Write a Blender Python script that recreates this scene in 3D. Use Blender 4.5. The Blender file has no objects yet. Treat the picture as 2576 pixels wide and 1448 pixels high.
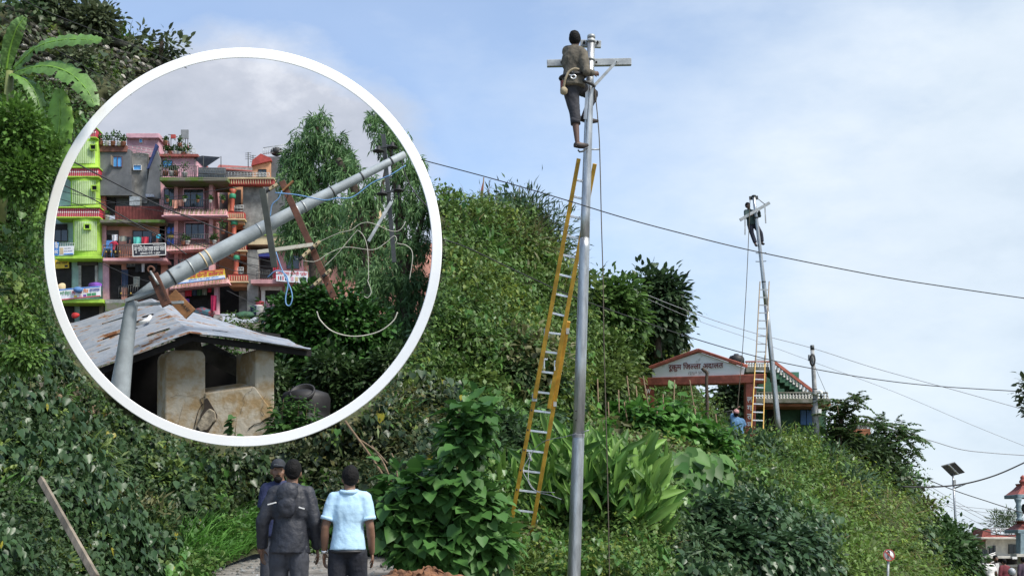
import bpy, bmesh, math, random
import numpy as np
from mathutils import Vector, Matrix, noise as mnoise
from math import radians, sin, cos, pi, sqrt, tan, atan2

random.seed(7); RNG = np.random.default_rng(11)
SC = bpy.context.scene
COL = SC.collection

# ---------------------------------------------------------------- camera
F_PX, PITCH = 3100.0, radians(11.5)            # focal length in pixels of a 2576 px wide picture
CAM = Vector((0.0, 0.0, 0.95))
cd = bpy.data.cameras.new('camera'); cam = bpy.data.objects.new('camera', cd); COL.objects.link(cam)
cd.sensor_width = 36.0; cd.lens = 36.0 * F_PX / 2576.0
cd.clip_start = 0.1; cd.clip_end = 6000
cam.location = CAM; cam.rotation_euler = (radians(90) + PITCH, 0, 0)
SC.camera = cam

# ---------------------------------------------------------------- sky and sun
SUN_EL, SUN_AZ = radians(54), radians(126)     # azimuth from +Y towards +X
wd = bpy.data.worlds.new('World'); SC.world = wd; wd.use_nodes = True
nt = wd.node_tree; nt.nodes.clear()
def wn(t, **k):
    n = nt.nodes.new(t)
    for a, b in k.items(): setattr(n, a, b)
    return n
def wmath(op, a, b=None, clamp=False):
    n = wn('ShaderNodeMath', operation=op, use_clamp=clamp)
    for i, q in enumerate((a, b)):
        if q is None: continue
        if isinstance(q, (int, float)): n.inputs[i].default_value = q
        else: nt.links.new(q, n.inputs[i])
    return n.outputs[0]
def wramp(fac, stops):
    n = wn('ShaderNodeValToRGB'); nt.links.new(fac, n.inputs[0])
    els = n.color_ramp.elements
    while len(els) < len(stops): els.new(0.5)
    for e, (p, c) in zip(els, stops): e.position = p; e.color = (c[0], c[1], c[2], 1)
    return n.outputs[0]
sky = wn('ShaderNodeTexSky', sky_type='NISHITA')
sky.sun_disc = False; sky.sun_elevation = SUN_EL; sky.sun_rotation = SUN_AZ
sky.air_density = 1.0; sky.dust_density = 2.2; sky.ozone_density = 1.6; sky.altitude = 1200
bg1 = wn('ShaderNodeBackground'); bg1.inputs[1].default_value = 0.135
nt.links.new(sky.outputs[0], bg1.inputs[0])
tc = wn('ShaderNodeTexCoord')
def wnoise(scale, detail, rough, loc, stretch):
    m = wn('ShaderNodeMapping'); m.inputs['Location'].default_value = loc; m.inputs['Scale'].default_value = stretch
    nt.links.new(tc.outputs['Generated'], m.inputs[0])
    n = wn('ShaderNodeTexNoise'); n.inputs['Scale'].default_value = scale
    n.inputs['Detail'].default_value = detail; n.inputs['Roughness'].default_value = rough
    nt.links.new(m.outputs[0], n.inputs['Vector'])
    return n.outputs[0]
sep = wn('ShaderNodeSeparateXYZ'); nt.links.new(tc.outputs['Generated'], sep.inputs[0])
n1 = wnoise(3.2, 7, 0.55, (1.3, 0.2, 3.1), (1, 1, 1.9))
n2 = wnoise(9.0, 6, 0.6, (4.3, 1.2, 0.1), (1, 1, 2.2))
# weather front: the cover thickens towards the east (+X) and towards the horizon
cov = wmath('ADD', wmath('MULTIPLY', sep.outputs[0], 1.7), wmath('MULTIPLY', sep.outputs[2], -0.95))
cov = wmath('ADD', cov, 0.62)
cov = wmath('ADD', cov, wmath('MULTIPLY', wmath('SUBTRACT', n1, 0.5), 0.8))
cov = wmath('ADD', cov, wmath('MULTIPLY', wmath('SUBTRACT', n2, 0.5), 0.35))
# a grey cumulus bank hanging over the town
dv = wn('ShaderNodeVectorMath', operation='DOT_PRODUCT'); nt.links.new(tc.outputs['Generated'], dv.inputs[0])
bank = Vector((-0.218, 0.973, 0.232)).normalized(); dv.inputs[1].default_value = bank
bk = wmath('MULTIPLY', wmath('SUBTRACT', wmath('ADD', dv.outputs['Value'], wmath('MULTIPLY', wmath('SUBTRACT', n2, 0.5), 0.011)), 0.9822), 130.0, True)
mask = wmath('MAXIMUM', wmath('MINIMUM', wmath('MAXIMUM', cov, 0.22), 0.93), wmath('MULTIPLY', bk, 0.97))
cl_light = wramp(wmath('ADD', wmath('MULTIPLY', n1, 0.55), wmath('MULTIPLY', n2, 0.45)),
                 [(0.36, (0.34, 0.40, 0.465)), (0.50, (0.405, 0.46, 0.515)), (0.68, (0.47, 0.515, 0.56))])
n3 = wnoise(6.5, 8, 0.62, (7.3, 2.2, 1.7), (1, 1, 1.5))
cl_bank = wramp(n3, [(0.33, (0.26, 0.285, 0.335)), (0.5, (0.33, 0.35, 0.40)), (0.66, (0.50, 0.515, 0.55))])
mixc = wn('ShaderNodeMix', data_type='RGBA'); nt.links.new(bk, mixc.inputs[0])
nt.links.new(cl_light, mixc.inputs[6]); nt.links.new(cl_bank, mixc.inputs[7])
bg2 = wn('ShaderNodeBackground'); bg2.inputs[1].default_value = 1.0
nt.links.new(mixc.outputs[2], bg2.inputs[0])
ms = wn('ShaderNodeMixShader'); nt.links.new(mask, ms.inputs[0])
nt.links.new(bg1.outputs[0], ms.inputs[1]); nt.links.new(bg2.outputs[0], ms.inputs[2])
wo = wn('ShaderNodeOutputWorld'); nt.links.new(ms.outputs[0], wo.inputs[0])

sl = bpy.data.lights.new('sun', 'SUN'); sl.energy = 2.8; sl.angle = radians(18); sl.color = (1, 0.95, 0.87)
so = bpy.data.objects.new('sun', sl); COL.objects.link(so)
sd = Vector((sin(SUN_AZ) * cos(SUN_EL), cos(SUN_AZ) * cos(SUN_EL), sin(SUN_EL)))
so.rotation_euler = (-sd).to_track_quat('-Z', 'Y').to_euler(); so.location = (20, -20, 40)

vs = SC.view_settings
vs.view_transform = 'Standard'; vs.look = 'None'; vs.exposure = 0.92; vs.gamma = 1.0; vs.use_curve_mapping = False
SC.render.engine = 'CYCLES'
SC.cycles.max_bounces = 6; SC.cycles.transparent_max_bounces = 8

# ---------------------------------------------------------------- helpers
CP, SP = cos(PITCH), sin(PITCH)
def P(x, y, Y):
    """world point seen at picture position (x, y) and lying Y metres ahead of the camera"""
    u, v = (x - 1288.0) / F_PX, (724.0 - y) / F_PX
    d = Vector((u, CP - v * SP, SP + v * CP))
    return CAM + d * (Y / d.y)
def Pn(x, y, Y):
    u, v = (x - 1288.0) / F_PX, (724.0 - y) / F_PX
    d = np.stack([u, CP - v * SP, SP + v * CP], -1)
    return np.array(CAM) + d * (Y / d[..., 1])[..., None]
def pix(p):
    q = p - np.array(CAM)
    fw = q[..., 1] * CP + q[..., 2] * SP; up = -q[..., 1] * SP + q[..., 2] * CP
    return 1288 + F_PX * q[..., 0] / fw, 724 - F_PX * up / fw
def mpp(Y): return Y / F_PX                      # metres per picture unit at depth Y

def _h(i, j, k):
    n = (i * 374761393 + j * 668265263 + k * 1274126177) & 0xffffffff
    n = ((n ^ (n >> 13)) * 1103515245) & 0xffffffff
    return ((n ^ (n >> 16)) & 0xffff) / 65535.0
def vnoise(p, s=1.0, o=0.0):
    p = np.asarray(p, float) * s + o
    i = np.floor(p).astype(np.int64); f = p - i; f = f * f * (3 - 2 * f)
    r = 0
    for a in (0, 1):
        for b in (0, 1):
            for c in (0, 1):
                w = (f[..., 0] if a else 1 - f[..., 0]) * (f[..., 1] if b else 1 - f[..., 1]) * (f[..., 2] if c else 1 - f[..., 2])
                r = r + w * _h(i[..., 0] + a, i[..., 1] + b, i[..., 2] + c)
    return r
def fbm(p, s=1.0, o=0.0, n=3):
    r = 0; a = 0.5; t = 0
    for k in range(n): r = r + a * vnoise(p, s * 2 ** k, o + 17.3 * k); t += a; a *= 0.5
    return r / t

# --- materials
MATS = {}
def mat(name, col, rough=0.7, var=0.25, scale=3.0, bump=0.0, bscale=30.0, metal=0.0, col2=None, lo=0.4, hi=0.65, spec=0.5, stretch=(1, 1, 1), trans=0.0):
    if name in MATS: return MATS[name]
    m = bpy.data.materials.new(name); m.use_nodes = True; t = m.node_tree
    b = t.nodes['Principled BSDF']; b.inputs['Roughness'].default_value = rough; b.inputs['Metallic'].default_value = metal
    b.inputs['Specular IOR Level'].default_value = spec
    if trans: b.inputs['Transmission Weight'].default_value = trans
    c = t.nodes.new('ShaderNodeTexCoord'); mp = t.nodes.new('ShaderNodeMapping'); mp.inputs['Scale'].default_value = stretch
    t.links.new(c.outputs['Object'], mp.inputs[0])
    n = t.nodes.new('ShaderNodeTexNoise'); n.inputs['Scale'].default_value = scale; n.inputs['Detail'].default_value = 6; n.inputs['Roughness'].default_value = 0.65
    t.links.new(mp.outputs[0], n.inputs['Vector'])
    r = t.nodes.new('ShaderNodeValToRGB'); t.links.new(n.outputs[0], r.inputs[0])
    c2 = col2 if col2 else tuple(v * (1 - var) for v in col)
    c1 = col if col2 else tuple(min(1, v * (1 + var * 0.5)) for v in col)
    r.color_ramp.elements[0].position = lo; r.color_ramp.elements[0].color = (*c2, 1)
    r.color_ramp.elements[1].position = hi; r.color_ramp.elements[1].color = (*c1, 1)
    t.links.new(r.outputs[0], b.inputs['Base Color'])
    if bump:
        n2 = t.nodes.new('ShaderNodeTexNoise'); n2.inputs['Scale'].default_value = bscale; n2.inputs['Detail'].default_value = 5
        t.links.new(mp.outputs[0], n2.inputs['Vector'])
        bp = t.nodes.new('ShaderNodeBump'); bp.inputs['Strength'].default_value = bump; bp.inputs['Distance'].default_value = 0.02
        t.links.new(n2.outputs[0], bp.inputs['Height']); t.links.new(bp.outputs[0], b.inputs['Normal'])
    MATS[name] = m
    return m
def leaf_mat(name, rough=0.5, transl=0.3):
    m = bpy.data.materials.new(name); m.use_nodes = True; t = m.node_tree
    b = t.nodes['Principled BSDF']; b.inputs['Roughness'].default_value = rough; b.inputs['Specular IOR Level'].default_value = 0.35
    a = t.nodes.new('ShaderNodeAttribute'); a.attribute_name = 'tint'
    t.links.new(a.outputs['Color'], b.inputs['Base Color'])
    tr = t.nodes.new('ShaderNodeBsdfTranslucent'); t.links.new(a.outputs['Color'], tr.inputs[0])
    mx = t.nodes.new('ShaderNodeMixShader'); mx.inputs[0].default_value = transl
    t.links.new(b.outputs[0], mx.inputs[1]); t.links.new(tr.outputs[0], mx.inputs[2])
    t.links.new(mx.outputs[0], t.nodes['Material Output'].inputs[0])
    return m
LEAF = leaf_mat('leaf'); LEAFG = leaf_mat('glossy_leaf', 0.36, 0.22); BLADE = leaf_mat('grass_blade', 0.6, 0.35)

# --- objects
ORG = {}
def org(o): return ORG.get(o.name, Vector((0, 0, 0))) if o else Vector((0, 0, 0))
def tag(o, label=None, cat=None, group=None, kind=None):
    if label: o['label'] = label
    if cat: o['category'] = cat
    if group: o['group'] = group
    if kind: o['kind'] = kind
    return o
def thing(name, loc, label, cat, group=None):
    o = bpy.data.objects.new(name, None); COL.objects.link(o); o.empty_display_size = 0.2
    o.location = loc; ORG[o.name] = Vector(loc)
    return tag(o, label, cat, group)
def link_mesh(name, me, m, parent=None, loc=None):
    o = bpy.data.objects.new(name, me); COL.objects.link(o)
    if m and not me.materials: me.materials.append(m)
    if parent: o.parent = parent; ORG[o.name] = org(parent)
    if loc is not None: o.location = Vector(loc) - org(parent)
    return o
def piece(name, me, parent, loc, rot=(0, 0, 0), scale=(1, 1, 1), m=None):
    """one of many alike pieces sharing the mesh data me"""
    o = link_mesh(name, me, m, parent, loc); o.rotation_euler = rot; o.scale = scale
    return o
class MB:
    def __init__(s): s.v = []; s.f = []; s.sm = []
    def add(s, vs, fs, smooth=False):
        k = len(s.v); s.v += [Vector(q) for q in vs]; s.f += [[i + k for i in f] for f in fs]; s.sm += [smooth] * len(fs)
        return s
    def hexa(s, a, b):   # two quads (lists of 4 points), front and back
        return s.add(list(a) + list(b), [(0, 1, 2, 3), (7, 6, 5, 4), (0, 4, 5, 1), (1, 5, 6, 2), (2, 6, 7, 3), (3, 7, 4, 0)])
    def box(s, c, size, rot=None):
        c = Vector(c); h = [q / 2 for q in size]
        pts = [Vector((x * h[0], y * h[1], z * h[2])) for y in (-1, 1) for x, z in ((-1, -1), (1, -1), (1, 1), (-1, 1))]
        if rot is not None: pts = [rot @ q for q in pts]
        return s.hexa([c + q for q in pts[:4]], [c + q for q in pts[4:]])
    def pbox(s, x0, y0, x1, y1, Y, d, Y2=None):   # front face seen at picture rectangle, running back d metres
        Y2 = Y if Y2 is None else Y2
        a = [P(x0, y1, Y), P(x1, y1, Y2), P(x1, y0, Y2), P(x0, y0, Y)]
        return s.hexa(a, [q + Vector((0, d, 0)) for q in a])
    def pquad(s, pts, d):    # four (x, y, Y) corners counter-clockwise from lower left, running back d
        a = [P(*q) for q in pts]; return s.hexa(a, [q + Vector((0, d, 0)) for q in a])
    def bar(s, p0, p1, w, h, up=(0, 0, 1), w1=None, h1=None):
        p0, p1 = Vector(p0), Vector(p1); d = (p1 - p0).normalized(); up = Vector(up)
        x = d.cross(up)
        if x.length < 1e-4: x = d.cross(Vector((1, 0, 0)))
        x.normalize(); z = x.cross(d)
        w1 = w if w1 is None else w1; h1 = h if h1 is None else h1
        q = lambda p, w, h: [p + x * (i * w / 2) + z * (j * h / 2) for i, j in ((-1, -1), (1, -1), (1, 1), (-1, 1))]
        return s.hexa(q(p0, w, h), q(p1, w1, h1))
    def tube(s, pts, r, seg=8, caps=True):
        pts = [Vector(q) for q in pts]; n = len(pts)
        rs = r if isinstance(r, (list, tuple)) else [r] * n
        k = len(s.v); prev = None
        for i, p in enumerate(pts):
            d = (pts[min(i + 1, n - 1)] - pts[max(i - 1, 0)])
            d = d.normalized() if d.length > 1e-9 else Vector((0, 0, 1))
            a = prev - d * prev.dot(d) if prev is not None else d.orthogonal()
            if a.length < 1e-6: a = d.orthogonal()
            a.normalize(); b = d.cross(a); prev = a
            for j in range(seg):
                t = 2 * pi * j / seg; s.v.append(p + (a * cos(t) + b * sin(t)) * rs[i])
        for i in range(n - 1):
            for j in range(seg):
                j2 = (j + 1) % seg
                s.f.append([k + i * seg + j, k + i * seg + j2, k + (i + 1) * seg + j2, k + (i + 1) * seg + j]); s.sm.append(True)
        if caps:
            s.f.append([k + j for j in range(seg)][::-1]); s.sm.append(False)
            s.f.append([k + (n - 1) * seg + j for j in range(seg)]); s.sm.append(False)
        return s
    def ell(s, c, r, rot=None, seg=12, rings=8):
        c = Vector(c); r = (r, r, r) if isinstance(r, (int, float)) else r
        vs = []; fs = []
        for i in range(rings + 1):
            a = pi * i / rings
            for j in range(seg):
                b = 2 * pi * j / seg
                q = Vector((sin(a) * cos(b) * r[0], sin(a) * sin(b) * r[1], cos(a) * r[2]))
                vs.append(c + (rot @ q if rot is not None else q))
        for i in range(rings):
            for j in range(seg):
                j2 = (j + 1) % seg
                fs.append((i * seg + j, (i + 1) * seg + j, (i + 1) * seg + j2, i * seg + j2))
        return s.add(vs, fs, True)
    def lathe(s, c, prof, seg=14, axis=None):
        c = Vector(c); q = Vector((0, 0, 1)).rotation_difference(Vector(axis)) if axis is not None else None
        vs = []
        for r, z in prof:
            for j in range(seg):
                v = Vector((r * cos(2 * pi * j / seg), r * sin(2 * pi * j / seg), z)); vs.append(c + (q @ v if q else v))
        fs = [(i * seg + j, i * seg + (j + 1) % seg, (i + 1) * seg + (j + 1) % seg, (i + 1) * seg + j) for i in range(len(prof) - 1) for j in range(seg)]
        fs += [tuple(range(seg))[::-1], tuple((len(prof) - 1) * seg + j for j in range(seg))]
        return s.add(vs, fs, True)
    def prism(s, pts, off):
        pts = [Vector(p) for p in pts]; n = len(pts); off = Vector(off)
        return s.add(pts + [p + off for p in pts], [tuple(range(n)), tuple(range(2 * n - 1, n - 1, -1))] + [(i, i + n, (i + 1) % n + n, (i + 1) % n) for i in range(n)])
    def mesh(s, name, o=Vector((0, 0, 0))):
        me = bpy.data.meshes.new(name); me.from_pydata([v - o for v in s.v], [], s.f)
        me.polygons.foreach_set('use_smooth', s.sm)
        bm = bmesh.new(); bm.from_mesh(me); bmesh.ops.recalc_face_normals(bm, faces=bm.faces); bm.to_mesh(me); bm.free()
        me.update(); return me
    def build(s, name, m, parent=None, bevel=0.0):
        me = s.mesh(name, org(parent)); o = link_mesh(name, me, m, parent)
        if bevel:
            md = o.modifiers.new('bevel', 'BEVEL'); md.width = bevel; md.segments = 2; md.limit_method = 'ANGLE'; md.angle_limit = radians(40)
        return o
def curve_pts(ctrl, n=24):
    """Catmull-Rom through control points"""
    c = [Vector(q) for q in ctrl]; c = [c[0] * 2 - c[1]] + c + [c[-1] * 2 - c[-2]]; out = []
    for i in range(1, len(c) - 2):
        for k in range(n):
            t = k / n; a, b, d, e = c[i - 1], c[i], c[i + 1], c[i + 2]
            out.append(0.5 * ((2 * b) + (d - a) * t + (2 * a - 5 * b + 4 * d - e) * t * t + (-a + 3 * b - 3 * d + e) * t ** 3))
    out.append(c[-2]); return out

# --- leaves: one mesh of many small leaf faces with a colour of its own per leaf
T_HEART = (np.array([(0, .06, 0), (-.30, -.06, .05), (-.50, .22, .09), (-.33, .62, .06), (0, 1.0, -.10), (.33, .62, .06), (.50, .22, .09), (.30, -.06, .05), (0, .45, -.04)]),
           [(8, 0, 1), (8, 1, 2), (8, 2, 3), (8, 3, 4), (8, 4, 5), (8, 5, 6), (8, 6, 7), (8, 7, 0)])
T_OVAL = (np.array([(0, 0, 0), (-.24, .3, .07), (-.20, .68, .05), (0, 1, -.06), (.20, .68, .05), (.24, .3, .07)]), [(0, 5, 1), (1, 5, 4), (1, 4, 2), (2, 4, 3)])
T_SMALL = (np.array([(0, 0, 0), (-.30, .45, .08), (0, 1, -.05), (.30, .45, .08)]), [(0, 3, 1), (1, 3, 2)])
T_LANCE = (np.array([(0, 0, 0), (-.085, .4, .02), (0, 1, -.14), (.085, .4, .02)]), [(0, 3, 1), (1, 3, 2)])
T_BLADE = (np.array([(-.022, 0, 0), (.022, 0, 0), (-.02, .4, .0), (.02, .4, .0), (-.012, .75, -.10), (.012, .75, -.10), (0, 1, -.28)]), [(0, 1, 3), (0, 3, 2), (2, 3, 5), (2, 5, 4), (4, 5, 6)])
def unit(a): return a / np.maximum(np.linalg.norm(a, axis=-1, keepdims=True), 1e-9)
def leaf_mesh(name, pos, tip, nor, size, tint, tmpl):
    tv, tf = tmpl; k = len(tv)
    if RINGCLEAR[0] is not False:
        w = pos + np.array(RINGCLEAR[0]); x, y = pix(w); mm = size * F_PX / np.maximum(w[:, 1], 5); kp = (np.hypot(x - 611, y - 621.5) > 503 + mm * .8) | (w[:, 1] > 19.5) & (np.hypot(x - 611, y - 621.5) > 490 + mm)
        pos, tip, nor, size, tint = pos[kp], tip[kp], nor[kp], size[kp], tint[kp]; n = 0
    n = len(pos)
    tip = unit(tip); nor = unit(nor - tip * np.sum(nor * tip, -1, keepdims=True)); side = np.cross(tip, nor)
    V = pos[:, None, :] + size[:, None, None] * (tv[None, :, 0:1] * side[:, None, :] + tv[None, :, 1:2] * tip[:, None, :] + tv[None, :, 2:3] * nor[:, None, :])
    F = (np.array(tf)[None] + (np.arange(n) * k)[:, None, None]).reshape(-1, 3)
    me = bpy.data.meshes.new(name); nf = len(F)
    me.vertices.add(n * k); me.vertices.foreach_set('co', V.reshape(-1).astype(np.float32))
    me.loops.add(nf * 3); me.loops.foreach_set('vertex_index', F.reshape(-1).astype(np.int32))
    me.polygons.add(nf); me.polygons.foreach_set('loop_start', np.arange(0, nf * 3, 3, dtype=np.int32))
    at = me.color_attributes.new('tint', 'FLOAT_COLOR', 'POINT')
    c = np.ones((n, k, 4), np.float32); c[:, :, :3] = tint[:, None, :]; at.data.foreach_set('color', c.reshape(-1))
    me.update(); me.validate()
    return me
RINGCLEAR = [False]
def rdir(n): return unit(RNG.normal(size=(n, 3)))
def tints(n, a, b, jit=0.25, pos=None, s=0.8):
    """per-leaf colour between a and b, drifting slowly over the plant"""
    t = RNG.random(n) if pos is None else np.clip(0.5 * RNG.random(n) + 0.9 * (fbm(pos, s, 3.1) - 0.22), 0, 1)
    c = np.array(a)[None] * (1 - t[:, None]) + np.array(b)[None] * t[:, None]
    return np.clip(c * (1 + jit * (RNG.random((n, 1)) * 2 - 1)) * np.array([.80, .88, .95]), 0.003, 1)
# ================================================================ terrain
M_SOIL = mat('soil', (0.07, 0.075, 0.028), 0.95, 0.0, 2.0, 0.8, 9, col2=(0.03,0.035,0.014))
M_ROAD = mat('gravel_road', (0.25, 0.235, 0.215), 0.95, 0.0, 3.5, 1.0, 30, col2=(0.12, 0.11, 0.095), lo=.35, hi=.62)
M_GRND = mat('valley_ground', (0.10, 0.11, 0.06), 0.95, 0.4, 0.4, 0.3, 6)
M_TOWN = mat('town_street', (0.11, 0.095, 0.078), 0.95, 0.4, 0.6, 0.4, 8)
RING = (611.0, 621.5)
CTRL = np.array([
 (-600,1600,9),(-600,900,13),(-600,300,17),(-600,-200,22),(-250,1450,10.2),(-250,800,15),(-250,200,20),
 (0,1448,11),(0,1200,13.2),(0,1000,15.5),(0,700,18.8),(0,400,20.3),(0,150,23),(0,0,25),(0,1700,10.2),
 (250,1448,14.2),(250,1220,16.4),(230,1010,19.6),(110,620,21.5),(90,860,18.8),(250,500,22.5),(250,200,24),(250,60,26),(250,1700,12.5),
 (500,1440,16.4),(480,1300,17.2),(430,1120,19.8),(440,150,26),(500,1700,14),
 (640,1370,18.6),(620,1250,19.2),(611,1135,20),(850,1150,20.5),(850,1300,19.8),(980,1365,19.6),(800,1500,18.5),
 (1110,620,29),(1050,850,25),(1000,950,23.4),(1000,1100,21.6),(1100,1200,20.2),(1100,1448,17),(1250,1000,25.5),(1250,800,29),
 (1200,600,32.5),(1090,480,34),(1300,520,36),(1400,620,37.5),(1450,900,31),(1600,850,43),(1600,950,46.5),(1610,1020,45.5),(1720,830,48),(1650,1000,47),(1650,1070,42),(1760,1040,43),(1800,1090,38),(1530,980,37),
 (1250,1300,20.4),(1300,1448,18.2),(1450,1400,20.5),(1450,1480,18.6),(1450,1250,22.8),(1600,1400,19.5),(1600,1200,23),(1650,1130,29),(1850,1122,36),
 (1750,1250,26),(1750,1448,21.5),(1950,1300,30),(1950,1100,38.5),(2050,1448,25.5),(2060,1110,42),(2150,1250,36),(2250,1448,32),
 (2300,1240,47),(2400,1345,50),(2400,1448,44),(2445,1448,47),(2600,1500,47),(2600,1700,40),(2000,1700,20),(1300,1700,14.5)], float)
def _tps(c):
    n = len(c); d = np.linalg.norm(c[:, None, :2] - c[None, :, :2], axis=-1) / 1000
    K = np.where(d > 0, d * d * np.log(np.maximum(d, 1e-9)), 0) + np.eye(n) * 0.004
    Q = np.c_[np.ones(n), c[:, :2] / 1000]; A = np.block([[K, Q], [Q.T, np.zeros((3, 3))]])
    return np.linalg.solve(A, np.r_[np.log(c[:, 2]), 0, 0, 0])
_W = _tps(CTRL)
def depth(x, y):
    x = np.asarray(x, float); y = np.asarray(y, float)
    q = np.stack([x, y], -1) / 1000; d = np.linalg.norm(q[..., None, :] - CTRL[:, :2] / 1000, axis=-1)
    U = np.where(d > 0, d * d * np.log(np.maximum(d, 1e-9)), 0)
    return np.exp(U @ _W[:-3] + _W[-3] + q @ _W[-2:])
SKYX = [-700, 0, 90, 200, 310, 440, 1090, 1200, 1300, 1390, 1425, 1470, 1600, 1700, 1730, 1760, 1800, 1850, 1960, 2060, 2110, 2170, 2230, 2270, 2320, 2380, 2430, 2470, 2700]
SKYY = [-150, 10, 24, 52, 88, 150, 500, 535, 560, 630, 720, 830, 850, 885, 950, 985, 1030, 1118, 1092, 1105, 1090, 1105, 1150, 1185, 1250, 1330, 1385, 1520, 1600]
def skyline(x): return np.interp(x, SKYX, SKYY)

NX, NR = 300, 130
gx = np.linspace(-650, 2680, NX); t = np.linspace(0, 1, NR)
X = np.repeat(gx[None], NR, 0); foot = np.interp(gx, [430, 530, 640, 980, 1015, 1070, 1140], [1720, 1436, 1392, 1386, 1420, 1500, 1720]); Yp = foot[None] + (skyline(gx)[None] - foot[None]) * t[:, None]
D = depth(X, Yp)
base = Pn(X, Yp, D)
lump = (fbm(base, 0.6, 5.0, 2) - 0.5) * 3.4 + (fbm(base, 1.6, 9.0, 2) - 0.5) * 1.0
fade = np.clip((1 - t) / 0.05, 0, 1)[:, None]
D = D - np.clip(lump, -1.1, 1.3) * np.clip(D / 22, .4, 1.2) * (0.15 + 0.85 * fade)
rr_ = np.hypot(X - RING[0], Yp - RING[1]); wq = np.clip((575 - rr_) / 60, 0, 1); D = D * (1 - wq) + np.maximum(D, 19.0 + .3 * np.clip(Yp / 1100, 0, 1)) * wq
ft = np.clip(1 - t / .06, 0, 1)[:, None] * ((gx > 500) & (gx < 1040))[None]; D = D * (1 - ft) + depth(X, Yp) * ft
HILL = Pn(X, Yp, D)
rows = [HILL]
last = HILL[-1]
for k in (0.03, 0.10, 0.3, 0.7, 1.6):
    q = np.array(CAM) + (last - np.array(CAM)) * (1 + k)
    q[:, 2] = np.minimum(q[:, 2], last[:, 2]) - 0.35 * np.minimum(k * 8, 1.2) * (1 if k < .2 else 1.5)
    rows.append(q[None])
V = np.concatenate(rows, 0); NRR = V.shape[0]
px, py = pix(V); R = np.hypot(px - RING[0], py - RING[1])
idx = np.arange(NRR * NX).reshape(NRR, NX)
fa = np.stack([idx[:-1, :-1], idx[:-1, 1:], idx[1:, 1:], idx[1:, :-1]], -1).reshape(-1, 4)
Rf = R.reshape(-1)
inside = (Rf[fa] < 478).any(1)
fa = fa[~inside]
# nothing of the slope lies over the opening (the strip of skyline between the two banks)
cx = px.reshape(-1)[fa].mean(1); cy = py.reshape(-1)[fa].mean(1); rowi = (fa[:, 0] // NX)
fa = fa[~((rowi >= NR - 1) & (cx > 436) & (cx < 1094))]
me = bpy.data.meshes.new('hillside'); me.from_pydata(V.reshape(-1, 3).tolist(), [], fa.tolist())
me.polygons.foreach_set('use_smooth', [True] * len(fa)); me.update()
hill = link_mesh('hillside', me, M_SOIL); tag(hill, kind='structure')
HV = V.reshape(-1, 3); HF = fa

# road: rises from the camera towards the bank, and falls away to the right
rx = np.linspace(-14, 34, 90); ry = np.linspace(-8, 60, 120)
RX, RY = np.meshgrid(rx, ry)
def road_z(x, y):
    up = np.interp(y, [-8, 0, 8, 12.2, 17, 20, 26, 60], [-.9, -.65, -.3, 0, .53, .80, .9, .9])
    dn = np.interp(x, [-14, 0, 1.0, 3, 8, 20, 34], [0, -.05, -.30, -.75, -1.3, -2.3, -2.6])
    w = np.clip((x + 1.1) / 1.1, 0, 1); w2 = np.clip((y - 6) / 10, 0, 1) * 1.0
    return up * (1 - w * w2) + dn * w * (0.4 + .6 * w2)
RZ = road_z(RX, RY); q = np.stack([RX, RY, RZ], -1)
RZ = RZ + (fbm(q, 0.9, 2.0, 3) - 0.5) * 0.12 + (fbm(q, 5, 2.0, 2) - .5) * .03
q[..., 2] = RZ
i2 = np.arange(q.shape[0] * q.shape[1]).reshape(q.shape[:2])
f2 = np.stack([i2[:-1, :-1], i2[:-1, 1:], i2[1:, 1:], i2[1:, :-1]], -1).reshape(-1, 4)
me = bpy.data.meshes.new('road'); me.from_pydata(q.reshape(-1, 3).tolist(), [], f2.tolist()); me.polygons.foreach_set('use_smooth', [True] * len(f2)); me.update()
tag(link_mesh('road', me, M_ROAD), kind='structure')
b = MB(); b.add([(-3000, -1500, -6), (3000, -1500, -6), (3000, 4000, -6), (-3000, 4000, -6)], [(0, 1, 2, 3)])
tag(b.build('ground', M_GRND), kind='structure')

# the town's slope, climbing away behind the two banks
ux = np.linspace(-46, 2.5, 60); uy = np.concatenate([np.linspace(21, 40, 30), np.linspace(42, 140, 50)])
UX, UY = np.meshgrid(ux, uy)
def town_z(y): return np.interp(y, [19, 22, 26, 32, 45, 60, 78, 84, 140], [1.6, 2.2, 3.1, 4.5, 7.6, 10.9, 14.5, 15.6, 16.6])
uz = town_z(UY); q = np.stack([UX, UY, uz], -1); q[..., 2] += (fbm(q, 0.8, 4, 3) - .5) * np.interp(UY, [19, 30, 78, 84], [.3, .5, .3, .06])
# stays in the gully between the banks close to the opening
lim0 = np.interp(UY, [19.4, 24, 30, 60, 140], [-6.8, -8.6, -12, -30, -60]); lim1 = np.interp(UY, [19.4, 24, 30, 60, 140], [-1.6, -1.8, -2.0, 2.5, 2.5])
q[..., 0] = np.clip(q[..., 0], lim0, lim1)
i2 = np.arange(q.shape[0] * q.shape[1]).reshape(q.shape[:2])
f2 = np.stack([i2[:-1, :-1], i2[:-1, 1:], i2[1:, 1:], i2[1:, :-1]], -1).reshape(-1, 4)
me = bpy.data.meshes.new('town_street'); me.from_pydata(q.reshape(-1, 3).tolist(), [], f2.tolist()); me.update()
bm = bmesh.new(); bm.from_mesh(me); bmesh.ops.remove_doubles(bm, verts=bm.verts, dist=0.001); bmesh.ops.dissolve_degenerate(bm, edges=bm.edges, dist=0.001); bm.to_mesh(me); bm.free()
tag(link_mesh('town_street', me, M_TOWN), kind='structure')

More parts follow.
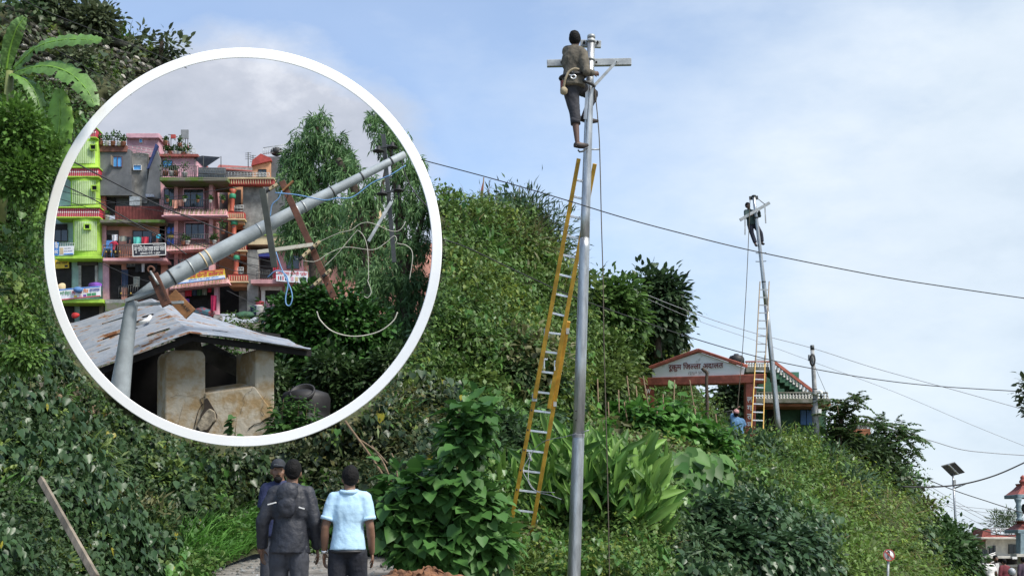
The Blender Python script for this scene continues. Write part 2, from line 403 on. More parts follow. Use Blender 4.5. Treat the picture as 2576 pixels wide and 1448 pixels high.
# ---------------------------------------------------------------- ground cover on the slopes
def sample_hill(n, ymax=1500):
    """points on the slope, spread evenly over the picture, with outward normals"""
    tri = np.concatenate([HF[:, [0, 1, 2]], HF[:, [0, 2, 3]]])
    A, B, C = HV[tri[:, 0]], HV[tri[:, 1]], HV[tri[:, 2]]
    x0, y0 = pix(A); x1, y1 = pix(B); x2, y2 = pix(C)
    w = np.abs((x1 - x0) * (y2 - y0) - (x2 - x0) * (y1 - y0)) * ((y0 < ymax) & (x0 > -60) & (x0 < 2620))
    k = RNG.choice(len(tri), n, p=w / w.sum())
    u, v = RNG.random(n), RNG.random(n); s = u + v > 1; u[s], v[s] = 1 - u[s], 1 - v[s]
    p = A[k] + (B[k] - A[k]) * u[:, None] + (C[k] - A[k]) * v[:, None]
    nn = unit(np.cross(B[k] - A[k], C[k] - A[k])); c = np.array(CAM) - p
    nn *= np.sign(np.sum(nn * c, -1, keepdims=True))
    return p, nn
def poly_mask(x, y, pts):
    r = np.zeros(len(x), bool); n = len(pts)
    for i in range(n):
        (xa, ya), (xb, yb) = pts[i], pts[(i + 1) % n]
        c = ((ya > y) != (yb > y)) & (x < (xb - xa) * (y - ya) / (yb - ya + 1e-12) + xa); r ^= c
    return r
def clear_ring(p, s):
    x, y = pix(p); m = s * F_PX / np.maximum(p[:, 1], 5)
    r = np.hypot(x - RING[0], y - RING[1])
    return (r > 503 + m * .8) | (p[:, 1] > 19.5) & (r > 490 + m)
UP = np.array([0, 0, 1.0])
def hang(nn, n, down=0.8, out=0.5, rnd=0.6):
    """tips droop down the slope, faces look out and up"""
    tip = -UP * down + nn * out + rdir(n) * rnd
    nor = nn * 0.9 + UP * 0.75 + rdir(n) * 0.55
    return tip, nor
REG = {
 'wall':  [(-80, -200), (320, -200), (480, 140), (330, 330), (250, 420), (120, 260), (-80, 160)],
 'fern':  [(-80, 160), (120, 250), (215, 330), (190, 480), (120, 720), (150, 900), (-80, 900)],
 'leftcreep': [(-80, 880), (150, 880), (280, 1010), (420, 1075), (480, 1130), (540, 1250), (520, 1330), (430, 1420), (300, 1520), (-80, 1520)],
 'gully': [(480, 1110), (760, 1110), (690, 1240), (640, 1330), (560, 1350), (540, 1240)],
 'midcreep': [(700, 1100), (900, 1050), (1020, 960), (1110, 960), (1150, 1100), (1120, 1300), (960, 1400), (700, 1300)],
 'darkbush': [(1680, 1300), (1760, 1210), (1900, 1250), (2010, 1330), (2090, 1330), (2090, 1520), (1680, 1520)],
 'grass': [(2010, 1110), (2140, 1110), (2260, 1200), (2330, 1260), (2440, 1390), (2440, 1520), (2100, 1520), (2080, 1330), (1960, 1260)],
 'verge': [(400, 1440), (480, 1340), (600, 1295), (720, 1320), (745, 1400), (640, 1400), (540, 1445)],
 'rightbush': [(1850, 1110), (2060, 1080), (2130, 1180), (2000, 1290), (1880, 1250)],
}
def region(p):
    x, y = pix(p); out = np.full(len(p), 'hill', dtype='<U10')
    for k, pl in REG.items(): out[poly_mask(x, y, pl)] = k
    return out, x, y
DENS = 1.0
# small mixed leaves over the whole hill
p, nn = sample_hill(int(380000 * DENS)); rg, x, y = region(p)
keep = {'hill': 1.0, 'wall': 0.28, 'fern': 1.0, 'leftcreep': 0.35, 'gully': 0.3, 'verge': .25, 'midcreep': 0.5, 'darkbush': 0.5, 'grass': 0.5, 'rightbush': 1.0}
kp = RNG.random(len(p)) < np.vectorize(keep.get)(rg)
bare = (rg == 'hill') & (fbm(p, 0.45, 21, 3) > .60) & (x < 1420)          # thin dry patches where soil shows
kp &= ~(bare & (RNG.random(len(p)) < .5))
kp &= ~((rg == 'wall') & (fbm(p, 0.8, 2, 2) < .5))
p, nn, rg, x, y = p[kp], nn[kp], rg[kp], x[kp], y[kp]
n = len(p); Yd = np.minimum(p[:, 1], 27)
size = 0.0043 * Yd * (0.65 + 0.8 * RNG.random(n)); size[rg == 'fern'] *= .8
off = np.minimum(np.abs(RNG.normal(size=n)), 1.8) * 0.010 * Yd * (0.3 + 1.4 * fbm(p, 1.1, 31, 2))
p = p + nn * off[:, None] + UP * (off * .3)[:, None]
tip, nor = hang(nn, n, .55, .6, .8)
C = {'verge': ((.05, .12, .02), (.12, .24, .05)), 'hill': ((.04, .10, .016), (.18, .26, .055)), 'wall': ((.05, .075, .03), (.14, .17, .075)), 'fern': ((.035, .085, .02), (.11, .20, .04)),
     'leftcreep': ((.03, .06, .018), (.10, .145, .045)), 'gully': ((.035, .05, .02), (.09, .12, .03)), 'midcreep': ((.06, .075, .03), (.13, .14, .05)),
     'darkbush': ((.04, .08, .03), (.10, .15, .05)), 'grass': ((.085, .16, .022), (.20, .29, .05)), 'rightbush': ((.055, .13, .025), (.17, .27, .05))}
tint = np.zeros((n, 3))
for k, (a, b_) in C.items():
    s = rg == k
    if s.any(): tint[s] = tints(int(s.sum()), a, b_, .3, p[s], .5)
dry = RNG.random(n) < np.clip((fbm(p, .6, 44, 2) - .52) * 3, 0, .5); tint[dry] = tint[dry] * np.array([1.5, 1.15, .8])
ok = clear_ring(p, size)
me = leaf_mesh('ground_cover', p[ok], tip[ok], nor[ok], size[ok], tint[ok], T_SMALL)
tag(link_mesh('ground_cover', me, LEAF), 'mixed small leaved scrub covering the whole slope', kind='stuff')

# broad heart-shaped creeper leaves
p, nn = sample_hill(int(90000 * DENS)); rg, x, y = region(p)
keep = {'hill': 0.10, 'wall': 0.05, 'fern': 0.12, 'leftcreep': 1.0, 'gully': .3, 'verge': .06, 'midcreep': 1.0, 'darkbush': 1.0, 'grass': 0.05, 'rightbush': .35}
kv = np.vectorize(keep.get)(rg); kv[(rg == 'hill') & (y > 1150)] = .8; kv[(rg == 'hill') & (y > 960) & (y < 1150) & (x < 1450)] = .4
gab = poly_mask(x, y, [(60, 930), (285, 960), (300, 1060), (200, 1075), (50, 985)]); kv[gab] *= .25
kp = RNG.random(len(p)) < kv; p, nn, rg, x, y = p[kp], nn[kp], rg[kp], x[kp], y[kp]
n = len(p); Yd = np.minimum(p[:, 1], 24)
size = 0.0072 * Yd * (0.6 + 0.7 * RNG.random(n))
off = np.minimum(np.abs(RNG.normal(size=n)), 1.8) * 0.012 * Yd * (0.2 + 1.5 * fbm(p, 1.0, 61, 2))
p = p + nn * off[:, None]
tip, nor = hang(nn, n, 1.0, .35, .45)
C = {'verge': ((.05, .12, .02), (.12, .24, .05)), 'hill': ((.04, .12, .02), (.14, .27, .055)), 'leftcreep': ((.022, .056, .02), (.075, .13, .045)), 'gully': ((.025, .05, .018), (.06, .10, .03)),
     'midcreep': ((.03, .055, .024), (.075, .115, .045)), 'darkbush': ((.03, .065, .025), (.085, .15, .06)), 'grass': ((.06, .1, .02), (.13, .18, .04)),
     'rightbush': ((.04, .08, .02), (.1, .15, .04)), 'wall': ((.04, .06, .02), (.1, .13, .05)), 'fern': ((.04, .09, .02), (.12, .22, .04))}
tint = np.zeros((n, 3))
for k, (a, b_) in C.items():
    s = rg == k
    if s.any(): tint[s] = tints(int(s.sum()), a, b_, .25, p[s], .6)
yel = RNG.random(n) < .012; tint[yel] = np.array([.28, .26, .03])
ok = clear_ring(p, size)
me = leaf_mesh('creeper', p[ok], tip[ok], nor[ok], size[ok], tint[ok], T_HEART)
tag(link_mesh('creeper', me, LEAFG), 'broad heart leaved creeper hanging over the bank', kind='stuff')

# long grass
p, nn = sample_hill(int(120000 * DENS)); rg, x, y = region(p)
kv = np.zeros(len(p)); kv[rg == 'grass'] = .6; kv[rg == 'rightbush'] = .22; kv[rg == 'hill'] = .07; kv[(rg == 'hill') & (y > 1250)] = .3
kv[poly_mask(x, y, REG['verge'])] = 1.0
kv[poly_mask(x, y, [(1130, 1230), (1400, 1330), (1680, 1380), (1680, 1500), (1130, 1500)])] = .5
kv[(rg == 'hill') & (y < 600) & (x > 1080)] = .5
kp = RNG.random(len(p)) < kv; p, nn, rg, x, y = p[kp], nn[kp], rg[kp], x[kp], y[kp]
n = len(p); Yd = p[:, 1]
size = 0.020 * np.minimum(Yd, 34) * (0.5 + 0.8 * RNG.random(n))
p = p + nn * (RNG.random(n) * .10)[:, None]
droop = np.where(rg == 'grass', -.25, .45)
drygr = RNG.random(n) < np.clip((fbm(p, .5, 71, 2) - .5) * 2.2, .02, .5)
tip = nn * .55 + UP * droop[:, None] + rdir(n) * .5 + np.array([.25, 0, 0]); nor = nn * .4 + UP * .9 + rdir(n) * .4
tint = tints(n, (.07, .13, .02), (.22, .28, .065), .25, p, .4)
s = poly_mask(x, y, REG['verge']); tint[s] = tints(int(s.sum()), (.06, .19, .02), (.17, .36, .06), .2)
drygr &= ~poly_mask(x, y, REG['verge'])
tint[drygr] = np.array([.26, .21, .09]) * (.6 + .6 * RNG.random((int(drygr.sum()), 1)))
ok = clear_ring(p, size)
me = leaf_mesh('long_grass', p[ok], tip[ok], nor[ok], size[ok], tint[ok], T_BLADE)
tag(link_mesh('long_grass', me, BLADE), 'long drooping grass growing on the bank', kind='stuff')

GATEZ = [(1580, 930), (1700, 930), (2070, 980), (2070, 1130), (1960, 1125), (1900, 1150), (1800, 1140), (1700, 1090), (1580, 1060)]
# leafy shoots standing out of the scrub
p, nn = sample_hill(2600); rg, x, y = region(p); kv = np.vectorize({'hill': 1., 'wall': .5, 'fern': .8, 'leftcreep': .5, 'gully': .5, 'verge': .2, 'midcreep': .7, 'darkbush': .3, 'grass': .9, 'rightbush': 1.}.get)(rg)
kp = (RNG.random(len(p)) < kv) & ~poly_mask(x, y, GATEZ); p, nn, rg = p[kp], nn[kp], rg[kp]; m_n = 16
n = len(p); Yd = np.minimum(p[:, 1], 40); L = .028 * Yd * (.4 + .9 * RNG.random(n) ** 2); d = unit(nn * .8 + UP * .7 + rdir(n) * .7)
tt = np.tile(np.linspace(.15, 1, m_n), n); pp = np.repeat(p, m_n, 0) + np.repeat(d * L[:, None], m_n, 0) * tt[:, None] - UP * (np.repeat(L, m_n) * .35 * tt ** 2)[:, None]
dd = np.repeat(d, m_n, 0); sz = np.repeat(.0062 * np.minimum(Yd, 32) * (.6 + .7 * RNG.random(n)), m_n) * (1.15 - .5 * tt)
tip = rdir(len(pp)) * .9 + dd * .5; nor = UP + nn.repeat(m_n, 0) * .5 + rdir(len(pp)) * .5
ca, cb = np.array([.05, .12, .02]), np.array([.20, .27, .06]); k_ = np.repeat(RNG.random(n), m_n)[:, None]; tint = (ca * (1 - k_) + cb * k_) * (.8 + .4 * RNG.random((len(pp), 1)))
ok = clear_ring(pp, sz * 2)
tag(link_mesh('leafy_shoots', leaf_mesh('leafy_shoots', pp[ok], tip[ok], nor[ok], sz[ok], tint[ok], T_OVAL), LEAF), 'leafy shoots and weeds standing out of the scrub', kind='stuff')

# scrub standing in mounds of different kinds, with hollows between them
p, nn = sample_hill(900); rg, x, y = region(p)
kv = np.vectorize({'hill': .42, 'wall': .06, 'fern': .35, 'leftcreep': .16, 'gully': .25, 'verge': 0, 'midcreep': .3, 'darkbush': .0, 'grass': .10, 'rightbush': .45}.get)(rg)
kp = (RNG.random(len(p)) < kv) & (y < 1440) & ~poly_mask(x, y, GATEZ); p, nn, x, y = p[kp], nn[kp], x[kp], y[kp]
PAL = [((.03, .06, .022), (.085, .135, .05)), ((.045, .115, .02), (.15, .28, .055)), ((.08, .125, .022), (.22, .28, .065)), ((.035, .075, .03), (.10, .16, .07)), ((.10, .10, .035), (.22, .20, .08))]
for kind, tm, sz0, share in (('heart_leaf_scrub', T_HEART, .0058, 0), ('oval_leaf_scrub', T_OVAL, .0072, 1), ('narrow_leaf_scrub', T_LANCE, .0125, 2)):
    P_, T_, N_, S_, C_ = [], [], [], [], []
    for i in range(share, len(p), 3):
        Yd = min(p[i, 1], 38); Rr = .024 * Yd * (.5 + RNG.random() ** 1.5 * 1.1); m_n = int(150 + 190 * RNG.random()); ax_ = unit(nn[i] * .8 + UP * .8)
        d = rdir(m_n); d = unit(d + ax_ * .75); sq = np.array([1.15, 1, .85]); q = p[i] - nn[i] * Rr * .25 + d * Rr * sq * (.62 + .45 * RNG.random((m_n, 1)))
        pal = PAL[int(RNG.random() * 5)]; P_.append(q); T_.append(d * .6 - UP * (.7 if share == 0 else .2) + rdir(m_n) * .5); N_.append(d * .6 + UP * .7 + rdir(m_n) * .4)
        S_.append(sz0 * min(Yd, 32) * (.6 + .7 * RNG.random(m_n))); C_.append(tints(m_n, *pal, .25))
    P_, T_, N_, S_, C_ = (np.concatenate(a) for a in (P_, T_, N_, S_, C_)); ok = clear_ring(P_, S_ * 1.5)
    tag(link_mesh(kind, leaf_mesh(kind, P_[ok], T_[ok], N_[ok], S_[ok], C_[ok], tm), LEAF), kind.replace('_', ' ') + ' standing in mounds on the slope', kind='stuff')
# gravel lying on the road
n = 5200; gxx = -9 + 10.5 * RNG.random(n); gyy = 12.0 + 9 * RNG.random(n); gp = np.stack([gxx, gyy, road_z(gxx, gyy)], -1); gp[:, 2] += (fbm(np.stack([gxx, gyy, road_z(gxx, gyy)], -1), 0.9, 2.0, 3) - .5) * .12 + .005
T_PEB = (np.array([(-.5, -.3, 0), (.5, -.35, 0), (.35, .45, .05), (-.4, .4, 0), (0, 0, .42), (.2, .1, .4)]), [(0, 1, 4), (1, 5, 4), (1, 2, 5), (2, 4, 5), (2, 3, 4), (3, 0, 4)])
gs = .02 + .06 * RNG.random(n) ** 3
tag(link_mesh('gravel', leaf_mesh('gravel', gp, rdir(n) * np.array([1, 1, .1]), np.tile(UP, (n, 1)) + rdir(n) * .2, gs, tints(n, (.09, .085, .075), (.30, .285, .26), .25), T_PEB), leaf_mat('gravel_stone', .9, 0.0)), 'loose gravel scattered on the road', kind='stuff')
# ================================================================ lettering
def _glyphs(s, bold):
    c = bpy.data.curves.new('lettering', 'FONT'); c.body = s; c.offset = bold; c.resolution_u = 2
    o = bpy.data.objects.new('lettering', c); COL.objects.link(o); bpy.context.view_layer.update()
    me = bpy.data.meshes.new_from_object(o.evaluated_get(bpy.context.evaluated_depsgraph_get()))
    bpy.data.objects.remove(o); bpy.data.curves.remove(c); return me
_MW = {}
def _adv(s, bold):
    def mx(q):
        if q not in _MW:
            me = _glyphs(q, bold); _MW[q] = max((v.co.x for v in me.vertices), default=0); bpy.data.meshes.remove(me)
        return _MW[q]
    return mx(s + 'म') - mx('म')
def lettering(s, bold=0.012):
    """vertices and faces of a line of text; {x} is the half form of a letter (its stem cut away)"""
    vs, fs, x = [], [], 0.0
    toks = []
    while s:
        if s[0] == '{': j = s.index('}'); toks.append((s[1:j], True)); s = s[j + 1:]
        else:
            j = s.find('{'); j = len(s) if j < 0 else j; toks.append((s[:j], False)); s = s[j:]
    for q, half in toks:
        me = _glyphs(q, bold); a = _adv(q, bold)
        bm = bmesh.new(); bm.from_mesh(me); bpy.data.meshes.remove(me)
        if half:
            cut = a - 0.19
            bmesh.ops.bisect_plane(bm, geom=bm.verts[:] + bm.edges[:] + bm.faces[:], plane_co=(cut, 0, 0), plane_no=(1, 0, 0), clear_outer=True)
            a = cut
        bm.verts.index_update(); k = len(vs)
        vs += [(v.co.x + x, v.co.y) for v in bm.verts]; fs += [[v.index + k for v in f.verts] for f in bm.faces]
        bm.free(); x += a
    return vs, fs, x
def text_on(name, s, m, parent, a, b_, hgt, toward=0.006, bold=0.012, up=None):
    """a line of lettering from picture point a to b_ (x, y, Y); hgt = letter height in metres"""
    vs, fs, w = lettering(s, bold); A, B = P(*a), P(*b_)
    ex = (B - A) / max(w, .01); ez = Vector(up or (0, 0, 1)) * (hgt / 0.72)
    n = ex.cross(ez).normalized() * toward
    k = len(vs); mb = MB(); front = [A + ex * x + ez * y + n for x, y in vs]
    me = bpy.data.meshes.new(name); me.from_pydata([v - org(parent) for v in front], [], fs); me.update()
    return link_mesh(name, me, m, parent)

# ================================================================ materials
M_GALV = mat('galvanised_steel', (0.50, 0.52, 0.53), 0.36, 0.0, 4, 0.2, 40, metal=0.8, stretch=(3, 3, .5), col2=(0.28, 0.29, 0.30), lo=.36, hi=.62)
M_STEEL = mat('painted_steel', (0.40, 0.42, 0.42), 0.5, 0.3, 8, 0.1, 40, metal=0.4)
M_DKSTEEL = mat('dark_steel', (0.055, 0.06, 0.06), 0.5, 0.3, 8, metal=0.3)
M_YEL = mat('yellow_fibreglass', (0.62, 0.36, 0.045), 0.45, 0.3, 6, 0.1, 60)
M_ALU = mat('aluminium', (0.72, 0.73, 0.74), 0.35, 0.2, 10, metal=0.7)
M_RUBB = mat('black_rubber', (0.018, 0.018, 0.02), 0.6, 0.2, 6)
M_ROPE = mat('rope', (0.10, 0.085, 0.06), 0.9, 0.3, 40)
M_WIRE = mat('cable_black', (0.02, 0.02, 0.022), 0.6, 0.2, 8)
M_WIREG = mat('cable_grey', (0.30, 0.31, 0.33), 0.6, 0.2, 8)
M_WHITE = mat('white_paint', (0.78, 0.77, 0.74), 0.6, 0.1, 5)
M_BLACK = mat('black_paint', (0.015, 0.015, 0.017), 0.5, 0.2, 5)
M_CONC = mat('concrete', (0.34, 0.335, 0.32), 0.9, 0.4, 3, 0.5, 25)
M_CONCP = mat('concrete_pole', (0.36, 0.365, 0.36), 0.85, 0.35, 6, 0.3, 40)
M_REDP = mat('brick_red_paint', (0.40, 0.115, 0.075), 0.75, 0.35, 4, 0.25, 20)
M_LETR = mat('maroon_lettering', (0.17, 0.03, 0.028), 0.7, 0.2, 6)
M_SIGNW = mat('weathered_white', (0.86, 0.86, 0.82), 0.8, 0.0, 3.2, 0.2, 20, col2=(0.45, 0.44, 0.38), lo=0.28, hi=0.40)
M_DGREEN = mat('dark_green_paint', (0.035, 0.105, 0.055), 0.75, 0.35, 3, 0.2, 20)
M_BLUE = mat('blue_paint', (0.08, 0.19, 0.42), 0.6, 0.25, 3)
M_WOOD = mat('weathered_wood', (0.24, 0.20, 0.15), 0.85, 0.45, 4, 0.5, 30, stretch=(1, 1, .15))
M_STICK = mat('dry_stick', (0.20, 0.14, 0.085), 0.9, 0.4, 10)
M_BARK = mat('bark', (0.075, 0.055, 0.04), 0.95, 0.4, 8, 0.7, 30)
M_GLASS = mat('window_glass', (0.035, 0.045, 0.055), 0.08, 0.3, 1.5, spec=0.7)
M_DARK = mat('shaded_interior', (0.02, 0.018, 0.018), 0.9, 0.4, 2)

# ================================================================ the inset view's white border, built as a ring on the bank
rc = P(RING[0], RING[1] + 500, 18.5)
ring = thing('inset_border', rc, 'round white border of the inset town view, built as a huge ring on the bank', 'ring')
mb = MB(); seg = 160; prof = [(475.5, 18.37), (477, 18.36), (499.5, 18.36), (501, 18.37), (501, 18.47), (475.5, 18.47)]
k0 = 0; vs = []; fs = []
for i in range(seg):
    a = 2 * pi * i / seg
    for r, Y in prof: vs.append(P(RING[0] + r * cos(a), RING[1] + r * sin(a), Y))
npf = len(prof)
for i in range(seg):
    for j in range(npf):
        fs.append((i * npf + j, i * npf + (j + 1) % npf, ((i + 1) % seg) * npf + (j + 1) % npf, ((i + 1) % seg) * npf + j))
mb.add(vs, fs)
M_FRAME = mat('frame_white', (0.97, 0.97, 0.97), 0.5, 0.02, 2)
mb.build('rim', M_FRAME, ring)

# ================================================================ main steel pole
ZA = lambda zx, zy: (1320.7 + zx * .2606, 50.3 + zy * .2606)
YP = 17.0
def PP(t_y):      # pole axis at picture row t_y
    return P(1487.5 + (t_y - 90) * (1443.5 - 1487.5) / 1358.0, t_y, YP)
pole = thing('steel_pole', P(1441, 1560, YP), 'tall galvanised steel pole in the foreground with lineman at its top', 'utility pole', 'steel utility poles')
m_ = mpp(YP)
def shaft(name, rows, parent, m=M_GALV, seg=20):
    b = MB(); b.tube([PP(y) for y, r in rows], [r * m_ for y, r in rows], seg); return b.build(name, m, parent)
shaft('lower_shaft', [(1600, 16.6), (1450, 16.4), (1110, 15.2), (1100, 14.6), (1094, 13.4)], pole)
shaft('middle_shaft', [(1098, 14.6), (900, 14.2), (625, 13.4), (600, 13.2)], pole)
shaft('upper_shaft', [(604, 12.6), (545, 12.1), (541, 12.6), (537, 12.1), (400, 11.3), (220, 10.6), (92, 10.0)], pole)
shaft('pole_cap', [(97, 10.8), (91, 10.9), (88.5, 9.5)], pole, M_STEEL)
for y in (104, 150, 211):
    shaft('clamp_band', [(y - 3.2, 11.6), (y + 3.2, 11.9)], pole, M_STEEL)
ca = MB(); A, B = P(1376, 160.5, YP + .10), P(1588, 156.5, YP + .10)
ca.bar(A, B, .07, 19 * m_, (0, 0, 1)); arm = ca.build('crossarm', M_STEEL, pole, .006)
for x in (1412, 1478, 1500, 1551):
    bl = MB(); q = P(x, 157.5, YP + .05); bl.lathe(q, [(.016, 0), (.016, .02), (.008, .021), (.008, .05)], 6, (0, -1, 0)); bl.build('bolt', M_DKSTEEL, arm)
br = MB(); br.bar(P(1554, 152, YP + .03), P(1494, 217, YP + .03), .012, 7.5 * m_, (.4, 0, .5)); br.build('brace', M_STEEL, pole)
ta = MB(); ta.bar(P(1460, 110, YP + .09), P(1512, 112.5, YP + .09), .06, 19 * m_, (0, 0, 1)); top_arm = ta.build('top_arm', M_STEEL, pole, .005)
for x in (1469, 1503):
    bl = MB(); q = P(x, 108, YP + .05); bl.lathe(q, [(.02, 0), (.02, .02), (.01, .021), (.01, .07)], 6, (0, -1, 0)); bl.build('bolt', M_DKSTEEL, top_arm)
sp = MB(); sp.tube([P(1478, 376, YP), P(1507, 376, YP)], .011, 8); sp.build('step_pin', M_STEEL, pole)
sp = MB(); sp.tube([P(1478, 372, YP - .1), P(1466, 381, YP - .25), P(1458, 382, YP - .3), P(1454, 377, YP - .3)], .013, 8); sp.build('step_pin', M_DKSTEEL, pole)
pl = MB(); pl.bar(P(1472, 300, YP - .10), P(1479, 205, YP - .10), .012, 8.5 * m_, (1, 0, 0)); pl.build('cover_plate', M_GALV, pole)
wt = MB()
for i in range(3):
    wt.tube(curve_pts([PP(1092 + i * 3) + Vector((15.5 * m_ * cos(a), 15.5 * m_ * sin(a), .01 * sin(a))) for a in np.linspace(0, 2 * pi, 9)], 4), .006, 6)
wt.tube([P(1459, 1090, YP - .05), P(1475, 1083, YP - .1), P(1482, 1081, YP - .1)], .007, 6)
wt.build('wire_binding', M_WIREG, pole)
for y in (1033, 1056):
    hs = MB(); hs.ell(P(1449, y, YP - 15 * m_), .012, None, 8, 6); hs.build('bolt_hole', M_BLACK, pole)

# tie wire from the pole to the ladder
tw = MB()
tw.tube(curve_pts([P(1449, 1090, YP - .09), P(1420, 1098, YP + .6), P(1375, 1107, YP + 1.2), P(1345, 1128, YP + 1.5), P(1334, 1150, YP + 1.5), P(1329, 1190, YP + 1.4), P(1333, 1215, YP + 1.3), P(1352, 1236, YP + 1.2), P(1385, 1245, YP + 1), P(1412, 1255, YP + .9)], 10), .0055, 6)
tw.tube(curve_pts([P(1331, 1150, YP + 1.4), P(1316, 1180, YP + 1.4), P(1326, 1205, YP + 1.3), P(1345, 1232, YP + 1.2), P(1395, 1238, YP + 1)], 10), .005, 6)
for i in range(5): tw.ell(P(1331 + i, 1140 + 4 * i, YP + 1.45), .018, None, 8, 6)
tag(tw.build('tie_wire', M_WIREG), 'loose grey wire looped between the foreground pole and yellow ladder', 'wire')

# hauling rope right of the pole
rp = MB()
rp.tube(curve_pts([P(1495, 218, YP + .05), P(1500, 260, YP), P(1507, 340, YP), P(1510, 430, YP), P(1513, 560, YP), P(1517, 700, YP), P(1519, 850, YP), P(1523, 1000, YP), P(1527, 1150, YP), P(1531, 1330, YP), P(1534, 1500, YP)], 8), .0075, 6)
tag(rp.build('hanging_rope', M_ROPE), 'long rope hanging from the crossarm beside the foreground pole', 'rope', 'hauling ropes')

# ================================================================ yellow extension ladder
def ladder(name, label, rails, rungs, wR, hR, mR, mRung, rR, extra=None, group='ladders leaning on the poles'):
    t_ = thing(name, P(*rails[0][1]), label, 'ladder', group)
    for a, b_ in rails_iter(rails):
        l = MB(); l.bar(P(*a), P(*b_), wR, hR, (0, 1, 0)); l.build('rail', mR, t_, .004)
    for a, b_ in rungs:
        l = MB(); l.bar(P(*a), P(*b_), rR * 1.6, rR * 2, (0, 0, 1)); l.build('rung', mRung, t_, .003)
    return t_
def rails_iter(r): return r
def LY(y): return 19.3 + (y - 1350) * (19.3 - 17.2) / (1350 - 400)
lx = lambda y: 1288.5 + (1300 - y) * (1456 - 1288.5) / (1300 - 399)
rx_ = lambda y: 1334 + (1357 - y) * (1499.4 - 1334) / (1357 - 412)
rails = [((lx(1315), 1315, LY(1315)), (lx(822), 822, LY(822))), ((rx_(1357), 1357, LY(1357)), (rx_(808), 808, LY(808))),
         ((lx(1000) + 1, 1000, LY(1000) - .06), (lx(399), 399, LY(399) - .06)), ((rx_(1026) - 11, 1026, LY(1026) - .06), (rx_(412) - 3, 412, LY(412) - .06))]
rungs = []
for y in (452, 494, 543, 592, 641, 690, 739, 787): rungs.append(((lx(y) + 3, y, LY(y) - .05), (rx_(y) - 6, y + 9, LY(y) - .05)))
for y in (836, 884, 934, 985, 1032, 1082, 1132, 1183, 1232, 1282): rungs.append(((lx(y) + 2, y, LY(y)), (rx_(y) - 2, y + 6, LY(y))))
lad = ladder('extension_ladder', 'long yellow extension ladder with silver rungs leaning on the foreground pole', rails, rungs, .060, .066, M_YEL, M_ALU, .016)
for y in (836, 999):
    l = MB(); q = P(lx(y), y, LY(y) - .04); l.box(q, (.075, .05, .12)); l.build('guide_bracket', M_STEEL, lad, .004)
for y in (808 + 25, 1115 - 100):
    l = MB(); l.box(P(rx_(y) + 2, y, LY(y) - .03), (.05, .05, .09)); l.build('guide_bracket', M_STEEL, lad, .004)
for x, y in ((lx(920) + 10, 915), (rx_(925) - 14, 920)):
    l = MB(); q = P(x, y, LY(y) - .08); l.bar(q + Vector((0, 0, .07)), q - Vector((0, 0, .07)), .016, .03, (0, 1, 0)); l.box(q + Vector((.02, 0, .07)), (.06, .03, .025)); l.build('hook', M_ALU, lad, .003)
for y in (494, 543, 592, 641, 690, 739, 787, 836, 884, 934, 985, 1032, 1082, 1132, 1183, 1232):
    l = MB(); l.ell(P(lx(y) - 1, y - 1, LY(y) - .085), (.013, .006, .018), None, 8, 6); l.build('rung_hole', M_BLACK, lad)

# ================================================================ second pole
ZB = lambda zx, zy, Y: P(1792.5 + zx * .2173, 465.4 + zy * .2173, Y)
Y2 = 38.0; m2 = mpp(Y2)
def PQ(y): return P(1896 + (y - 492) * (1956.5 - 1896) / (1062 - 492) + 2.2 * sin((y - 492) / 570 * pi), y, Y2)
pole2 = thing('steel_pole', PQ(1090), 'leaning galvanised pole beside the red court gate with lineman at its top', 'utility pole', 'steel utility poles')
for nm, a, b_, ra, rb in (('lower_shaft', 1095, 770, 7.4, 6.0), ('upper_shaft', 772, 492, 5.6, 4.0)):
    b = MB(); ys = np.linspace(a, b_, 8); b.tube([PQ(y) for y in ys], [float(np.interp(i, [0, 7], [ra, rb])) * m2 for i in range(8)], 14); b.build(nm, M_GALV, pole2)
for y in (493, 548, 709):
    b = MB(); b.tube([PQ(y - 1.6), PQ(y + 1.6)], 5.6 * m2, 12); b.build('clamp_band', M_DKSTEEL, pole2)
b = MB(); b.bar(ZB(318, 405, Y2 - .16), ZB(660, 205, Y2 - .16), .07, 7.2 * m2, (0, 0, 1)); b.build('crossarm', M_STEEL, pole2)
b = MB(); b.bar(P(1885, 498.5, Y2 + .1), P(1906.6, 497, Y2 + .1), .07, 9 * m2, (0, 0, 1)); b.build('top_arm', M_DKSTEEL, pole2)
for a, c in (((376, 375), (376, 575)), ((606, 250), (616, 442))):
    b = MB(); b.bar(ZB(*a, Y2 - .25), ZB(*c, Y2 - .25), .02, 3.2 * m2, (1, 0, 0)); b.build('hanging_strap', M_STEEL, pole2)
for a, c in (((565, 787), (622, 783)), ((535, 790), (500, 787)), ((575, 884), (622, 880)), ((540, 886), (498, 884))):
    b = MB(); b.tube([ZB(*a, Y2), ZB(*c, Y2)], .012, 6); b.build('step_pin', M_DKSTEEL, pole2)
rp = MB(); rp.tube(curve_pts([ZB(435, 165, Y2 - .2), ZB(425, 400, Y2 - .25), ZB(412, 730, Y2 - .3), ZB(390, 1200, Y2 - .5), P(1868, 880, Y2 - .8), P(1861, 960, Y2 - 1.1), P(1855, 1030, Y2 - 1.3)], 6), .011, 6)
tag(rp.build('hanging_rope', M_ROPE), 'rope running from the second pole top down to the pulling man', 'rope', 'hauling ropes')
rp = MB(); rp.tube([ZB(525, 160, Y2 - .1), ZB(605, 222, Y2 - .2)], .012, 6)
tag(rp.build('short_rope', M_ROPE), 'short sling tying the tilted crossarm to the second pole top', 'rope')
ZC = lambda zx, zy: (1572.3 + zx * .239, 817.6 + zy * .239)
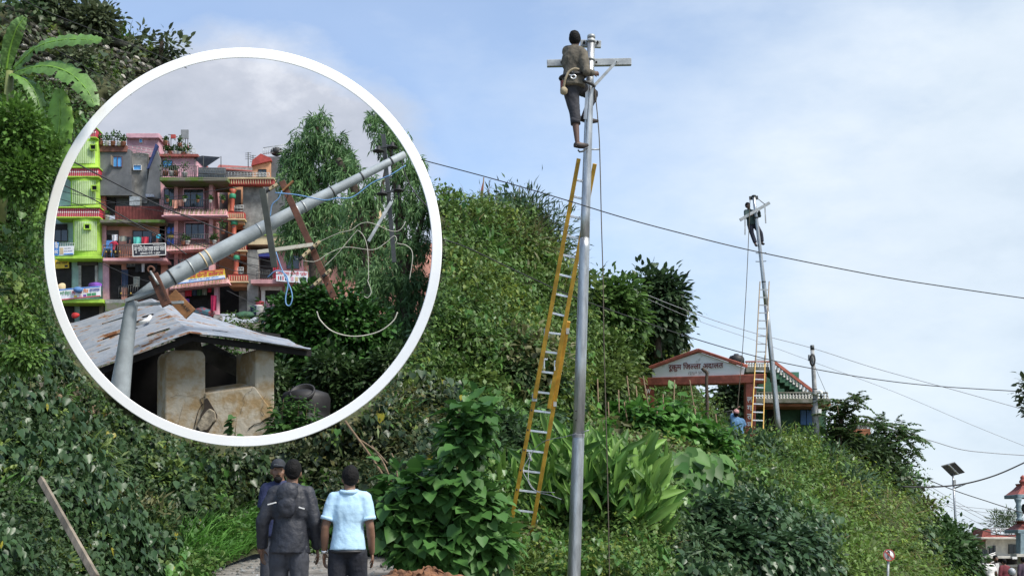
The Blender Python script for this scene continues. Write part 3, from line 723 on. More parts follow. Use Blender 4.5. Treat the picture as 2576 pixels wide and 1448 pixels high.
l2 = lambda y: np.interp(y, [707, 817, 1078], [1912, 1905.7, 1890]); r2 = lambda y: np.interp(y, [709, 817, 1078], [1935, 1926.5, 1920])
ly2 = lambda y: np.interp(y, [707, 1078], [37.6, 35.9])
rails = [((l2(1080), 1080, ly2(1080)), (l2(893), 893, ly2(893))), ((r2(1080), 1080, ly2(1080)), (r2(893), 893, ly2(893)))]
rungs = [((l2(y), y, ly2(y)), (r2(y), y + 1.2, ly2(y))) for y in np.arange(912, 1076, 20.6)]
lad2 = ladder('extension_ladder', 'smaller ladder with grey upper and yellow lower section by the court gate', rails, rungs, .03, .055, M_YEL, M_ALU, .018)
for f in (l2, r2):
    l = MB(); l.bar(P(f(910) + 1, 910, ly2(910) - .06), P(f(708), 708, ly2(708)), .03, .055, (0, 1, 0)); l.build('upper_rail', mat('worn_fibreglass', (0.30, 0.24, 0.17), .6, .3, 5), lad2)
for y in np.arange(728, 905, 19.5):
    l = MB(); l.bar(P(l2(y), y, ly2(y) - .03), P(r2(y), y + .6, ly2(y) - .03), .02, .03, (0, 0, 1)); l.build('rung', M_STEEL, lad2)

# ================================================================ old concrete pole with box and camera
Y3 = 41.0; m3 = mpp(Y3)
pl3 = thing('old_pole', P(2056.5, 1112, Y3), 'weathered grey pole right of the court gate carrying cables and camera', 'utility pole')
b = MB(); ys = np.linspace(1116, 868, 6); b.tube([P(np.interp(y, [868, 1110], [2043, 2056]), y, Y3) for y in ys], [float(np.interp(i, [0, 5], [7.2, 4.6])) * m3 for i in range(6)], 12); b.build('shaft', M_CONCP, pl3)
b = MB(); b.tube([P(2043, 868, Y3), P(2043.6, 880, Y3)], 5.2 * m3, 10); b.build('top_collar', M_DKSTEEL, pl3)
b = MB(); b.pbox(2034.5, 891, 2041, 906, Y3 - .1, .12); b.build('junction_box', M_STEEL, pl3, .01)
b = MB()
for k in range(4):
    b.tube(curve_pts([P(2044 + 7 * cos(a) * (1 - .1 * k), 905 + (15 - k) * sin(a), Y3 - .12 - .01 * k) for a in np.linspace(0, 2 * pi, 9)], 5), .016, 6)
b.build('cable_coil', M_WIRE, pl3)
for y in (978, 1004, 1012):
    b = MB(); b.tube([P(2049.5, y - 1, Y3), P(2049.6, y + 1, Y3)], 6.4 * m3, 10); b.build('clamp_band', M_DKSTEEL, pl3)
b = MB(); b.tube([P(2050, 982, Y3), P(2064, 982, Y3 - .1)], .02, 6); b.ell(P(2065.5, 987, Y3 - .1), (.06, .06, .075)); cam_o = b.build('security_camera', M_WHITE, pl3)
b = MB(); b.ell(P(2066, 996, Y3 - .1), (.055, .055, .065)); b.build('camera_dome', M_BLACK, cam_o)
b = MB(); b.pbox(2058.5, 1028, 2066.5, 1047, Y3 - .1, .12); b.build('meter_box', M_WHITE, pl3, .01)
b = MB(); b.tube([P(2044, 905, Y3), P(2060, 945, Y3 + .5), P(2084, 1000, Y3 + 2)], .008, 5); tag(b.build('service_wire', M_WIREG), 'thin wire slanting from the weathered pole to the balcony', 'wire')

# ================================================================ court gate
GL, GR = 41.0, 38.6
def gy(x): return GL + (x - 1601) * (GR - GL) / (1928 - 1601)
gate = thing('court_gate', P(1640, 1090, gy(1640)), 'brick red court gateway with painted white gable board above its beam', 'gateway')
b = MB(); b.pquad([(1601, 969.5, gy(1601)), (1928, 961.5, gy(1928)), (1928, 939.5, gy(1928)), (1601, 950, gy(1601))], .38); b.build('beam', M_REDP, gate, .02)
b = MB(); b.pquad([(1621, 1092, gy(1621) + .02), (1646, 1092, gy(1646) + .02), (1646, 969, gy(1646) + .02), (1621, 969.3, gy(1621) + .02)], .34); pilL = b.build('pillar', M_REDP, gate, .015)
b = MB(); b.pquad([(1876, 1096, gy(1876) + .02), (1900, 1096, gy(1900) + .02), (1903, 961, gy(1903) + .02), (1876, 962, gy(1876) + .02)], .34); pilR = b.build('pillar', M_REDP, gate, .015)
wpts = [(1641.6, 950), (1871, 941.2), (1874, 925), (1760, 886), (1640, 925)]
b = MB(); b.prism([P(x, y, gy(x) + .08) for x, y in wpts], (0, .2, 0)); board = b.build('gable_board', M_SIGNW, gate)
for (x0, y0), (x1, y1) in (((1637, 926), (1761, 881)), ((1760, 881), (1876, 920))):
    b = MB(); b.bar(P(x0, y0, gy(x0) + .16), P(x1, y1, gy(x1) + .16), .36, 8.5 * mpp(40), (0, 0, 1)); b.build('coping', M_REDP, gate, .02)
text_on('lettering', 'रूकुम िज{ल}ला अदालत', M_LETR, board, (1684.5, 930, gy(1684) + .08), (1821, 924.5, gy(1821) + .08), .175, .07, .022)
M_FADE = mat('faded_lettering', (0.36, 0.30, 0.27), .8, .3, 9)
text_on('lettering', '(रूकुम प{श}चम)', M_FADE, board, (1733, 941, gy(1733) + .08), (1787, 938.5, gy(1787) + .08), .085, .07, .006)
for i, ch in enumerate(('W', 'E', 'L', 'C')):
    text_on('lettering', ch, M_WHITE, pilL, (1627, 989 + i * 18.2, gy(1630) + .02), (1637, 989 + i * 18.2, gy(1637) + .02), .15, .03, .03)
for i, ch in enumerate(('{स}वा', 'ग', 'त', 'म')):
    text_on('lettering', ch, M_WHITE, pilR, (1881, 1011 + i * 21, gy(1881) + .02), (1893, 1011 + i * 21, gy(1893) + .02), .18, .03, .03)
b = MB(); b.tube(curve_pts([P(1776, 1075, 37), P(1779, 1020, 37), P(1777, 960, 37), P(1778, 938, 37), P(1770, 930, 37), P(1766, 925, 37)], 6), [.05] * 30 + [.03], 7)
tag(b.build('crooked_post', M_BARK), 'dark crooked bare branch standing in front of the gate board', 'branch')
# wrought gate leaf half open behind the arch
wg = thing('metal_gate', P(1850, 1090, 40.5), 'dark wire mesh gate leaf standing open behind the arch', 'gate leaf')
b = MB(); q = [P(1806, 1068, 40.5), P(1842, 1072, 40.2), P(1842, 1032, 40.2), P(1806, 1040, 40.5)]
for i in range(4): b.tube([q[i], q[(i + 1) % 4]], .02, 6)
b.build('gate_frame', M_DKSTEEL, wg)
for i in range(1, 9):
    t_ = i / 9; b = MB(); b.tube([q[0].lerp(q[1], t_), q[3].lerp(q[2], t_)], .008, 5); b.build('bar', M_DKSTEEL, wg)

# ================================================================ the house behind the gate
YH = 45.0
hs = thing('terrace_house', P(1990, 1090, YH), 'green house with outside staircase and white balusters behind the court gate', 'house')
M_BALU = mat('baluster_white', (0.62, 0.60, 0.54), .8, .35, 6)
M_SLAB = mat('mossy_slab', (0.20, 0.19, 0.16), .9, 0, 2.2, .4, 20, col2=(0.07, 0.08, 0.045), lo=.35, hi=.6)
M_ORNG = mat('orange_plaster', (0.42, 0.17, 0.085), .8, .35, 3)
M_HGREEN = mat('teal_plaster', (0.06, 0.17, 0.11), .8, .3, 2.5)
b = MB(); b.pbox(1880, 935, 2010, 1090, YH + 1.0, 5); b.build('wall', M_HGREEN, hs)
b = MB(); b.pbox(1896, 1024, 2078, 1095, YH + .8, .15); b.build('lower_wall', M_DGREEN, hs)
b = MB(); b.pbox(1893, 1002, 2090, 1013, YH - .6, 2.0); b.build('balcony_slab', M_SLAB, hs, .02)
b = MB(); b.pbox(1893, 1013, 2090, 1021, YH - .4, 1.8); b.build('balcony_beam', M_ORNG, hs)
b = MB(); b.pbox(1898, 985, 2082, 988.5, YH - .5, .18); b.build('handrail', M_SLAB, hs, .01)
bal = MB(); bal.lathe((0, 0, 0), [(.05, 0), (.05, .03), (.028, .05), (.055, .09), (.035, .14), (.022, .17), (.05, .19), (.05, .21)], 8)
BALU = bal.mesh('baluster')
for i in range(24):
    x = 1902 + i * 7.8; piece('baluster', BALU, hs, P(x, 1002, YH - .45), m=M_BALU)
st = MB(); pts = [(1935, 935)]
n = 8
for i in range(n):
    x = 1950 + i * 12.2; y = 945 + i * 8.2; pts += [(x, y), (x, y + 8.2)]
pts += [(2046, 1010), (2052, 1003), (1945, 924)]
b = MB(); b.prism([P(x, y, YH - .2) for x, y in pts][::-1], (0, .9, 0)); b.build('stair_flight', M_DGREEN, hs)
b = MB(); b.pbox(1876, 923, 1936, 936, YH - .1, 2.2); b.build('roof_slab', M_SLAB, hs, .02)
b = MB(); b.bar(P(1938, 903, YH - .2), P(2048, 986, YH - .2), .14, .10, (0, 0, 1)); b.build('stair_rail', M_REDP, hs)
for i in range(13):
    t_ = (i + .5) / 13; b_ = P(1944 + t_ * 104, 928 + t_ * 78, YH - .2)
    piece('baluster', BALU, hs, b_, scale=(1, 1, 1.45), m=M_BALU)
b = MB(); b.pbox(1876, 907, 1938, 910, YH - .05, .15); b.build('handrail', M_REDP, hs)
for i in range(9): piece('baluster', BALU, hs, P(1879 + i * 6.6, 923, YH), scale=(1, 1, .95), m=M_BALU)
for x0, x1 in ((2014, 2028), (2029.5, 2044)):
    b = MB(); b.pbox(x0, 1031, x1, 1068, YH + .65, .08); b.build('shutter', M_BLUE, hs, .01)
b = MB(); b.pbox(1930, 1031, 1962, 1085, YH + .72, .06); b.build('door', M_DARK, hs)
b = MB(); b.tube([P(2047, 1024, YH - .3), P(2051, 1075, YH - .3)], .09, 8); b.build('support_post', M_CONCP, hs)
b = MB(); b.pbox(1875, 965, 1885, 985, YH + .9, .06); b.build('blue_panel', M_BLUE, hs)
wt = thing('water_tank', P(1853, 905, YH), 'black round water tank on the roof behind the gable board', 'tank')
b = MB(); b.lathe(P(1853, 915, YH + 1), [(.26, 0), (.30, .03), (.30, .2), (.24, .3), (.1, .34), (.09, .38)], 14); b.build('tank_body', M_RUBB, wt)
# short balustraded wall further right
bw = thing('garden_wall', P(2170, 1090, 44), 'mossy low wall with balusters among the trees right of the house', 'wall')
b = MB(); b.pbox(2140, 1078, 2190, 1095, 44, .4); b.build('wall_base', M_ORNG, bw)
b = MB(); b.pbox(2138, 1061, 2192, 1065, 44, .3); b.build('coping', M_SLAB, bw)
for i in range(7): piece('baluster', BALU, bw, P(2143 + i * 7.4, 1079, 44.15), m=M_BALU)
b = MB(); q = [(2180, 1140, 45), (2270, 1215, 48)]
dr = thing('shed_roof', P(2230, 1190, 47), 'dark sloping sheet roof edge hidden behind the slope', 'roof')
b.bar(P(2190, 1135, 46), P(2284, 1204, 47), 2.2, .10, (0, -.5, 1)); b.build('roof_sheet', mat('dark_roof', (.08, .05, .045), .8, .3, 4), dr)
b = MB(); b.pbox(2200, 1170, 2268, 1260, 47.5, .3); b.build('wall', M_CONC, dr)
fl = thing('prayer_flag', P(1212, 540, 37), 'maroon flag drooping from a thin mast on the hilltop', 'flag')
b = MB(); b.tube([P(1211, 540, 37), P(1217, 446, 37)], .02, 6); b.build('mast', M_STICK, fl)
b = MB(); b.add([P(1216, 452, 37), P(1211, 520, 36.95), P(1206.5, 512, 36.8), P(1209, 480, 36.85)], [(0, 1, 2), (0, 2, 3)]); b.build('cloth', mat('maroon_cloth', (.16, .035, .035), .9, .3, 6), fl)
rr = thing('red_roof_house', P(1425, 730, 52), 'corner of a red roofed house peeping out behind the ladder', 'house')
b = MB(); b.prism([P(1404, 688, 52), P(1452, 688, 52), P(1452, 712, 52), P(1422, 713, 52)], (0, 4, 0)); b.build('roof', M_REDP, rr)
b = MB(); b.pbox(1424, 713, 1470, 800, 52.3, 4); b.build('wall', M_CONC, rr)

# ================================================================ solar lamp, road sign, leaning pole
Y4 = 50.0; m4 = mpp(Y4)
sl_ = thing('solar_lamp', P(2406, 1400, Y4), 'solar street lamp with dark tilted panel above the slope at right', 'street lamp')
b = MB(); b.tube([P(2406.5, 1420, Y4), P(2404.6, 1320, Y4), P(2396.5, 1182, Y4)], [3.6 * m4, 3.2 * m4, 2.2 * m4], 10); b.build('post', M_GALV, sl_)
pan = [P(2366.6, 1170.6, Y4 - .45), P(2392, 1195, Y4 + .1), P(2426, 1185.5, Y4 + .1), P(2401.5, 1161, Y4 - .45)]
nrm = (pan[1] - pan[0]).cross(pan[3] - pan[0]).normalized()
b = MB(); b.hexa(pan, [p - nrm * .05 if nrm.y > 0 else p + nrm * .05 for p in pan]); b.build('solar_panel', mat('panel_dark', (.05, .055, .05), .5, .2, 4), sl_)
b = MB(); b.bar((pan[0] + pan[3]) / 2 + Vector((0, -.03, -.03)), (pan[1] + pan[2]) / 2 + Vector((0, -.03, -.03)), .1, .04, (0, 0, 1)); b.build('panel_rail', M_ALU, sl_)
b = MB(); b.pbox(2399, 1206, 2405, 1221, Y4 - .1, .18); b.build('battery_box', M_STEEL, sl_)
b = MB(); b.tube([P(2399, 1228, Y4), P(2414, 1222, Y4 - .1), P(2424, 1218, Y4 - .2)], .03, 6); am = b.build('lamp_arm', M_GALV, sl_)
b = MB(); b.bar(P(2422, 1219.5, Y4 - .2), P(2432, 1214.5, Y4 - .25), .12, .05, (0, 0, 1)); b.build('lamp_head', M_STEEL, sl_)
Y5 = 26.5; m5 = mpp(Y5)
sg = thing('road_sign', P(2232, 1500, Y5), 'round white no parking sign on a thin post by the bank', 'sign')
b = MB(); b.tube([P(2231.5, 1510, Y5), P(2235, 1400, Y5)], .028, 8); b.build('post', M_STEEL, sg)
c0 = P(2236, 1395, Y5 - .04)
b = MB(); b.lathe(c0, [(14.6 * m5, 0), (14.6 * m5, .012)], 32, (0, -1, 0)); disc = b.build('disc', M_WHITE, sg)
M_SRED = mat('sign_red', (.42, .07, .05), .6, .25, 8)
b = MB(); vs = []; 
for i in range(32):
    a = 2 * pi * i / 32
    for r, d in ((14.6, -.013), (12.4, -.013), (12.4, -.017), (14.6, -.017)): vs.append(c0 + Vector((r * m5 * cos(a), d - .002, r * m5 * sin(a))))
b.add(vs, [(i * 4 + j, i * 4 + (j + 1) % 4, ((i + 1) % 32) * 4 + (j + 1) % 4, ((i + 1) % 32) * 4 + j) for i in range(32) for j in range(4)]); b.build('border', M_SRED, disc)
text_on('letter', 'P', M_BLACK, disc, (2232.5, 1402, Y5 - .06), (2240, 1402, Y5 - .06), .145, .004, .05)
b = MB(); b.bar(c0 + Vector((-8.5 * m5, -.024, 8.8 * m5)), c0 + Vector((8.5 * m5, -.024, -8.8 * m5)), .03, .003, (0, -1, 0)); b.build('slash', M_SRED, disc)
b = MB(); b.tube([P(2447.7, 1361, 45), P(2486, 1456, 45)], [.06, .08], 8)
tag(b.build('leaning_post', M_CONCP), 'pale post leaning in front of the white house at far right', 'post')

# ================================================================ white house and shrine tower at far right
ZD = lambda zx, zy, Y: P(2264 + zx * .2398, 1100.6 + zy * .2398, Y)
def zd(zx, zy): return (2264 + zx * .2398, 1100.6 + zy * .2398)
def zbox(mb, x0, y0, x1, y1, Y, d, Y2=None):
    a, b_ = zd(x0, y0), zd(x1, y1); return mb.pbox(a[0], a[1], b_[0], b_[1], Y, d, Y2)
YW = 62.0
wh = thing('white_house', ZD(1000, 1460, YW), 'cream white house with red tiled roof trim and dark windows at far right', 'house')
M_CREAM = mat('cream_wall', (.58, .55, .48), .85, .25, 2.5); M_RTILE = mat('red_tiles', (.30, .085, .07), .8, .35, 9, .4, 40)
b = MB(); zbox(b, 900, 1050, 1340, 1460, YW, 6); b.build('wall', M_CREAM, wh)
b = MB(); zbox(b, 780, 1130, 915, 1470, YW + 1.2, 4); b.build('side_wall', M_CREAM, wh)
b = MB(); zbox(b, 850, 1040, 1345, 1062, YW - .7, 1.2); b.build('cornice', M_CREAM, wh, .03)
b = MB(); b.hexa([ZD(860, 1046, YW - .7), ZD(1345, 1046, YW - .7), ZD(1345, 1010, YW - .2), ZD(940, 1010, YW - .2)], [ZD(860, 1046, YW), ZD(1345, 1046, YW), ZD(1345, 1010, YW + .3), ZD(940, 1010, YW + .3)]); b.build('tiled_eave', M_RTILE, wh)
b = MB(); b.prism([ZD(850, 1090, YW - .5), ZD(960, 1050, YW - .5), ZD(950, 955, YW - .5), ZD(872, 955, YW - .5)], (0, 1.5, 0)); b.build('gable_roof', M_RTILE, wh)
b = MB(); b.prism([ZD(700, 1090, YW + 1), ZD(845, 1130, YW + 1), ZD(845, 1095, YW + 1), ZD(770, 1035, YW + 1), ZD(705, 1035, YW + 1)], (0, 2, 0)); b.build('low_roof', M_RTILE, wh)
b = MB(); b.prism([ZD(770, 1060, YW + 1.5), ZD(850, 1120, YW + 1.5), ZD(850, 1035, YW + 1.5), ZD(790, 1045, YW + 1.5)], (0, 2, 0)); b.build('middle_roof', M_RTILE, wh)
for x0, y0, x1, y1 in ((833, 1168, 918, 1265), (940, 1140, 972, 1222), (978, 1128, 1004, 1218), (1142, 1115, 1290, 1212)):
    b = MB(); zbox(b, x0, y0, x1, y1, YW - .08, .2); w_ = b.build('window', M_DKSTEEL, wh)
    nn_ = 3 if x1 - x0 > 60 else 1
    for i in range(nn_):
        b = MB(); xa = x0 + 4 + i * (x1 - x0 - 4) / nn_; zbox(b, xa, y0 + 5, x0 + (i + 1) * (x1 - x0 - 4) / nn_, y1 - 5, YW - .11, .02); b.build('pane', M_GLASS, w_)
b = MB(); zbox(b, 890, 1240, 1345, 1262, YW - 1.4, 1.6); b.build('balcony_slab', M_CREAM, wh)
b = MB(); zbox(b, 810, 1330, 1345, 1350, YW - 1.0, 1.2); b.build('ledge', M_CREAM, wh)
b = MB(); zbox(b, 1000, 1268, 1345, 1330, YW - .2, .25); b.build('lower_opening', M_DARK, wh)
b = MB(); zbox(b, 1180, 1215, 1260, 1270, YW - 1.5, .05); b.build('hung_sheet', M_WHITE, wh)
rl = MB()
for y in (945, 965): rl.tube([ZD(960, y, YW - .4), ZD(1345, y + 5, YW - .4)], .03, 5)
for x in range(965, 1340, 45): rl.tube([ZD(x, 945, YW - .4), ZD(x, 1000, YW - .4)], .03, 5)
rl.build('roof_railing', M_WHITE, wh)
rl = MB(); rl.tube(curve_pts([ZD(790, 1055, YW), ZD(800, 1020, YW), ZD(840, 1005, YW), ZD(850, 1035, YW)], 5), .03, 5); rl.build('stair_railing', M_WHITE, wh)
for k, (y0, dx) in enumerate(((1240, 0), (1330, 0))):
    rl = MB()
    for yy in (0, -18): rl.tube([ZD(880, y0 + yy - 10 + 30, YW - 1.4), ZD(1000, y0 + yy - 20, YW - 1.4)], .025, 5)
    rl.build('balcony_rail', M_WHITE, wh)
an = thing('roof_antenna', ZD(750, 1035, YW + 1), 'small dark television antenna on the low red roof', 'antenna')
b = MB(); b.tube([ZD(752, 1037, YW + 1.5), ZD(750, 998, YW + 1.5)], .025, 5); b.tube([ZD(722, 999, YW + 1.5), ZD(778, 997, YW + 1.5)], .025, 5); b.build('antenna_rod', M_DKSTEEL, an)
pb = thing('street_pillar', ZD(790, 1340, 52), 'short dark post with box standing before the white house', 'post')
b = MB(); b.tube([ZD(795, 1340, 52), ZD(785, 1225, 52)], .12, 8); b.build('shaft', M_BARK, pb)
b = MB(); zbox(b, 768, 1225, 805, 1295, 51.8, .3); b.build('box', M_DKSTEEL, pb)
YT = 48.0
tw_ = thing('shrine_tower', ZD(1340, 1400, YT), 'shrine tower with two red tiled tiers and carved pillars at right edge', 'shrine')
M_TBLUE = mat('blue_grey_paint', (.22, .30, .33), .7, .3, 5)
def roof_tier(cx, ytop, ybot, wtop, wbot, nm):
    b = MB(); sc_ = .2398; r1, r0 = wbot * sc_ * mpp(YT), wtop * sc_ * mpp(YT); c1 = ZD(cx, ybot, YT + .8); c0_ = ZD(cx, ytop, YT + .8)
    prof = [(1, 0), (.86, .18), (.62, .5), (.45, .8), (r0 / r1, 1)]; vs = []
    for k, h in prof:
        for sx, sy in ((-1, -1), (1, -1), (1, 1), (-1, 1)): vs.append(Vector((c1.x + sx * r1 * k, c1.y + sy * r1 * k, c1.z + h * (c0_.z - c1.z))))
    fs = [(i * 4 + j, i * 4 + (j + 1) % 4, i * 4 + 4 + (j + 1) % 4, i * 4 + 4 + j) for i in range(4) for j in range(4)] + [(3, 2, 1, 0), (16, 17, 18, 19)]
    b.add(vs, fs); b.build(nm, M_RTILE, tw_)
    b = MB(); b.box(c1 - Vector((0, 0, .06)), (2.06 * r1, 2.06 * r1, .14)); b.build('eave_slab', M_TBLUE, tw_, .02)
roof_tier(1335, 480, 600, 85, 172, 'upper_roof'); roof_tier(1345, 870, 965, 120, 178, 'lower_roof')
for x, y in ((1255, 1),):
    for dx, dy in ((0, 0), (165, 0), (0, 2.3)):
        b = MB(); q = ZD(x + dx, 865, YT + dy); h = 225 * .2398 * mpp(YT)
        b.lathe(q, [(.13, 0), (.13, .06), (.08, .1), (.1, h * .25), (.13, h * .4), (.075, h * .5), (.12, h * .62), (.08, h * .75), (.13, h * .92), (.15, h)], 10); b.build('carved_pillar', M_TBLUE, tw_)
b = MB(); zbox(b, 1266, 1000, 1305, 1215, YT, .45); b.build('lower_pillar', M_TBLUE, tw_); b = MB(); zbox(b, 1345, 1000, 1384, 1215, YT, .45); b.build('lower_pillar', M_TBLUE, tw_); b = MB(); zbox(b, 1275, 1245, 1420, 1470, YT, .4); b.build('plinth', M_CREAM, tw_)
b = MB(); zbox(b, 1225, 1215, 1420, 1245, YT - .2, .6); b.build('base_slab', M_CREAM, tw_)
b = MB(); q = ZD(1295, 478, YT - .1)
b.lathe(q, [(.12, 0), (.16, .05), (.15, .1), (.09, .17), (.11, .22), (.08, .27), (.02, .32)], 10); b.build('finial_figure', mat('finial_red', (.36, .08, .06), .6, .3, 8), tw_)
b = MB(); b.ell(ZD(1300, 745, YT + 1), (.1, .1, .2)); b.build('bell', M_DKSTEEL, tw_)
# ================================================================ the town seen through the frame
W1 = lambda zx, zy: (125.8 + zx * .3475, 125.8 + zy * .3475)      # working rulers for the measured picture positions
W2 = lambda zx, zy: (566 + zx * .3822, 251.6 + zy * .3822)
W3 = lambda zx, zy: (125.8 + zx * .3909, 566 + zy * .3909)
W4 = lambda zx, zy: (125.8 + zx * .21717, 534.6 + zy * .21717)    # fine ruler, left half
W5 = lambda zx, zy: (377.4 + zx * .21717, 534.6 + zy * .21717)    # fine ruler, right half
YT0 = 85.0
def rect(W, x0, y0, x1, y1): a, b_ = W(x0, y0), W(x1, y1); return a[0], a[1], b_[0], b_[1]
def block(name, W, r, Y, d, m, parent, bevel=0):
    b = MB(); b.pbox(*rect(W, *r), Y, d); return b.build(name, m, parent, bevel)
def prect(x0, y0, x1, y1): return (x0, y0, x1, y1)
ID = lambda x, y: (x, y)
M_PINK = mat('pink_plaster', (0.60, 0.32, 0.33), 0.85, 0.35, 0.7, 0.2, 12)
M_PINK2 = mat('pale_pink_plaster', (0.62, 0.36, 0.42), 0.85, 0.35, 0.8, 0.2, 12)
M_SALM = mat('salmon_plaster', (0.60, 0.29, 0.22), 0.85, 0.35, 0.8, 0.2, 12)
M_LIME = mat('lime_green_paint', (0.36, 0.60, 0.06), 0.7, 0.3, 0.8)
M_PALEG = mat('pale_green_strip', (0.55, 0.70, 0.36), 0.7, 0.2, 1.5)
M_TEAL = mat('pale_teal_plaster', (0.34, 0.50, 0.47), 0.8, 0.3, 0.8)
M_GREYC = mat('grey_cement', (0.16, 0.165, 0.175), 0.9, 0.0, 0.9, 0.3, 10, col2=(0.075, 0.08, 0.088), lo=.3, hi=.7)
M_GREYB = mat('grey_block', (0.24, 0.235, 0.22), 0.9, 0.45, 1.4, 0.3, 12)
M_MOSS = mat('mossy_concrete', (0.16, 0.15, 0.12), 0.95, 0, 1.2, .4, 12, col2=(0.09, 0.15, 0.03), lo=.42, hi=.56)
M_CRED = mat('bright_red_paint', (0.50, 0.045, 0.075), 0.6, 0.2, 2)
M_MAR = mat('maroon_sheet', (0.20, 0.055, 0.05), 0.75, 0.35, 1.5)
M_FRAMEB = mat('dark_wood_frame', (0.045, 0.03, 0.025), 0.6, 0.3, 4)
M_SKYG = mat('sky_blue_pane', (0.10, 0.36, 0.75), 0.15, 0.2, 2)
M_TILEP = mat('pink_tile', (0.58, 0.32, 0.29), 0.8, 0.35, 4)
M_OR = mat('orange_wall', (0.62, 0.31, 0.17), 0.85, 0.3, 0.8, .2, 12)
M_BAND = mat('red_band', (0.40, 0.06, 0.05), 0.7, 0.3, 2)
M_CREAMW = mat('pale_yellow_wall', (0.58, 0.46, 0.28), 0.85, 0.3, 0.8)
M_GILT = mat('gilt', (.38, .24, .05), .5, .2, 4, metal=.3)
M_POTW = mat('pot_white', (0.6, 0.58, 0.55), .6, .2, 3); M_POT = mat('clay_pot', (.3, .12, .07), .8, .3, 3)
# brick facing: courses and joints as a wall pattern too fine to pick apart at this distance
M_BRK = bpy.data.materials.new('brick_facing'); M_BRK.use_nodes = True
_t = M_BRK.node_tree; _b = _t.nodes.new('ShaderNodeTexBrick'); _b.inputs['Color1'].default_value = (.16, .05, .045, 1); _b.inputs['Color2'].default_value = (.11, .035, .035, 1); _b.inputs['Mortar'].default_value = (.42, .22, .22, 1)
_b.inputs['Scale'].default_value = 3.2; _b.inputs['Mortar Size'].default_value = .03
_c = _t.nodes.new('ShaderNodeTexCoord'); _m = _t.nodes.new('ShaderNodeMapping'); _m.inputs['Rotation'].default_value = (radians(90), 0, 0)
_t.links.new(_c.outputs['Object'], _m.inputs[0]); _t.links.new(_m.outputs[0], _b.inputs[0]); _t.links.new(_b.outputs[0], _t.nodes['Principled BSDF'].inputs['Base Color'])

def window(parent, W, r, Y, cols=2, rows=1, frame=M_FRAMEB, glass=M_GLASS, surround=None, sw=1.6, sill=False):
    x0, y0, x1, y1 = rect(W, *r)
    b = MB()
    if surround:
        s = MB()
        for q in ((x0 - sw, y0 - sw, x1 + sw, y0), (x0 - sw, y1, x1 + sw, y1 + sw), (x0 - sw, y0, x0, y1), (x1, y0, x1 + sw, y1)): s.pbox(*q, Y - .10, .22)
        s.build('window_surround', surround, parent)
    t_ = .55
    for q in ((x0, y0, x1, y0 + t_), (x0, y1 - t_, x1, y1), (x0, y0 + t_, x0 + t_, y1 - t_), (x1 - t_, y0 + t_, x1, y1 - t_)): b.pbox(*q, Y - .05, .12)
    for i in range(1, cols): xx = x0 + (x1 - x0) * i / cols; b.pbox(xx - .3, y0 + t_, xx + .3, y1 - t_, Y - .05, .1)
    w_ = b.build('window', frame, parent)
    for i in range(cols):
        for j in range(rows):
            g = MB(); xa = x0 + (x1 - x0) * i / cols + .4; xb = x0 + (x1 - x0) * (i + 1) / cols - .4; ya = y0 + (y1 - y0) * j / rows + .4; yb = y0 + (y1 - y0) * (j + 1) / rows - .4
            g.pbox(xa, ya, xb, yb, Y + .02, .03); g.build('pane', glass, w_)
    return w_
def railing(name, parent, W, pts, h, n, Y, m, rails=2, th=.018):
    """posts and rails between two ruler positions"""
    a, b_ = P(*W(*pts[0]), Y), P(*W(*pts[1]), Y); mb = MB()
    for k in range(rails):
        z = Vector((0, 0, h * (1 - k * (.85 / max(rails - 1, 1))))); mb.tube([a + z, b_ + z], th * 1.3, 5)
    for i in range(n + 1):
        q = a.lerp(b_, i / n); mb.tube([q, q + Vector((0, 0, h))], th, 4)
    return mb.build(name, m, parent)
def pots(parent_label, spots, Y, group):
    for i, (x, y, s, lab, leafy) in enumerate(spots):
        q = P(x, y, Y); t_ = thing('potted_plant', q, lab, 'potted plant', group)
        b = MB(); b.lathe(q, [(.08 * s, 0), (.11 * s, .02), (.14 * s, .2 * s), (.155 * s, .23 * s)], 9); b.build('pot', M_POTW if i % 2 else M_POT, t_)
        if leafy:
            n = 70; p = np.array(q) + np.array([0, 0, (.23 * s + leafy * .28)]) + RNG.normal(size=(n, 3)) * np.array([.12, .10, .15]) * leafy
            me = leaf_mesh('foliage', p - np.array(org(t_)), rdir(n) + UP * .6, rdir(n) + UP * .4, np.full(n, .17) * (.7 + .6 * RNG.random(n)), tints(n, (.03, .07, .02), (.1, .18, .04)), T_SMALL)
            link_mesh('foliage', me, LEAF, t_)

# ---------------------------------------------------------------- lime green house
gh = thing('green_house', P(200, 800, YT0), 'lime green house with striped bay and red scalloped bands at left', 'house')
block('wall', W1, (-60, 650, 175, 1460), YT0 + .7, 8, M_TEAL, gh)
block('lower_wall', W3, (-20, 190, 343, 640), YT0 + .45, 8, M_TEAL, gh)
def bay(y0, y1, x0, x1):     # rounded bay, bulging towards the street
    a = rect(W1, x0, y0, x1, y1); n = 9; f_, b_ = [], []
    mb = MB()
    for i in range(n + 1):
        t_ = i / n; x = a[0] + (a[2] - a[0]) * t_; dy = -.55 * sin(pi * min(1, t_ * .85 + .1))
        f_.append((P(x, a[1], YT0 + dy), P(x, a[3], YT0 + dy)))
    for i in range(n):
        mb.hexa([f_[i][1], f_[i + 1][1], f_[i + 1][0], f_[i][0]], [q + Vector((0, 1.2, 0)) for q in (f_[i][1], f_[i + 1][1], f_[i + 1][0], f_[i][0])])
    return mb.build('bay', M_LIME, gh), f_
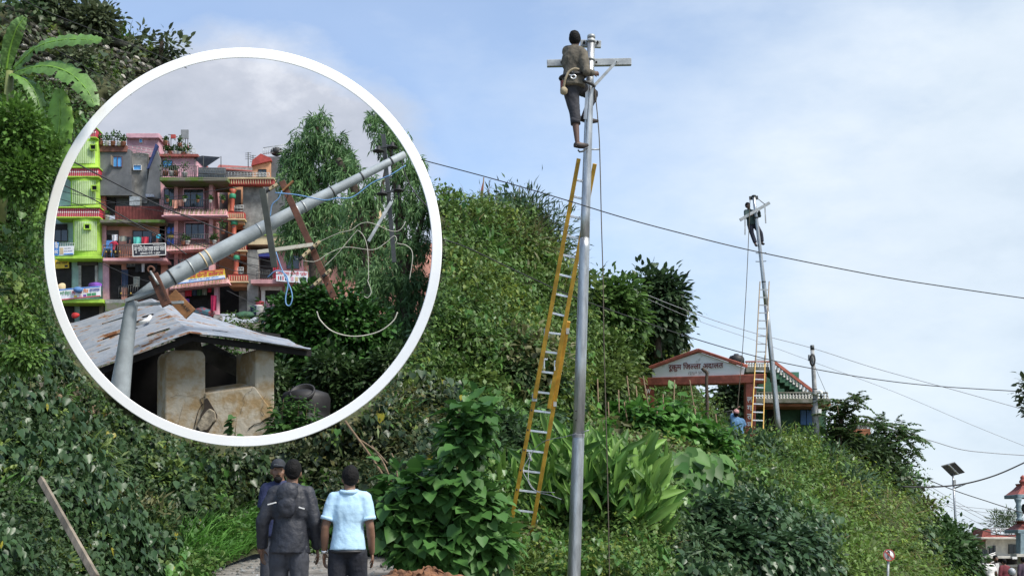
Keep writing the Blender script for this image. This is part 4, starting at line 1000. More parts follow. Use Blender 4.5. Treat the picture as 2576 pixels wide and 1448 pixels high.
for y0, y1, x0, x1 in ((640, 850, 150, 350), (925, 1145, 150, 356), (1212, 1492, 168, 363)):
    by, f_ = bay(y0, y1, x0, x1)
    hh = y1 - y0
    for i in range(13):           # raised pale strips
        t_ = (i + 1.3) / 15.5; k = min(int(t_ * 9), 8); u_ = t_ * 9 - k
        top = f_[k][0].lerp(f_[k + 1][0], u_); bot = f_[k][1].lerp(f_[k + 1][1], u_)
        b = MB(); b.bar(top.lerp(bot, .10) + Vector((0, -.02, 0)), top.lerp(bot, .86) + Vector((0, -.02, 0)), .085, .05, (0, 1, 0)); b.build('strip', M_PALEG, by)
for y0, y1, xa, xb in ((565, 628, 290, 334), (853, 912, 110, 352), (1142, 1206, 35, 360)):
    b = MB(); x0, ya, x1, yb = rect(W1, xa, y0, xb, y1)
    n = max(3, int((xb - xa) / 15))
    b.pbox(x0, ya, x1, yb, YT0 - .45, 1.2); bd = b.build('balcony_band', M_CRED, gh)
    for i in range(n):
        xx = x0 + (x1 - x0) * (i + .5) / n
        c_ = MB(); c_.ell(P(xx, ya + (yb - ya) * .5, YT0 - .46), (.05, .04, .075), None, 8, 6); c_.build('rosette', M_WHITE, bd)
        c_ = MB(); q = P(xx, ya + (yb - ya) * .5, YT0 - .47); c_.ell(q, (.012, .03, .55 * (yb - ya) / 23), None, 6, 6); c_.build('groove', M_PINK2, bd)
    b = MB(); b.pbox(x0 - .5, yb, x1 + .5, yb + 3.2, YT0 - .6, 1.4); b.build('ledge', M_LIME, gh, .03)
    b = MB(); b.pbox(x0 - .5, ya - 3.2, x1 + .5, ya, YT0 - .6, 1.4); b.build('ledge', M_LIME, gh, .03)
for x, y in ((310, 703), (320, 998), (267, 1278)):
    window(gh, W1, (x - 17, y - 15, x + 17, y + 14), YT0 - .62, 4, 1, M_BLACK, M_DARK, M_LIME, 2.4)
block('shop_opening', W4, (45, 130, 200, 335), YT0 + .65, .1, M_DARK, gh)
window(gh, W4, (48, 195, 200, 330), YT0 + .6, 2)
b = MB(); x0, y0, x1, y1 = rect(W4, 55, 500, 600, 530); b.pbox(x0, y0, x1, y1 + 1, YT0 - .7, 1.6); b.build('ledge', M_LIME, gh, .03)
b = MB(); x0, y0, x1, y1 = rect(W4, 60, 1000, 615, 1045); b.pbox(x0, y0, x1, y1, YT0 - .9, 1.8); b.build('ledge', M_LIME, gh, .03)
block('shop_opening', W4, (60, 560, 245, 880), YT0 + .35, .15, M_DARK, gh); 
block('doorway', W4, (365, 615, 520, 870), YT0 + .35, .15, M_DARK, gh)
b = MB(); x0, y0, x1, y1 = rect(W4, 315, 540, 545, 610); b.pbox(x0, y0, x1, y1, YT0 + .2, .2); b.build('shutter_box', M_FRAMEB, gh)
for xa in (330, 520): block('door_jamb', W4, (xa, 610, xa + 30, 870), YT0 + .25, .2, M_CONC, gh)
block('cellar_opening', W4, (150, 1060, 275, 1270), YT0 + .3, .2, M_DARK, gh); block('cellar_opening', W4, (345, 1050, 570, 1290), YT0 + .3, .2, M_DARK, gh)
block('cellar_panel', W4, (572, 1055, 620, 1200), YT0 + .2, .15, M_WOOD, gh)
railing('balcony_rail', gh, W4, ((60, 490), (275, 490)), .85, 8, YT0 - .6, M_STEEL, 3, .014)
M_PRINTW = mat('banner_white', (.74, .76, .80), .6, .12, 3); M_PRINTB = mat('banner_blue', (.05, .22, .62), .6, .15, 3)
M_PRINTN = mat('print_navy', (.04, .05, .25), .6, .1, 3); M_PRINTR = mat('print_red', (.55, .04, .06), .6, .1, 3); M_PRINTG = mat('print_green', (.06, .30, .12), .6, .3, 8)
M_PRINTO = mat('print_orange', (.75, .22, .03), .6, .1, 3); M_PRINTY = mat('print_yellow', (.72, .50, .04), .6, .2, 2); M_INK = mat('print_black', (.02, .02, .03), .6, .1, 3); M_PURP = mat('purple_cloth', (.16, .05, .34), .8, .35, 2)
def banner(name, label, W, corners, Y, m, tilt=0):
    """a flat printed board: lower left, lower right, upper right, upper left in ruler positions"""
    a = [P(*W(*q), Y) for q in corners]; t_ = thing(name, a[0], label, 'signboard', 'signboards of the shops')
    b = MB(); b.hexa(a, [q + Vector((0, .06, 0)) for q in a]); pn = b.build('board', m, t_); return t_, pn
def on_board(kind, corners, u0, v0, u1, v1, W, Y, m, parent, d=.012):
    """a printed field on a board, u to the right and v up, as a thin raised sheet"""
    c = [Vector((*W(*q), 0)) for q in corners]
    g = lambda u, v: (c[0] * (1 - u) * (1 - v) + c[1] * u * (1 - v) + c[2] * u * v + c[3] * (1 - u) * v)
    a = [P(q.x, q.y, Y - d) for q in (g(u0, v0), g(u1, v0), g(u1, v1), g(u0, v1))]
    b = MB(); b.hexa(a, [q + Vector((0, d - .002, 0)) for q in a]); return b.build(kind, m, parent)
def on_text(s, corners, u0, v0, u1, hgt, W, Y, m, parent, bold=.02):
    c = [Vector((*W(*q), 0)) for q in corners]
    g = lambda u, v: (c[0] * (1 - u) * (1 - v) + c[1] * u * (1 - v) + c[2] * u * v + c[3] * (1 - u) * v)
    a, b_ = g(u0, v0), g(u1, v0); hgt *= .5 * (P(*W(*corners[3]), Y) - P(*W(*corners[0]), Y)).length; return text_on('lettering', s, m, parent, (a.x, a.y, Y), (b_.x, b_.y, Y), hgt, .022, bold)
Yb = YT0 - 1.0
q = ((95, 1018), (588, 968), (583, 848), (88, 888)); s, pn = banner('shop_banner', 'long white agro centre banner hung under purple cloth on the green ledge', W4, q, Yb, M_PRINTW)
on_board('printed_strip', q, .01, .90, .99, .99, W4, Yb, M_PRINTB, pn); on_board('printed_strip', q, .01, .02, .99, .10, W4, Yb, M_PRINTR, pn)
on_text('ए{ग}रो सेन्टर', q, .03, .44, .30, .62, W4, Yb, M_PRINTG, pn); on_text('एण्ड', q, .32, .46, .41, .6, W4, Yb, M_PRINTR, pn); on_text('म{ल}टी', q, .45, .47, .57, .6, W4, Yb, M_PRINTR, pn); on_text('िफड', q, .60, .48, .71, .6, W4, Yb, M_PRINTO, pn); on_text('स{प}लाय{स}', q, .74, .50, .98, .6, W4, Yb, M_PRINTN, pn)
for u_ in (.68, .79): on_board('picture_field', q, u_, .14, u_ + .10, .40, W4, Yb, M_PRINTG, pn)
for u_, mm in ((.37, M_PRINTY), (.49, M_PINK2), (.59, M_PURP)): on_board('picture_field', q, u_, .14, u_ + .07, .32, W4, Yb, mm, pn)
q = ((50, 495), (98, 495), (98, 343), (48, 343)); s, pn = banner('shop_banner', 'narrow bright blue clinic sign at the left edge of the balcony', W4, q, YT0 - .75, M_PRINTB)
on_text('िक', q, .1, .52, .9, .8, W4, YT0 - .75, M_WHITE, pn); on_text('nic', q, .05, .15, .9, .7, W4, YT0 - .75, M_WHITE, pn)
q = ((108, 492), (273, 484), (273, 384), (108, 392)); s, pn = banner('shop_banner', 'white clinic poster with portrait patch and blue wave beside the blue sign', W4, q, YT0 - .75, M_PRINTW)
on_board('picture_field', q, .04, .1, .28, .85, W4, YT0 - .75, M_CREAMW, pn); on_board('printed_strip', q, .3, .04, .98, .16, W4, YT0 - .75, M_PRINTB, pn); on_text('कार सेवा', q, .35, .68, .8, .2, W4, YT0 - .75, M_INK, pn); on_text('द{न}त उपचार', q, .32, .36, .92, .24, W4, YT0 - .75, M_PRINTN, pn)
q = ((58, 648), (220, 640), (213, 540), (55, 545)); s, pn = banner('shop_banner', 'yellow shop board with dark lettering under the green ledge', W4, q, YT0 + .1, M_PRINTY)
on_text('सेवा प{स}ल', q, .06, .5, .9, .42, W4, YT0 + .1, M_INK, pn); on_board('picture_field', q, .7, .1, .92, .35, W4, YT0 + .1, M_INK, pn)
# purple cloth and other stock by the banner
def lump(name, label, cat, x, y, Y, r, m, group=None):
    q = P(x, y, Y); b = MB(); b.ell(q, r, None, 16, 10); o = b.build(name, m)
    for v in o.data.vertices: v.co += Vector([(mnoise.noise(v.co * 2.3 + Vector((k * 7, 0, 0)))) for k in range(3)]) * .35 * min(r)
    return tag(o, label, cat, group)
lump('cloth_heap', 'purple patterned cloth heaped over the agro banner', 'cloth', *W4(520, 850), YT0 - .6, (.48, .3, .3), M_PURP)
lump('blue_bundle', 'crumpled blue bundle lying over the middle of the agro banner', 'bundle', *W4(325, 893), YT0 - 1.15, (.34, .2, .2), M_BLUE)
lump('sack', 'pale sack standing in the shop behind the agro banner', 'sack', *W4(130, 868), YT0 - .3, (.3, .25, .3), M_CREAMW)
lump('red_bag', 'bright red bag hanging under the green ledge', 'bag', *W4(290, 1190), YT0 - .7, (.30, .18, .22), mat('red_cloth', (.5, .02, .02), .7, .3, 4))

# ---------------------------------------------------------------- grey cement house with the tailor below
th = thing('tailor_house', P(330, 800, YT0), 'grey cement house above a salmon tailor shop between green and pink', 'house')
block('upper_wall', W1, (345, 718, 578, 1052), YT0 + .3, 8, M_GREYC, th)
block('lower_upper_wall', W1, (352, 905, 592, 1052), YT0 + .12, 1, M_GREYC, th)
block('block_wall', W1, (576, 745, 705, 1110), YT0 + .8, 8, M_GREYB, th)
b = MB(); b.prism([P(*W1(*q), YT0 + .4) for q in ((690, 1060), (800, 1075), (795, 780), (770, 720), (720, 860))], (0, 6, 0)); b.build('slanting_wall', M_GREYC, th)
block('recess_wall', W1, (470, 1050, 830, 1180), YT0 + .9, 5, M_GREYC, th)
block('parapet', W1, (342, 690, 556, 735), YT0 + .2, .3, mat('rusty_parapet', (.22, .09, .07), .9, .4, 1.2), th)
block('door_opening', W1, (400, 1058, 470, 1192), YT0 + .7, .2, M_DARK, th)
block('left_sheet', W1, (356, 1050, 402, 1215), YT0 + .3, .3, M_MAR, th)
b = MB(); x0, y0, x1, y1 = rect(W1, 470, 1130, 825, 1228)
for i in range(34):
    xa = x0 + (x1 - x0) * i / 34; xb = x0 + (x1 - x0) * (i + 1) / 34; xm = (xa + xb) / 2
    b.hexa([P(xa, y1, YT0), P(xm, y1, YT0 - .06), P(xm, y0, YT0 - .06), P(xa, y0, YT0)], [P(xa, y1, YT0 + .05), P(xm, y1, YT0 - .01), P(xm, y0, YT0 - .01), P(xa, y0, YT0 + .05)])
    b.hexa([P(xm, y1, YT0 - .06), P(xb, y1, YT0), P(xb, y0, YT0), P(xm, y0, YT0 - .06)], [P(xm, y1, YT0 - .01), P(xb, y1, YT0 + .05), P(xb, y0, YT0 + .05), P(xm, y0, YT0 - .01)])
b.build('corrugated_panel', M_MAR, th)
block('mossy_ledge', W1, (358, 1226, 832, 1250), YT0 - .5, 1.6, M_MOSS, th, .04)
window(th, W1, (455, 770, 520, 845), YT0 + .25, 2, 1, mat('brown_frame', (.16, .06, .05), .6, .2, 4), M_SKYG)
b = MB(); b.bar(P(*W1(450, 768), YT0 - .1), P(*W1(450, 838), YT0 - .1), .5, .04, (1, 0, 0)); b.build('open_sash', M_WOOD, th)
window(th, W1, (602, 832, 660, 868), YT0 + .7, 1, 1, M_WHITE, M_SKYG)
block('tin_lean_to', W1, (575, 1060, 650, 1125), YT0 + .2, .5, M_STEEL, th)
sp_ = thing('small_solar_panel', P(*W1(720, 1065), YT0), 'small solar panel lying on the ledge of the grey house', 'solar panel')
b = MB(); b.pquad([(*W1(695, 1064), YT0 - .2), (*W1(760, 1064), YT0 - .2), (*W1(748, 1044), YT0 + .2), (*W1(690, 1042), YT0 + .2)], .06); b.build('panel', mat('panel_blue', (.12, .15, .22), .3, .2, 6), sp_)
for i in range(1, 6):
    b = MB(); a = 690 + i * 11; b.bar(P(*W1(a - 2 + 2 * 1, 1043), YT0 + .17), P(*W1(a + 2, 1063), YT0 - .23), .03, .02, (0, -1, 1)); b.build('panel_bar', M_STEEL, sp_)
block('penthouse', W1, (556, 620, 785, 775), YT0 + 1.2, 5, M_PINK2, th); block('penthouse_roof', W1, (550, 602, 790, 636), YT0 + .9, 6, M_PINK2, th, .03)
window(th, W1, (645, 643, 668, 670), YT0 + 1.15, 1, 1, M_WHITE, M_SKYG)
railing('terrace_rail', th, W1, ((560, 735), (760, 770)), .5, 6, YT0 + .7, M_STEEL, 3, .014)
railing('roof_rail', th, W1, ((340, 690), (548, 695)), .75, 10, YT0 + .3, M_DKSTEEL, 3, .02)
b = MB(); b.prism([P(*W1(*q), YT0 + .2) for q in ((700, 860), (715, 855), (782, 690), (765, 675))], (0, .3, 0)); b.build('blue_tarpaulin', mat('navy_cloth', (.03, .05, .16), .8, .3, 3), th)
block('balcony_wall', W4, (585, 115, 1330, 520), YT0 + .5, 7, M_SALM, th)
block('side_pier', W4, (585, 115, 650, 530), YT0 + .3, .6, M_PINK, th)
block('door_opening', W4, (648, 205, 792, 518), YT0 + .45, .1, M_DARK, th); window(th, W4, (956, 208, 1178, 350), YT0 + .42, 2)
block('door_lintel', W4, (648, 205, 792, 260), YT0 + .38, .1, M_FRAMEB, th)
block('balcony_slab', W4, (610, 525, 1350, 560), YT0 - .9, 1.8, M_PINK, th, .03)
block('shop_wall', W4, (610, 558, 1365, 1010), YT0 + .4, 6, M_SALM, th)
block('side_pier', W4, (612, 560, 682, 1010), YT0 + .1, .5, M_PINK2, th); block('side_pier', W4, (828, 560, 885, 1010), YT0 + .1, .5, M_SALM, th)
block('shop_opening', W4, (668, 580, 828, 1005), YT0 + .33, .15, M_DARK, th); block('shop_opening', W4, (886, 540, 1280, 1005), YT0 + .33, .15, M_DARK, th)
block('step', W4, (640, 1005, 860, 1050), YT0 - .6, 1.2, M_CONC, th); block('step', W4, (640, 1045, 860, 1140), YT0 - .9, 1.4, M_MOSS, th)
railing('balcony_rail', th, W4, ((612, 520), (960, 512)), 0.86, 13, YT0 - .85, M_DKSTEEL, 2, .022)
for i, x in enumerate((650, 704, 757, 807)):
    b = MB(); b.ell(P(*W4(x, 455), YT0 - .9), (.06, .04, .085), None, 8, 6); b.build('gilt_ornament', M_GILT, th)
railing('shop_rail', th, W4, ((792, 985), (1010, 960)), .8, 8, YT0 - .9, M_DKSTEEL, 2, .022)
for x in (823, 935): 
    b = MB(); b.ell(P(*W4(x, 935), YT0 - .95), (.06, .04, .085), None, 8, 6); b.build('gilt_ornament', M_GILT, th)
q = ((962, 508), (1340, 488), (1336, 355), (958, 368)); s, pn = banner('shop_banner', 'black tailor signboard with white lettering on the salmon balcony', W4, q, YT0 - 1.1, M_INK)
on_text('{न}यू शाि{न}त टेल{स} एण्ड कपडा पसल', q, .04, .40, .97, .78, W4, YT0 - 1.1, M_WHITE, pn, .018)
on_text('मुिसकोट न.पा. १ रुकुम', q, .22, .14, .83, .26, W4, YT0 - 1.1, M_WHITE, pn); on_text('श्री गणेशाय', q, .04, .84, .22, .16, W4, YT0 - 1.1, M_WHITE, pn); on_text('मो ९८४७८०००', q, .62, .84, .95, .16, W4, YT0 - 1.1, M_WHITE, pn)
fr = MB(); c = [P(*W4(*k), YT0 - 1.12) for k in q]
for i in range(4): fr.bar(c[i], c[(i + 1) % 4], .05, .05, (0, 1, 0))
fr.build('sign_frame', M_WHITE, s)
q = ((884, 632), (1278, 598), (1278, 545), (884, 565)); s, pn = banner('shop_banner', 'shaded dark tailor board half hidden by hung clothes below', W4, q, YT0 - .1, mat('slate_board', (.06, .065, .075), .7, .2, 3))
on_text('{न}यू शाि{न}त', q, .05, .30, .42, .55, W4, YT0 - .1, M_STEEL, pn); on_text('पसल', q, .8, .40, .98, .55, W4, YT0 - .1, M_STEEL, pn)

# washing line on the tailor's balcony
M_TURQ = mat('turquoise_cloth', (.12, .55, .48), .85, .25, 3); M_RCL = mat('red_laundry', (.50, .03, .06), .85, .25, 3); M_GCL = mat('grey_laundry', (.27, .28, .24), .85, .25, 3); M_BCL = mat('black_laundry', (.02, .022, .028), .85, .25, 3); M_WCL = mat('white_laundry', (.62, .62, .66), .85, .15, 3); M_CYAN = mat('cyan_cloth', (.06, .45, .62), .85, .2, 3); M_NAVY = mat('navy_laundry', (.03, .05, .10), .85, .25, 3)
def garment(label, x0, y0, x1, y1, m, kind='garment', W=W4, Y=YT0 - .75, legs=False, group='clothes on the washing line'):
    """cloth hanging in folds"""
    n, k = 9, 6; A, B, C_, D_ = W(x0, y0), W(x1, y0), W(x1, y1), W(x0, y1); vs = []; fs = []
    for j in range(k):
        for i in range(n):
            u, v = i / (n - 1), j / (k - 1); x = A[0] + (B[0] - A[0]) * u + .5 * sin(v * 3 + u * 2) * v; y = A[1] + (D_[1] - A[1]) * v * (1 - .06 * abs(sin(u * 7)))
            vs.append(P(x, y, Y + .07 * sin(u * 9 + v) * (.3 + v)))
    fs = [(j * n + i, j * n + i + 1, (j + 1) * n + i + 1, (j + 1) * n + i) for j in range(k - 1) for i in range(n - 1) if not (legs and i in (3, 4) and j > 1)]
    b = MB(); b.add(vs + [q + Vector((0, .035, 0)) for q in vs], fs + [[a + n * k for a in f][::-1] for f in fs], True)
    return tag(b.build(kind, m), label, 'clothing', group)
garment('white cloth hanging at the left end of the washing line', 718, 255, 785, 328, M_WCL)
garment('grey green top hanging second on the washing line', 800, 272, 886, 332, M_GCL)
garment('black trousers hanging third on the washing line', 886, 282, 962, 362, M_BCL, legs=True)
garment('turquoise towel hanging in the middle of the washing line', 968, 282, 1056, 364, M_TURQ)
garment('red cloth hanging beside the turquoise towel', 1062, 280, 1142, 360, M_RCL)
garment('navy cloth hanging right of the red cloth', 1144, 278, 1180, 356, M_NAVY)
garment('black jacket hanging under the cyan shirt', 1182, 268, 1300, 345, M_BCL, legs=True, Y=YT0 - .7)
garment('small cyan shirt hanging at the right end of the line', 1230, 252, 1282, 298, M_CYAN, Y=YT0 - .85)
b = MB(); b.tube(curve_pts([P(*W4(650, 240), YT0 - .73), P(*W4(800, 274), YT0 - .73), P(*W4(980, 282), YT0 - .73), P(*W4(1150, 278), YT0 - .73), P(*W4(1310, 240), YT0 - .73)], 6), .012, 5); tag(b.build('washing_line', M_WIRE), 'thin line strung across the salmon balcony carrying clothes', 'line')
garment('dark denim jacket hung on the tailor shop pier', 828, 660, 905, 870, M_NAVY, Y=YT0 - .2, group='clothes hung at the shops')
garment('dark coats hanging in the tailor shop opening', 985, 595, 1060, 690, M_BCL, Y=YT0 - .2, group='clothes hung at the shops')
garment('white shirt hanging between dark coats in the tailor shop', 1060, 590, 1095, 690, M_WCL, Y=YT0 - .22, group='clothes hung at the shops')
garment('black trousers hanging in the right of the tailor shop', 1120, 580, 1240, 660, M_BCL, Y=YT0 - .2, legs=True, group='clothes hung at the shops')
garment('checked grey shirt displayed deep inside the tailor shop', 965, 740, 1040, 860, M_GCL, Y=YT0 - .15, group='clothes hung at the shops')
# blue plastic chair on the balcony
ch = thing('plastic_chair', P(*W4(675, 520), YT0 - .3), 'blue plastic chair standing on the salmon balcony by the woman', 'chair')
M_CHB = mat('blue_plastic', (.10, .26, .58), .4, .15, 4); q = P(*W4(675, 522), YT0 - .3)
b = MB(); b.box(q + Vector((0, 0, .45 * 1.35)), (.62, .6, .06)); b.build('seat', M_CHB, ch, .02)
b = MB(); b.box(q + Vector((-.02, .3, .95)), (.62, .06, .75)); b.build('backrest', M_CHB, ch, .04)
for sx in (-1, 1):
    for sy in (-1, 1):
        b = MB(); b.bar(q + Vector((sx * .33, sy * .28, 0)), q + Vector((sx * .26, sy * .24, .6)), .07, .07, (0, 1, 0)); b.build('leg', M_CHB, ch)
    b = MB(); b.bar(q + Vector((sx * .31, -.25, .85)), q + Vector((sx * .31, .3, .9)), .07, .05); b.build('armrest', M_CHB, ch)

# ---------------------------------------------------------------- pink house
ph = thing('pink_house', P(490, 800, YT0), 'pink four storey house with brick surrounds and tiled ledges', 'house')
block('penthouse', W1, (785, 762, 1062, 930), YT0 + 1.0, 5, M_PINK2, ph); block('penthouse_roof', W1, (775, 752, 1070, 770), YT0 + .7, 5.4, M_RTILE, ph)
window(ph, W1, (815, 798, 884, 850), YT0 + .95, 2, 1, M_FRAMEB, M_SKYG)
block('roof_slab', W1, (792, 920, 1285, 948), YT0 - 1.2, 3, M_MOSS, ph, .04)
railing('terrace_rail', ph, W1, ((800, 925), (1072, 932)), .92, 20, YT0 - 1.1, M_DKSTEEL, 2, .02)
b = MB(); x0, y0, x1, y1 = rect(W1, 1072, 850, 1268, 945); b.pbox(x0, y0, x1, y1, YT0 - 1.1, .05); rp_ = b.build('railing_panel', mat('grey_mesh', (.22, .25, .28), .6, .3, 2), ph)
railing('panel_rail', ph, W1, ((1072, 945), (1268, 950)), .92, 16, YT0 - 1.18, M_DKSTEEL, 3, .022)
for (ya, yb) in ((948, 1165), (1200, 1415), (1440, 1680)):
    block('wall', W1, (792, ya, 1180, yb), YT0 + .5, 7, M_PINK, ph); block('corner_pier', W1, (1150, ya, 1178, yb), YT0 - .3, .9, M_PINK, ph); block('pier', W1, (898, ya, 926, yb), YT0 + .3, .5, M_PINK, ph)
block('shaded_bay', W1, (1178, 948, 1290, 1450), YT0 + 2.5, 4, M_GREYC, ph)
for ya, yb in ((985, 1165), (1215, 1412)):
    block('brick_surround', W1, (926, ya, 1150, yb), YT0 + .42, .3, M_BRK, ph)
window(ph, W1, (968, 1008, 1110, 1138), YT0 + .3, 3, 1, M_FRAMEB, M_GLASS, M_PINK2, 2.2); window(ph, W1, (978, 1250, 1115, 1362), YT0 + .3, 3, 1, M_FRAMEB, M_GLASS, M_PINK2, 2.2)
window(ph, W1, (825, 1002, 896, 1112), YT0 + .38, 2, 1)
M_DOORB = mat('navy_door', (.02, .022, .035), .5, .2, 3)
b = MB(); b.pbox(*rect(W1, 838, 1255, 916, 1420), YT0 + .4, .12); dr_ = b.build('door', M_DOORB, ph)
for x, y in ((860, 1305), (893, 1305), (860, 1388), (893, 1388)):
    b = MB(); b.ell(P(*W1(x, y), YT0 + .38), (.13, .03, .24), None, 12, 8); b.build('door_panel', mat('royal_blue', (.03, .12, .55), .5, .15, 3), dr_)
b = MB(); b.ell(P(*W1(877, 1348), YT0 + .38), (.28, .03, .11), None, 12, 8); b.build('door_panel', M_PRINTY, dr_)
block('brick_panel', W5, (205, 460, 335, 510), YT0 + .4, .2, M_BRK, ph); block('brick_panel', W5, (372, 455, 640, 660), YT0 + .4, .2, M_BRK, ph)
window(ph, W5, (208, 540, 335, 640), YT0 + .35, 1); window(ph, W5, (520, 520, 690, 660), YT0 + .3, 2)
# tiled ledges: every tile a piece
TB = MB(); TB.hexa([(-.5, 0, -.5), (.5, 0, -.5), (.5, .25, .5), (-.5, .25, .5)], [(-.5, .3, -.5), (.5, .3, -.5), (.5, .55, .5), (-.5, .55, .5)]); TILE = TB.mesh('tile')
M_TILES = [M_TILEP, mat('pale_tile', (.68, .46, .42), .8, .3, 4), mat('moss_tile', (.36, .30, .18), .85, .3, 4)]
TILEM = []
for mm in M_TILES:
    t_ = TILE.copy(); t_.name = 'tile'; t_.materials.append(mm); TILEM.append(t_)
def ledge(W, x0, y0, x1, y1, yr0=None, yr1=None, Y=YT0 - .9, rows=2, n=26):
    """a sloping tiled eave from (x0, y0..y1) to x1; the right end may sit higher or lower"""
    yr0 = y0 if yr0 is None else yr0; yr1 = y1 if yr1 is None else yr1
    sh = MB(); a = [P(*W(x0, y1), Y), P(*W(x1, yr1), Y), P(*W(x1, yr0), Y + .7), P(*W(x0, y0), Y + .7)]; sh.hexa(a, [q + Vector((0, 1.0, 0)) for q in a]); sl_o = sh.build('eave', M_PINK, ph)
    for r in range(rows):
        for i in range(n):
            u = (i + (.5 if r % 2 else .25)) / n; v = (r + .5) / rows
            q = (a[0].lerp(a[1], u)).lerp(a[3].lerp(a[2], u), v) + Vector((0, -.06, 0)); w_ = (a[1] - a[0]).length / n; h_ = (a[3] - a[0]).length / rows
            piece('tile', TILEM[(i * 7 + r * 3 + int(u * 13)) % 3], sl_o, q, (0, 0, 0), (w_ * .62, .14, h_ * .82))
ledge(W1, 825, 1163, 1282, 1196, n=28); ledge(W5, 190, 398, 740, 442, 372, 410, n=32); ledge(W5, 232, 838, 905, 885, 770, 812, Y=YT0 - 1.5, n=32)
block('eave_soffit', W1, (808, 1196, 1285, 1204), YT0 - .85, 1.6, M_PINK2, ph)
railing('balcony_rail', ph, W1, ((805, 1160), (1178, 1165)), .8, 22, YT0 - .6, M_DKSTEEL, 2, .018); railing('balcony_rail', ph, W1, ((838, 1418), (1178, 1412)), .8, 20, YT0 - .6, M_DKSTEEL, 2, .018)
q = ((300, 832), (878, 762), (860, 650), (300, 710)); s, pn = banner('shop_banner', 'long yellow fancy collection banner above the tiled ledge', W5, q, YT0 - 1.9, M_PRINTY)
on_board('printed_strip', q, 0.01, .02, .99, .36, W5, YT0 - 1.9, M_PRINTW, pn); on_board('printed_strip', q, .01, .02, .99, .10, W5, YT0 - 1.9, M_PRINTB, pn, .016); on_board('printed_strip', q, .4, .9, .99, .98, W5, YT0 - 1.9, M_PRINTR, pn, .014)
on_text('नाथ फे{न}सी', q, .26, .44, .63, .72, W5, YT0 - 1.9, M_PRINTR, pn, .022); on_text('कले{क}सन', q, .66, .44, .96, .72, W5, YT0 - 1.9, M_PRINTR, pn, .022); on_text('मुिसकोट न.पा. १ रुकुम पिशचम', q, .26, .19, .86, .26, W5, YT0 - 1.9, M_PRINTB, pn)
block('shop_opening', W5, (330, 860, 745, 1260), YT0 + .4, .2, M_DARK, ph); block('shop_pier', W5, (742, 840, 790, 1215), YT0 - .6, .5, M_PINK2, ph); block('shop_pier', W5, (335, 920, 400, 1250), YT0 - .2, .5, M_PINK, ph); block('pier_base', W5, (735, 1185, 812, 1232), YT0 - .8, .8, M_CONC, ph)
garment('long crimson dress on a stand before the shop pier', 705, 958, 770, 1140, mat('crimson_cloth', (.42, .015, .08), .85, .25, 3), 'dress', W5, YT0 - 1.2, group='clothes hung at the shops')
for lab, a, m in (('red patterned blouse hung under the tiled ledge', (405, 880, 482, 970), M_RCL), ('purple sari cloth hanging left of the fancy shop', (388, 995, 455, 1075), M_PURP), ('blue cloth hung in the fancy shop opening', (490, 880, 540, 960), M_NAVY), ('dark green dress hung in the fancy shop', (545, 870, 600, 960), M_DGREEN), ('grey dress hung at the fancy shop top', (605, 865, 660, 955), M_GCL), ('bright red top hung beside the shop pier', (668, 860, 712, 925), M_RCL)):
    garment(lab, *a, m, 'garment', W5, YT0 - .3, group='clothes hung at the shops')
garment('peach cloth drying on the upper pink balcony', *(885, 1085, 925, 1148), mat('peach_cloth', (.62, .3, .22), .85, .2, 3), 'garment', W1, YT0 - .65); garment('second peach cloth drying on the upper pink balcony', 930, 1085, 968, 1130, MATS['peach_cloth'], 'garment', W1, YT0 - .65); garment('green cloth drying at the balcony door', 862, 1085, 884, 1130, M_DGREEN, 'garment', W1, YT0 - .65)
lump('goods_pile', 'colourful goods piled on the ground before the fancy shop', 'goods', *W5(620, 1160), YT0 - .8, (.8, .4, .4), mat('mixed_goods', (.30, .06, .07), .8, 0, 3, col2=(.05, .14, .18), lo=.45, hi=.55))
# roof clutter of the pink house
aw = thing('roof_awning', P(*W1(1130, 850), YT0), 'dark tarpaulin awning stretched over the pink house terrace', 'awning')
b = MB(); b.hexa([P(*W1(1120, 850), YT0), P(*W1(1232, 775), YT0 - .8), P(*W1(1100, 765), YT0 + .6), P(*W1(1042, 782), YT0 + 1)], [P(*W1(1120, 853), YT0), P(*W1(1232, 778), YT0 - .8), P(*W1(1100, 769), YT0 + .6), P(*W1(1042, 786), YT0 + 1)]); b.build('sheet', mat('dark_tarpaulin', (.03, .035, .045), .7, .3, 3), aw)
for x, ya, yb in ((1050, 790, 930), (1238, 770, 860), (1110, 770, 930)):
    b = MB(); b.tube([P(*W1(x, yb), YT0 - .3), P(*W1(x, ya), YT0 - .3)], .03, 5); b.build('pole', M_DKSTEEL, aw)
bb = thing('roof_panel', P(*W1(975, 760), YT0), 'square grey panel on two legs standing on the pink roof', 'panel')
b = MB(); b.pbox(*rect(W1, 947, 577, 1002, 641), YT0 + 1.4, .1); b.build('panel', mat('panel_grey', (.24, .25, .26), .6, .2, 3), bb)
for x in (980, 998):
    b = MB(); b.tube([P(*W1(x, 760), YT0 + 1.5), P(*W1(x, 600), YT0 + 1.5)], .03, 5); b.build('leg', M_DKSTEEL, bb)
railing('roof_rail', ph, W1, ((830, 752), (1050, 775)), .6, 12, YT0 + 1.0, M_STEEL, 3, .018)
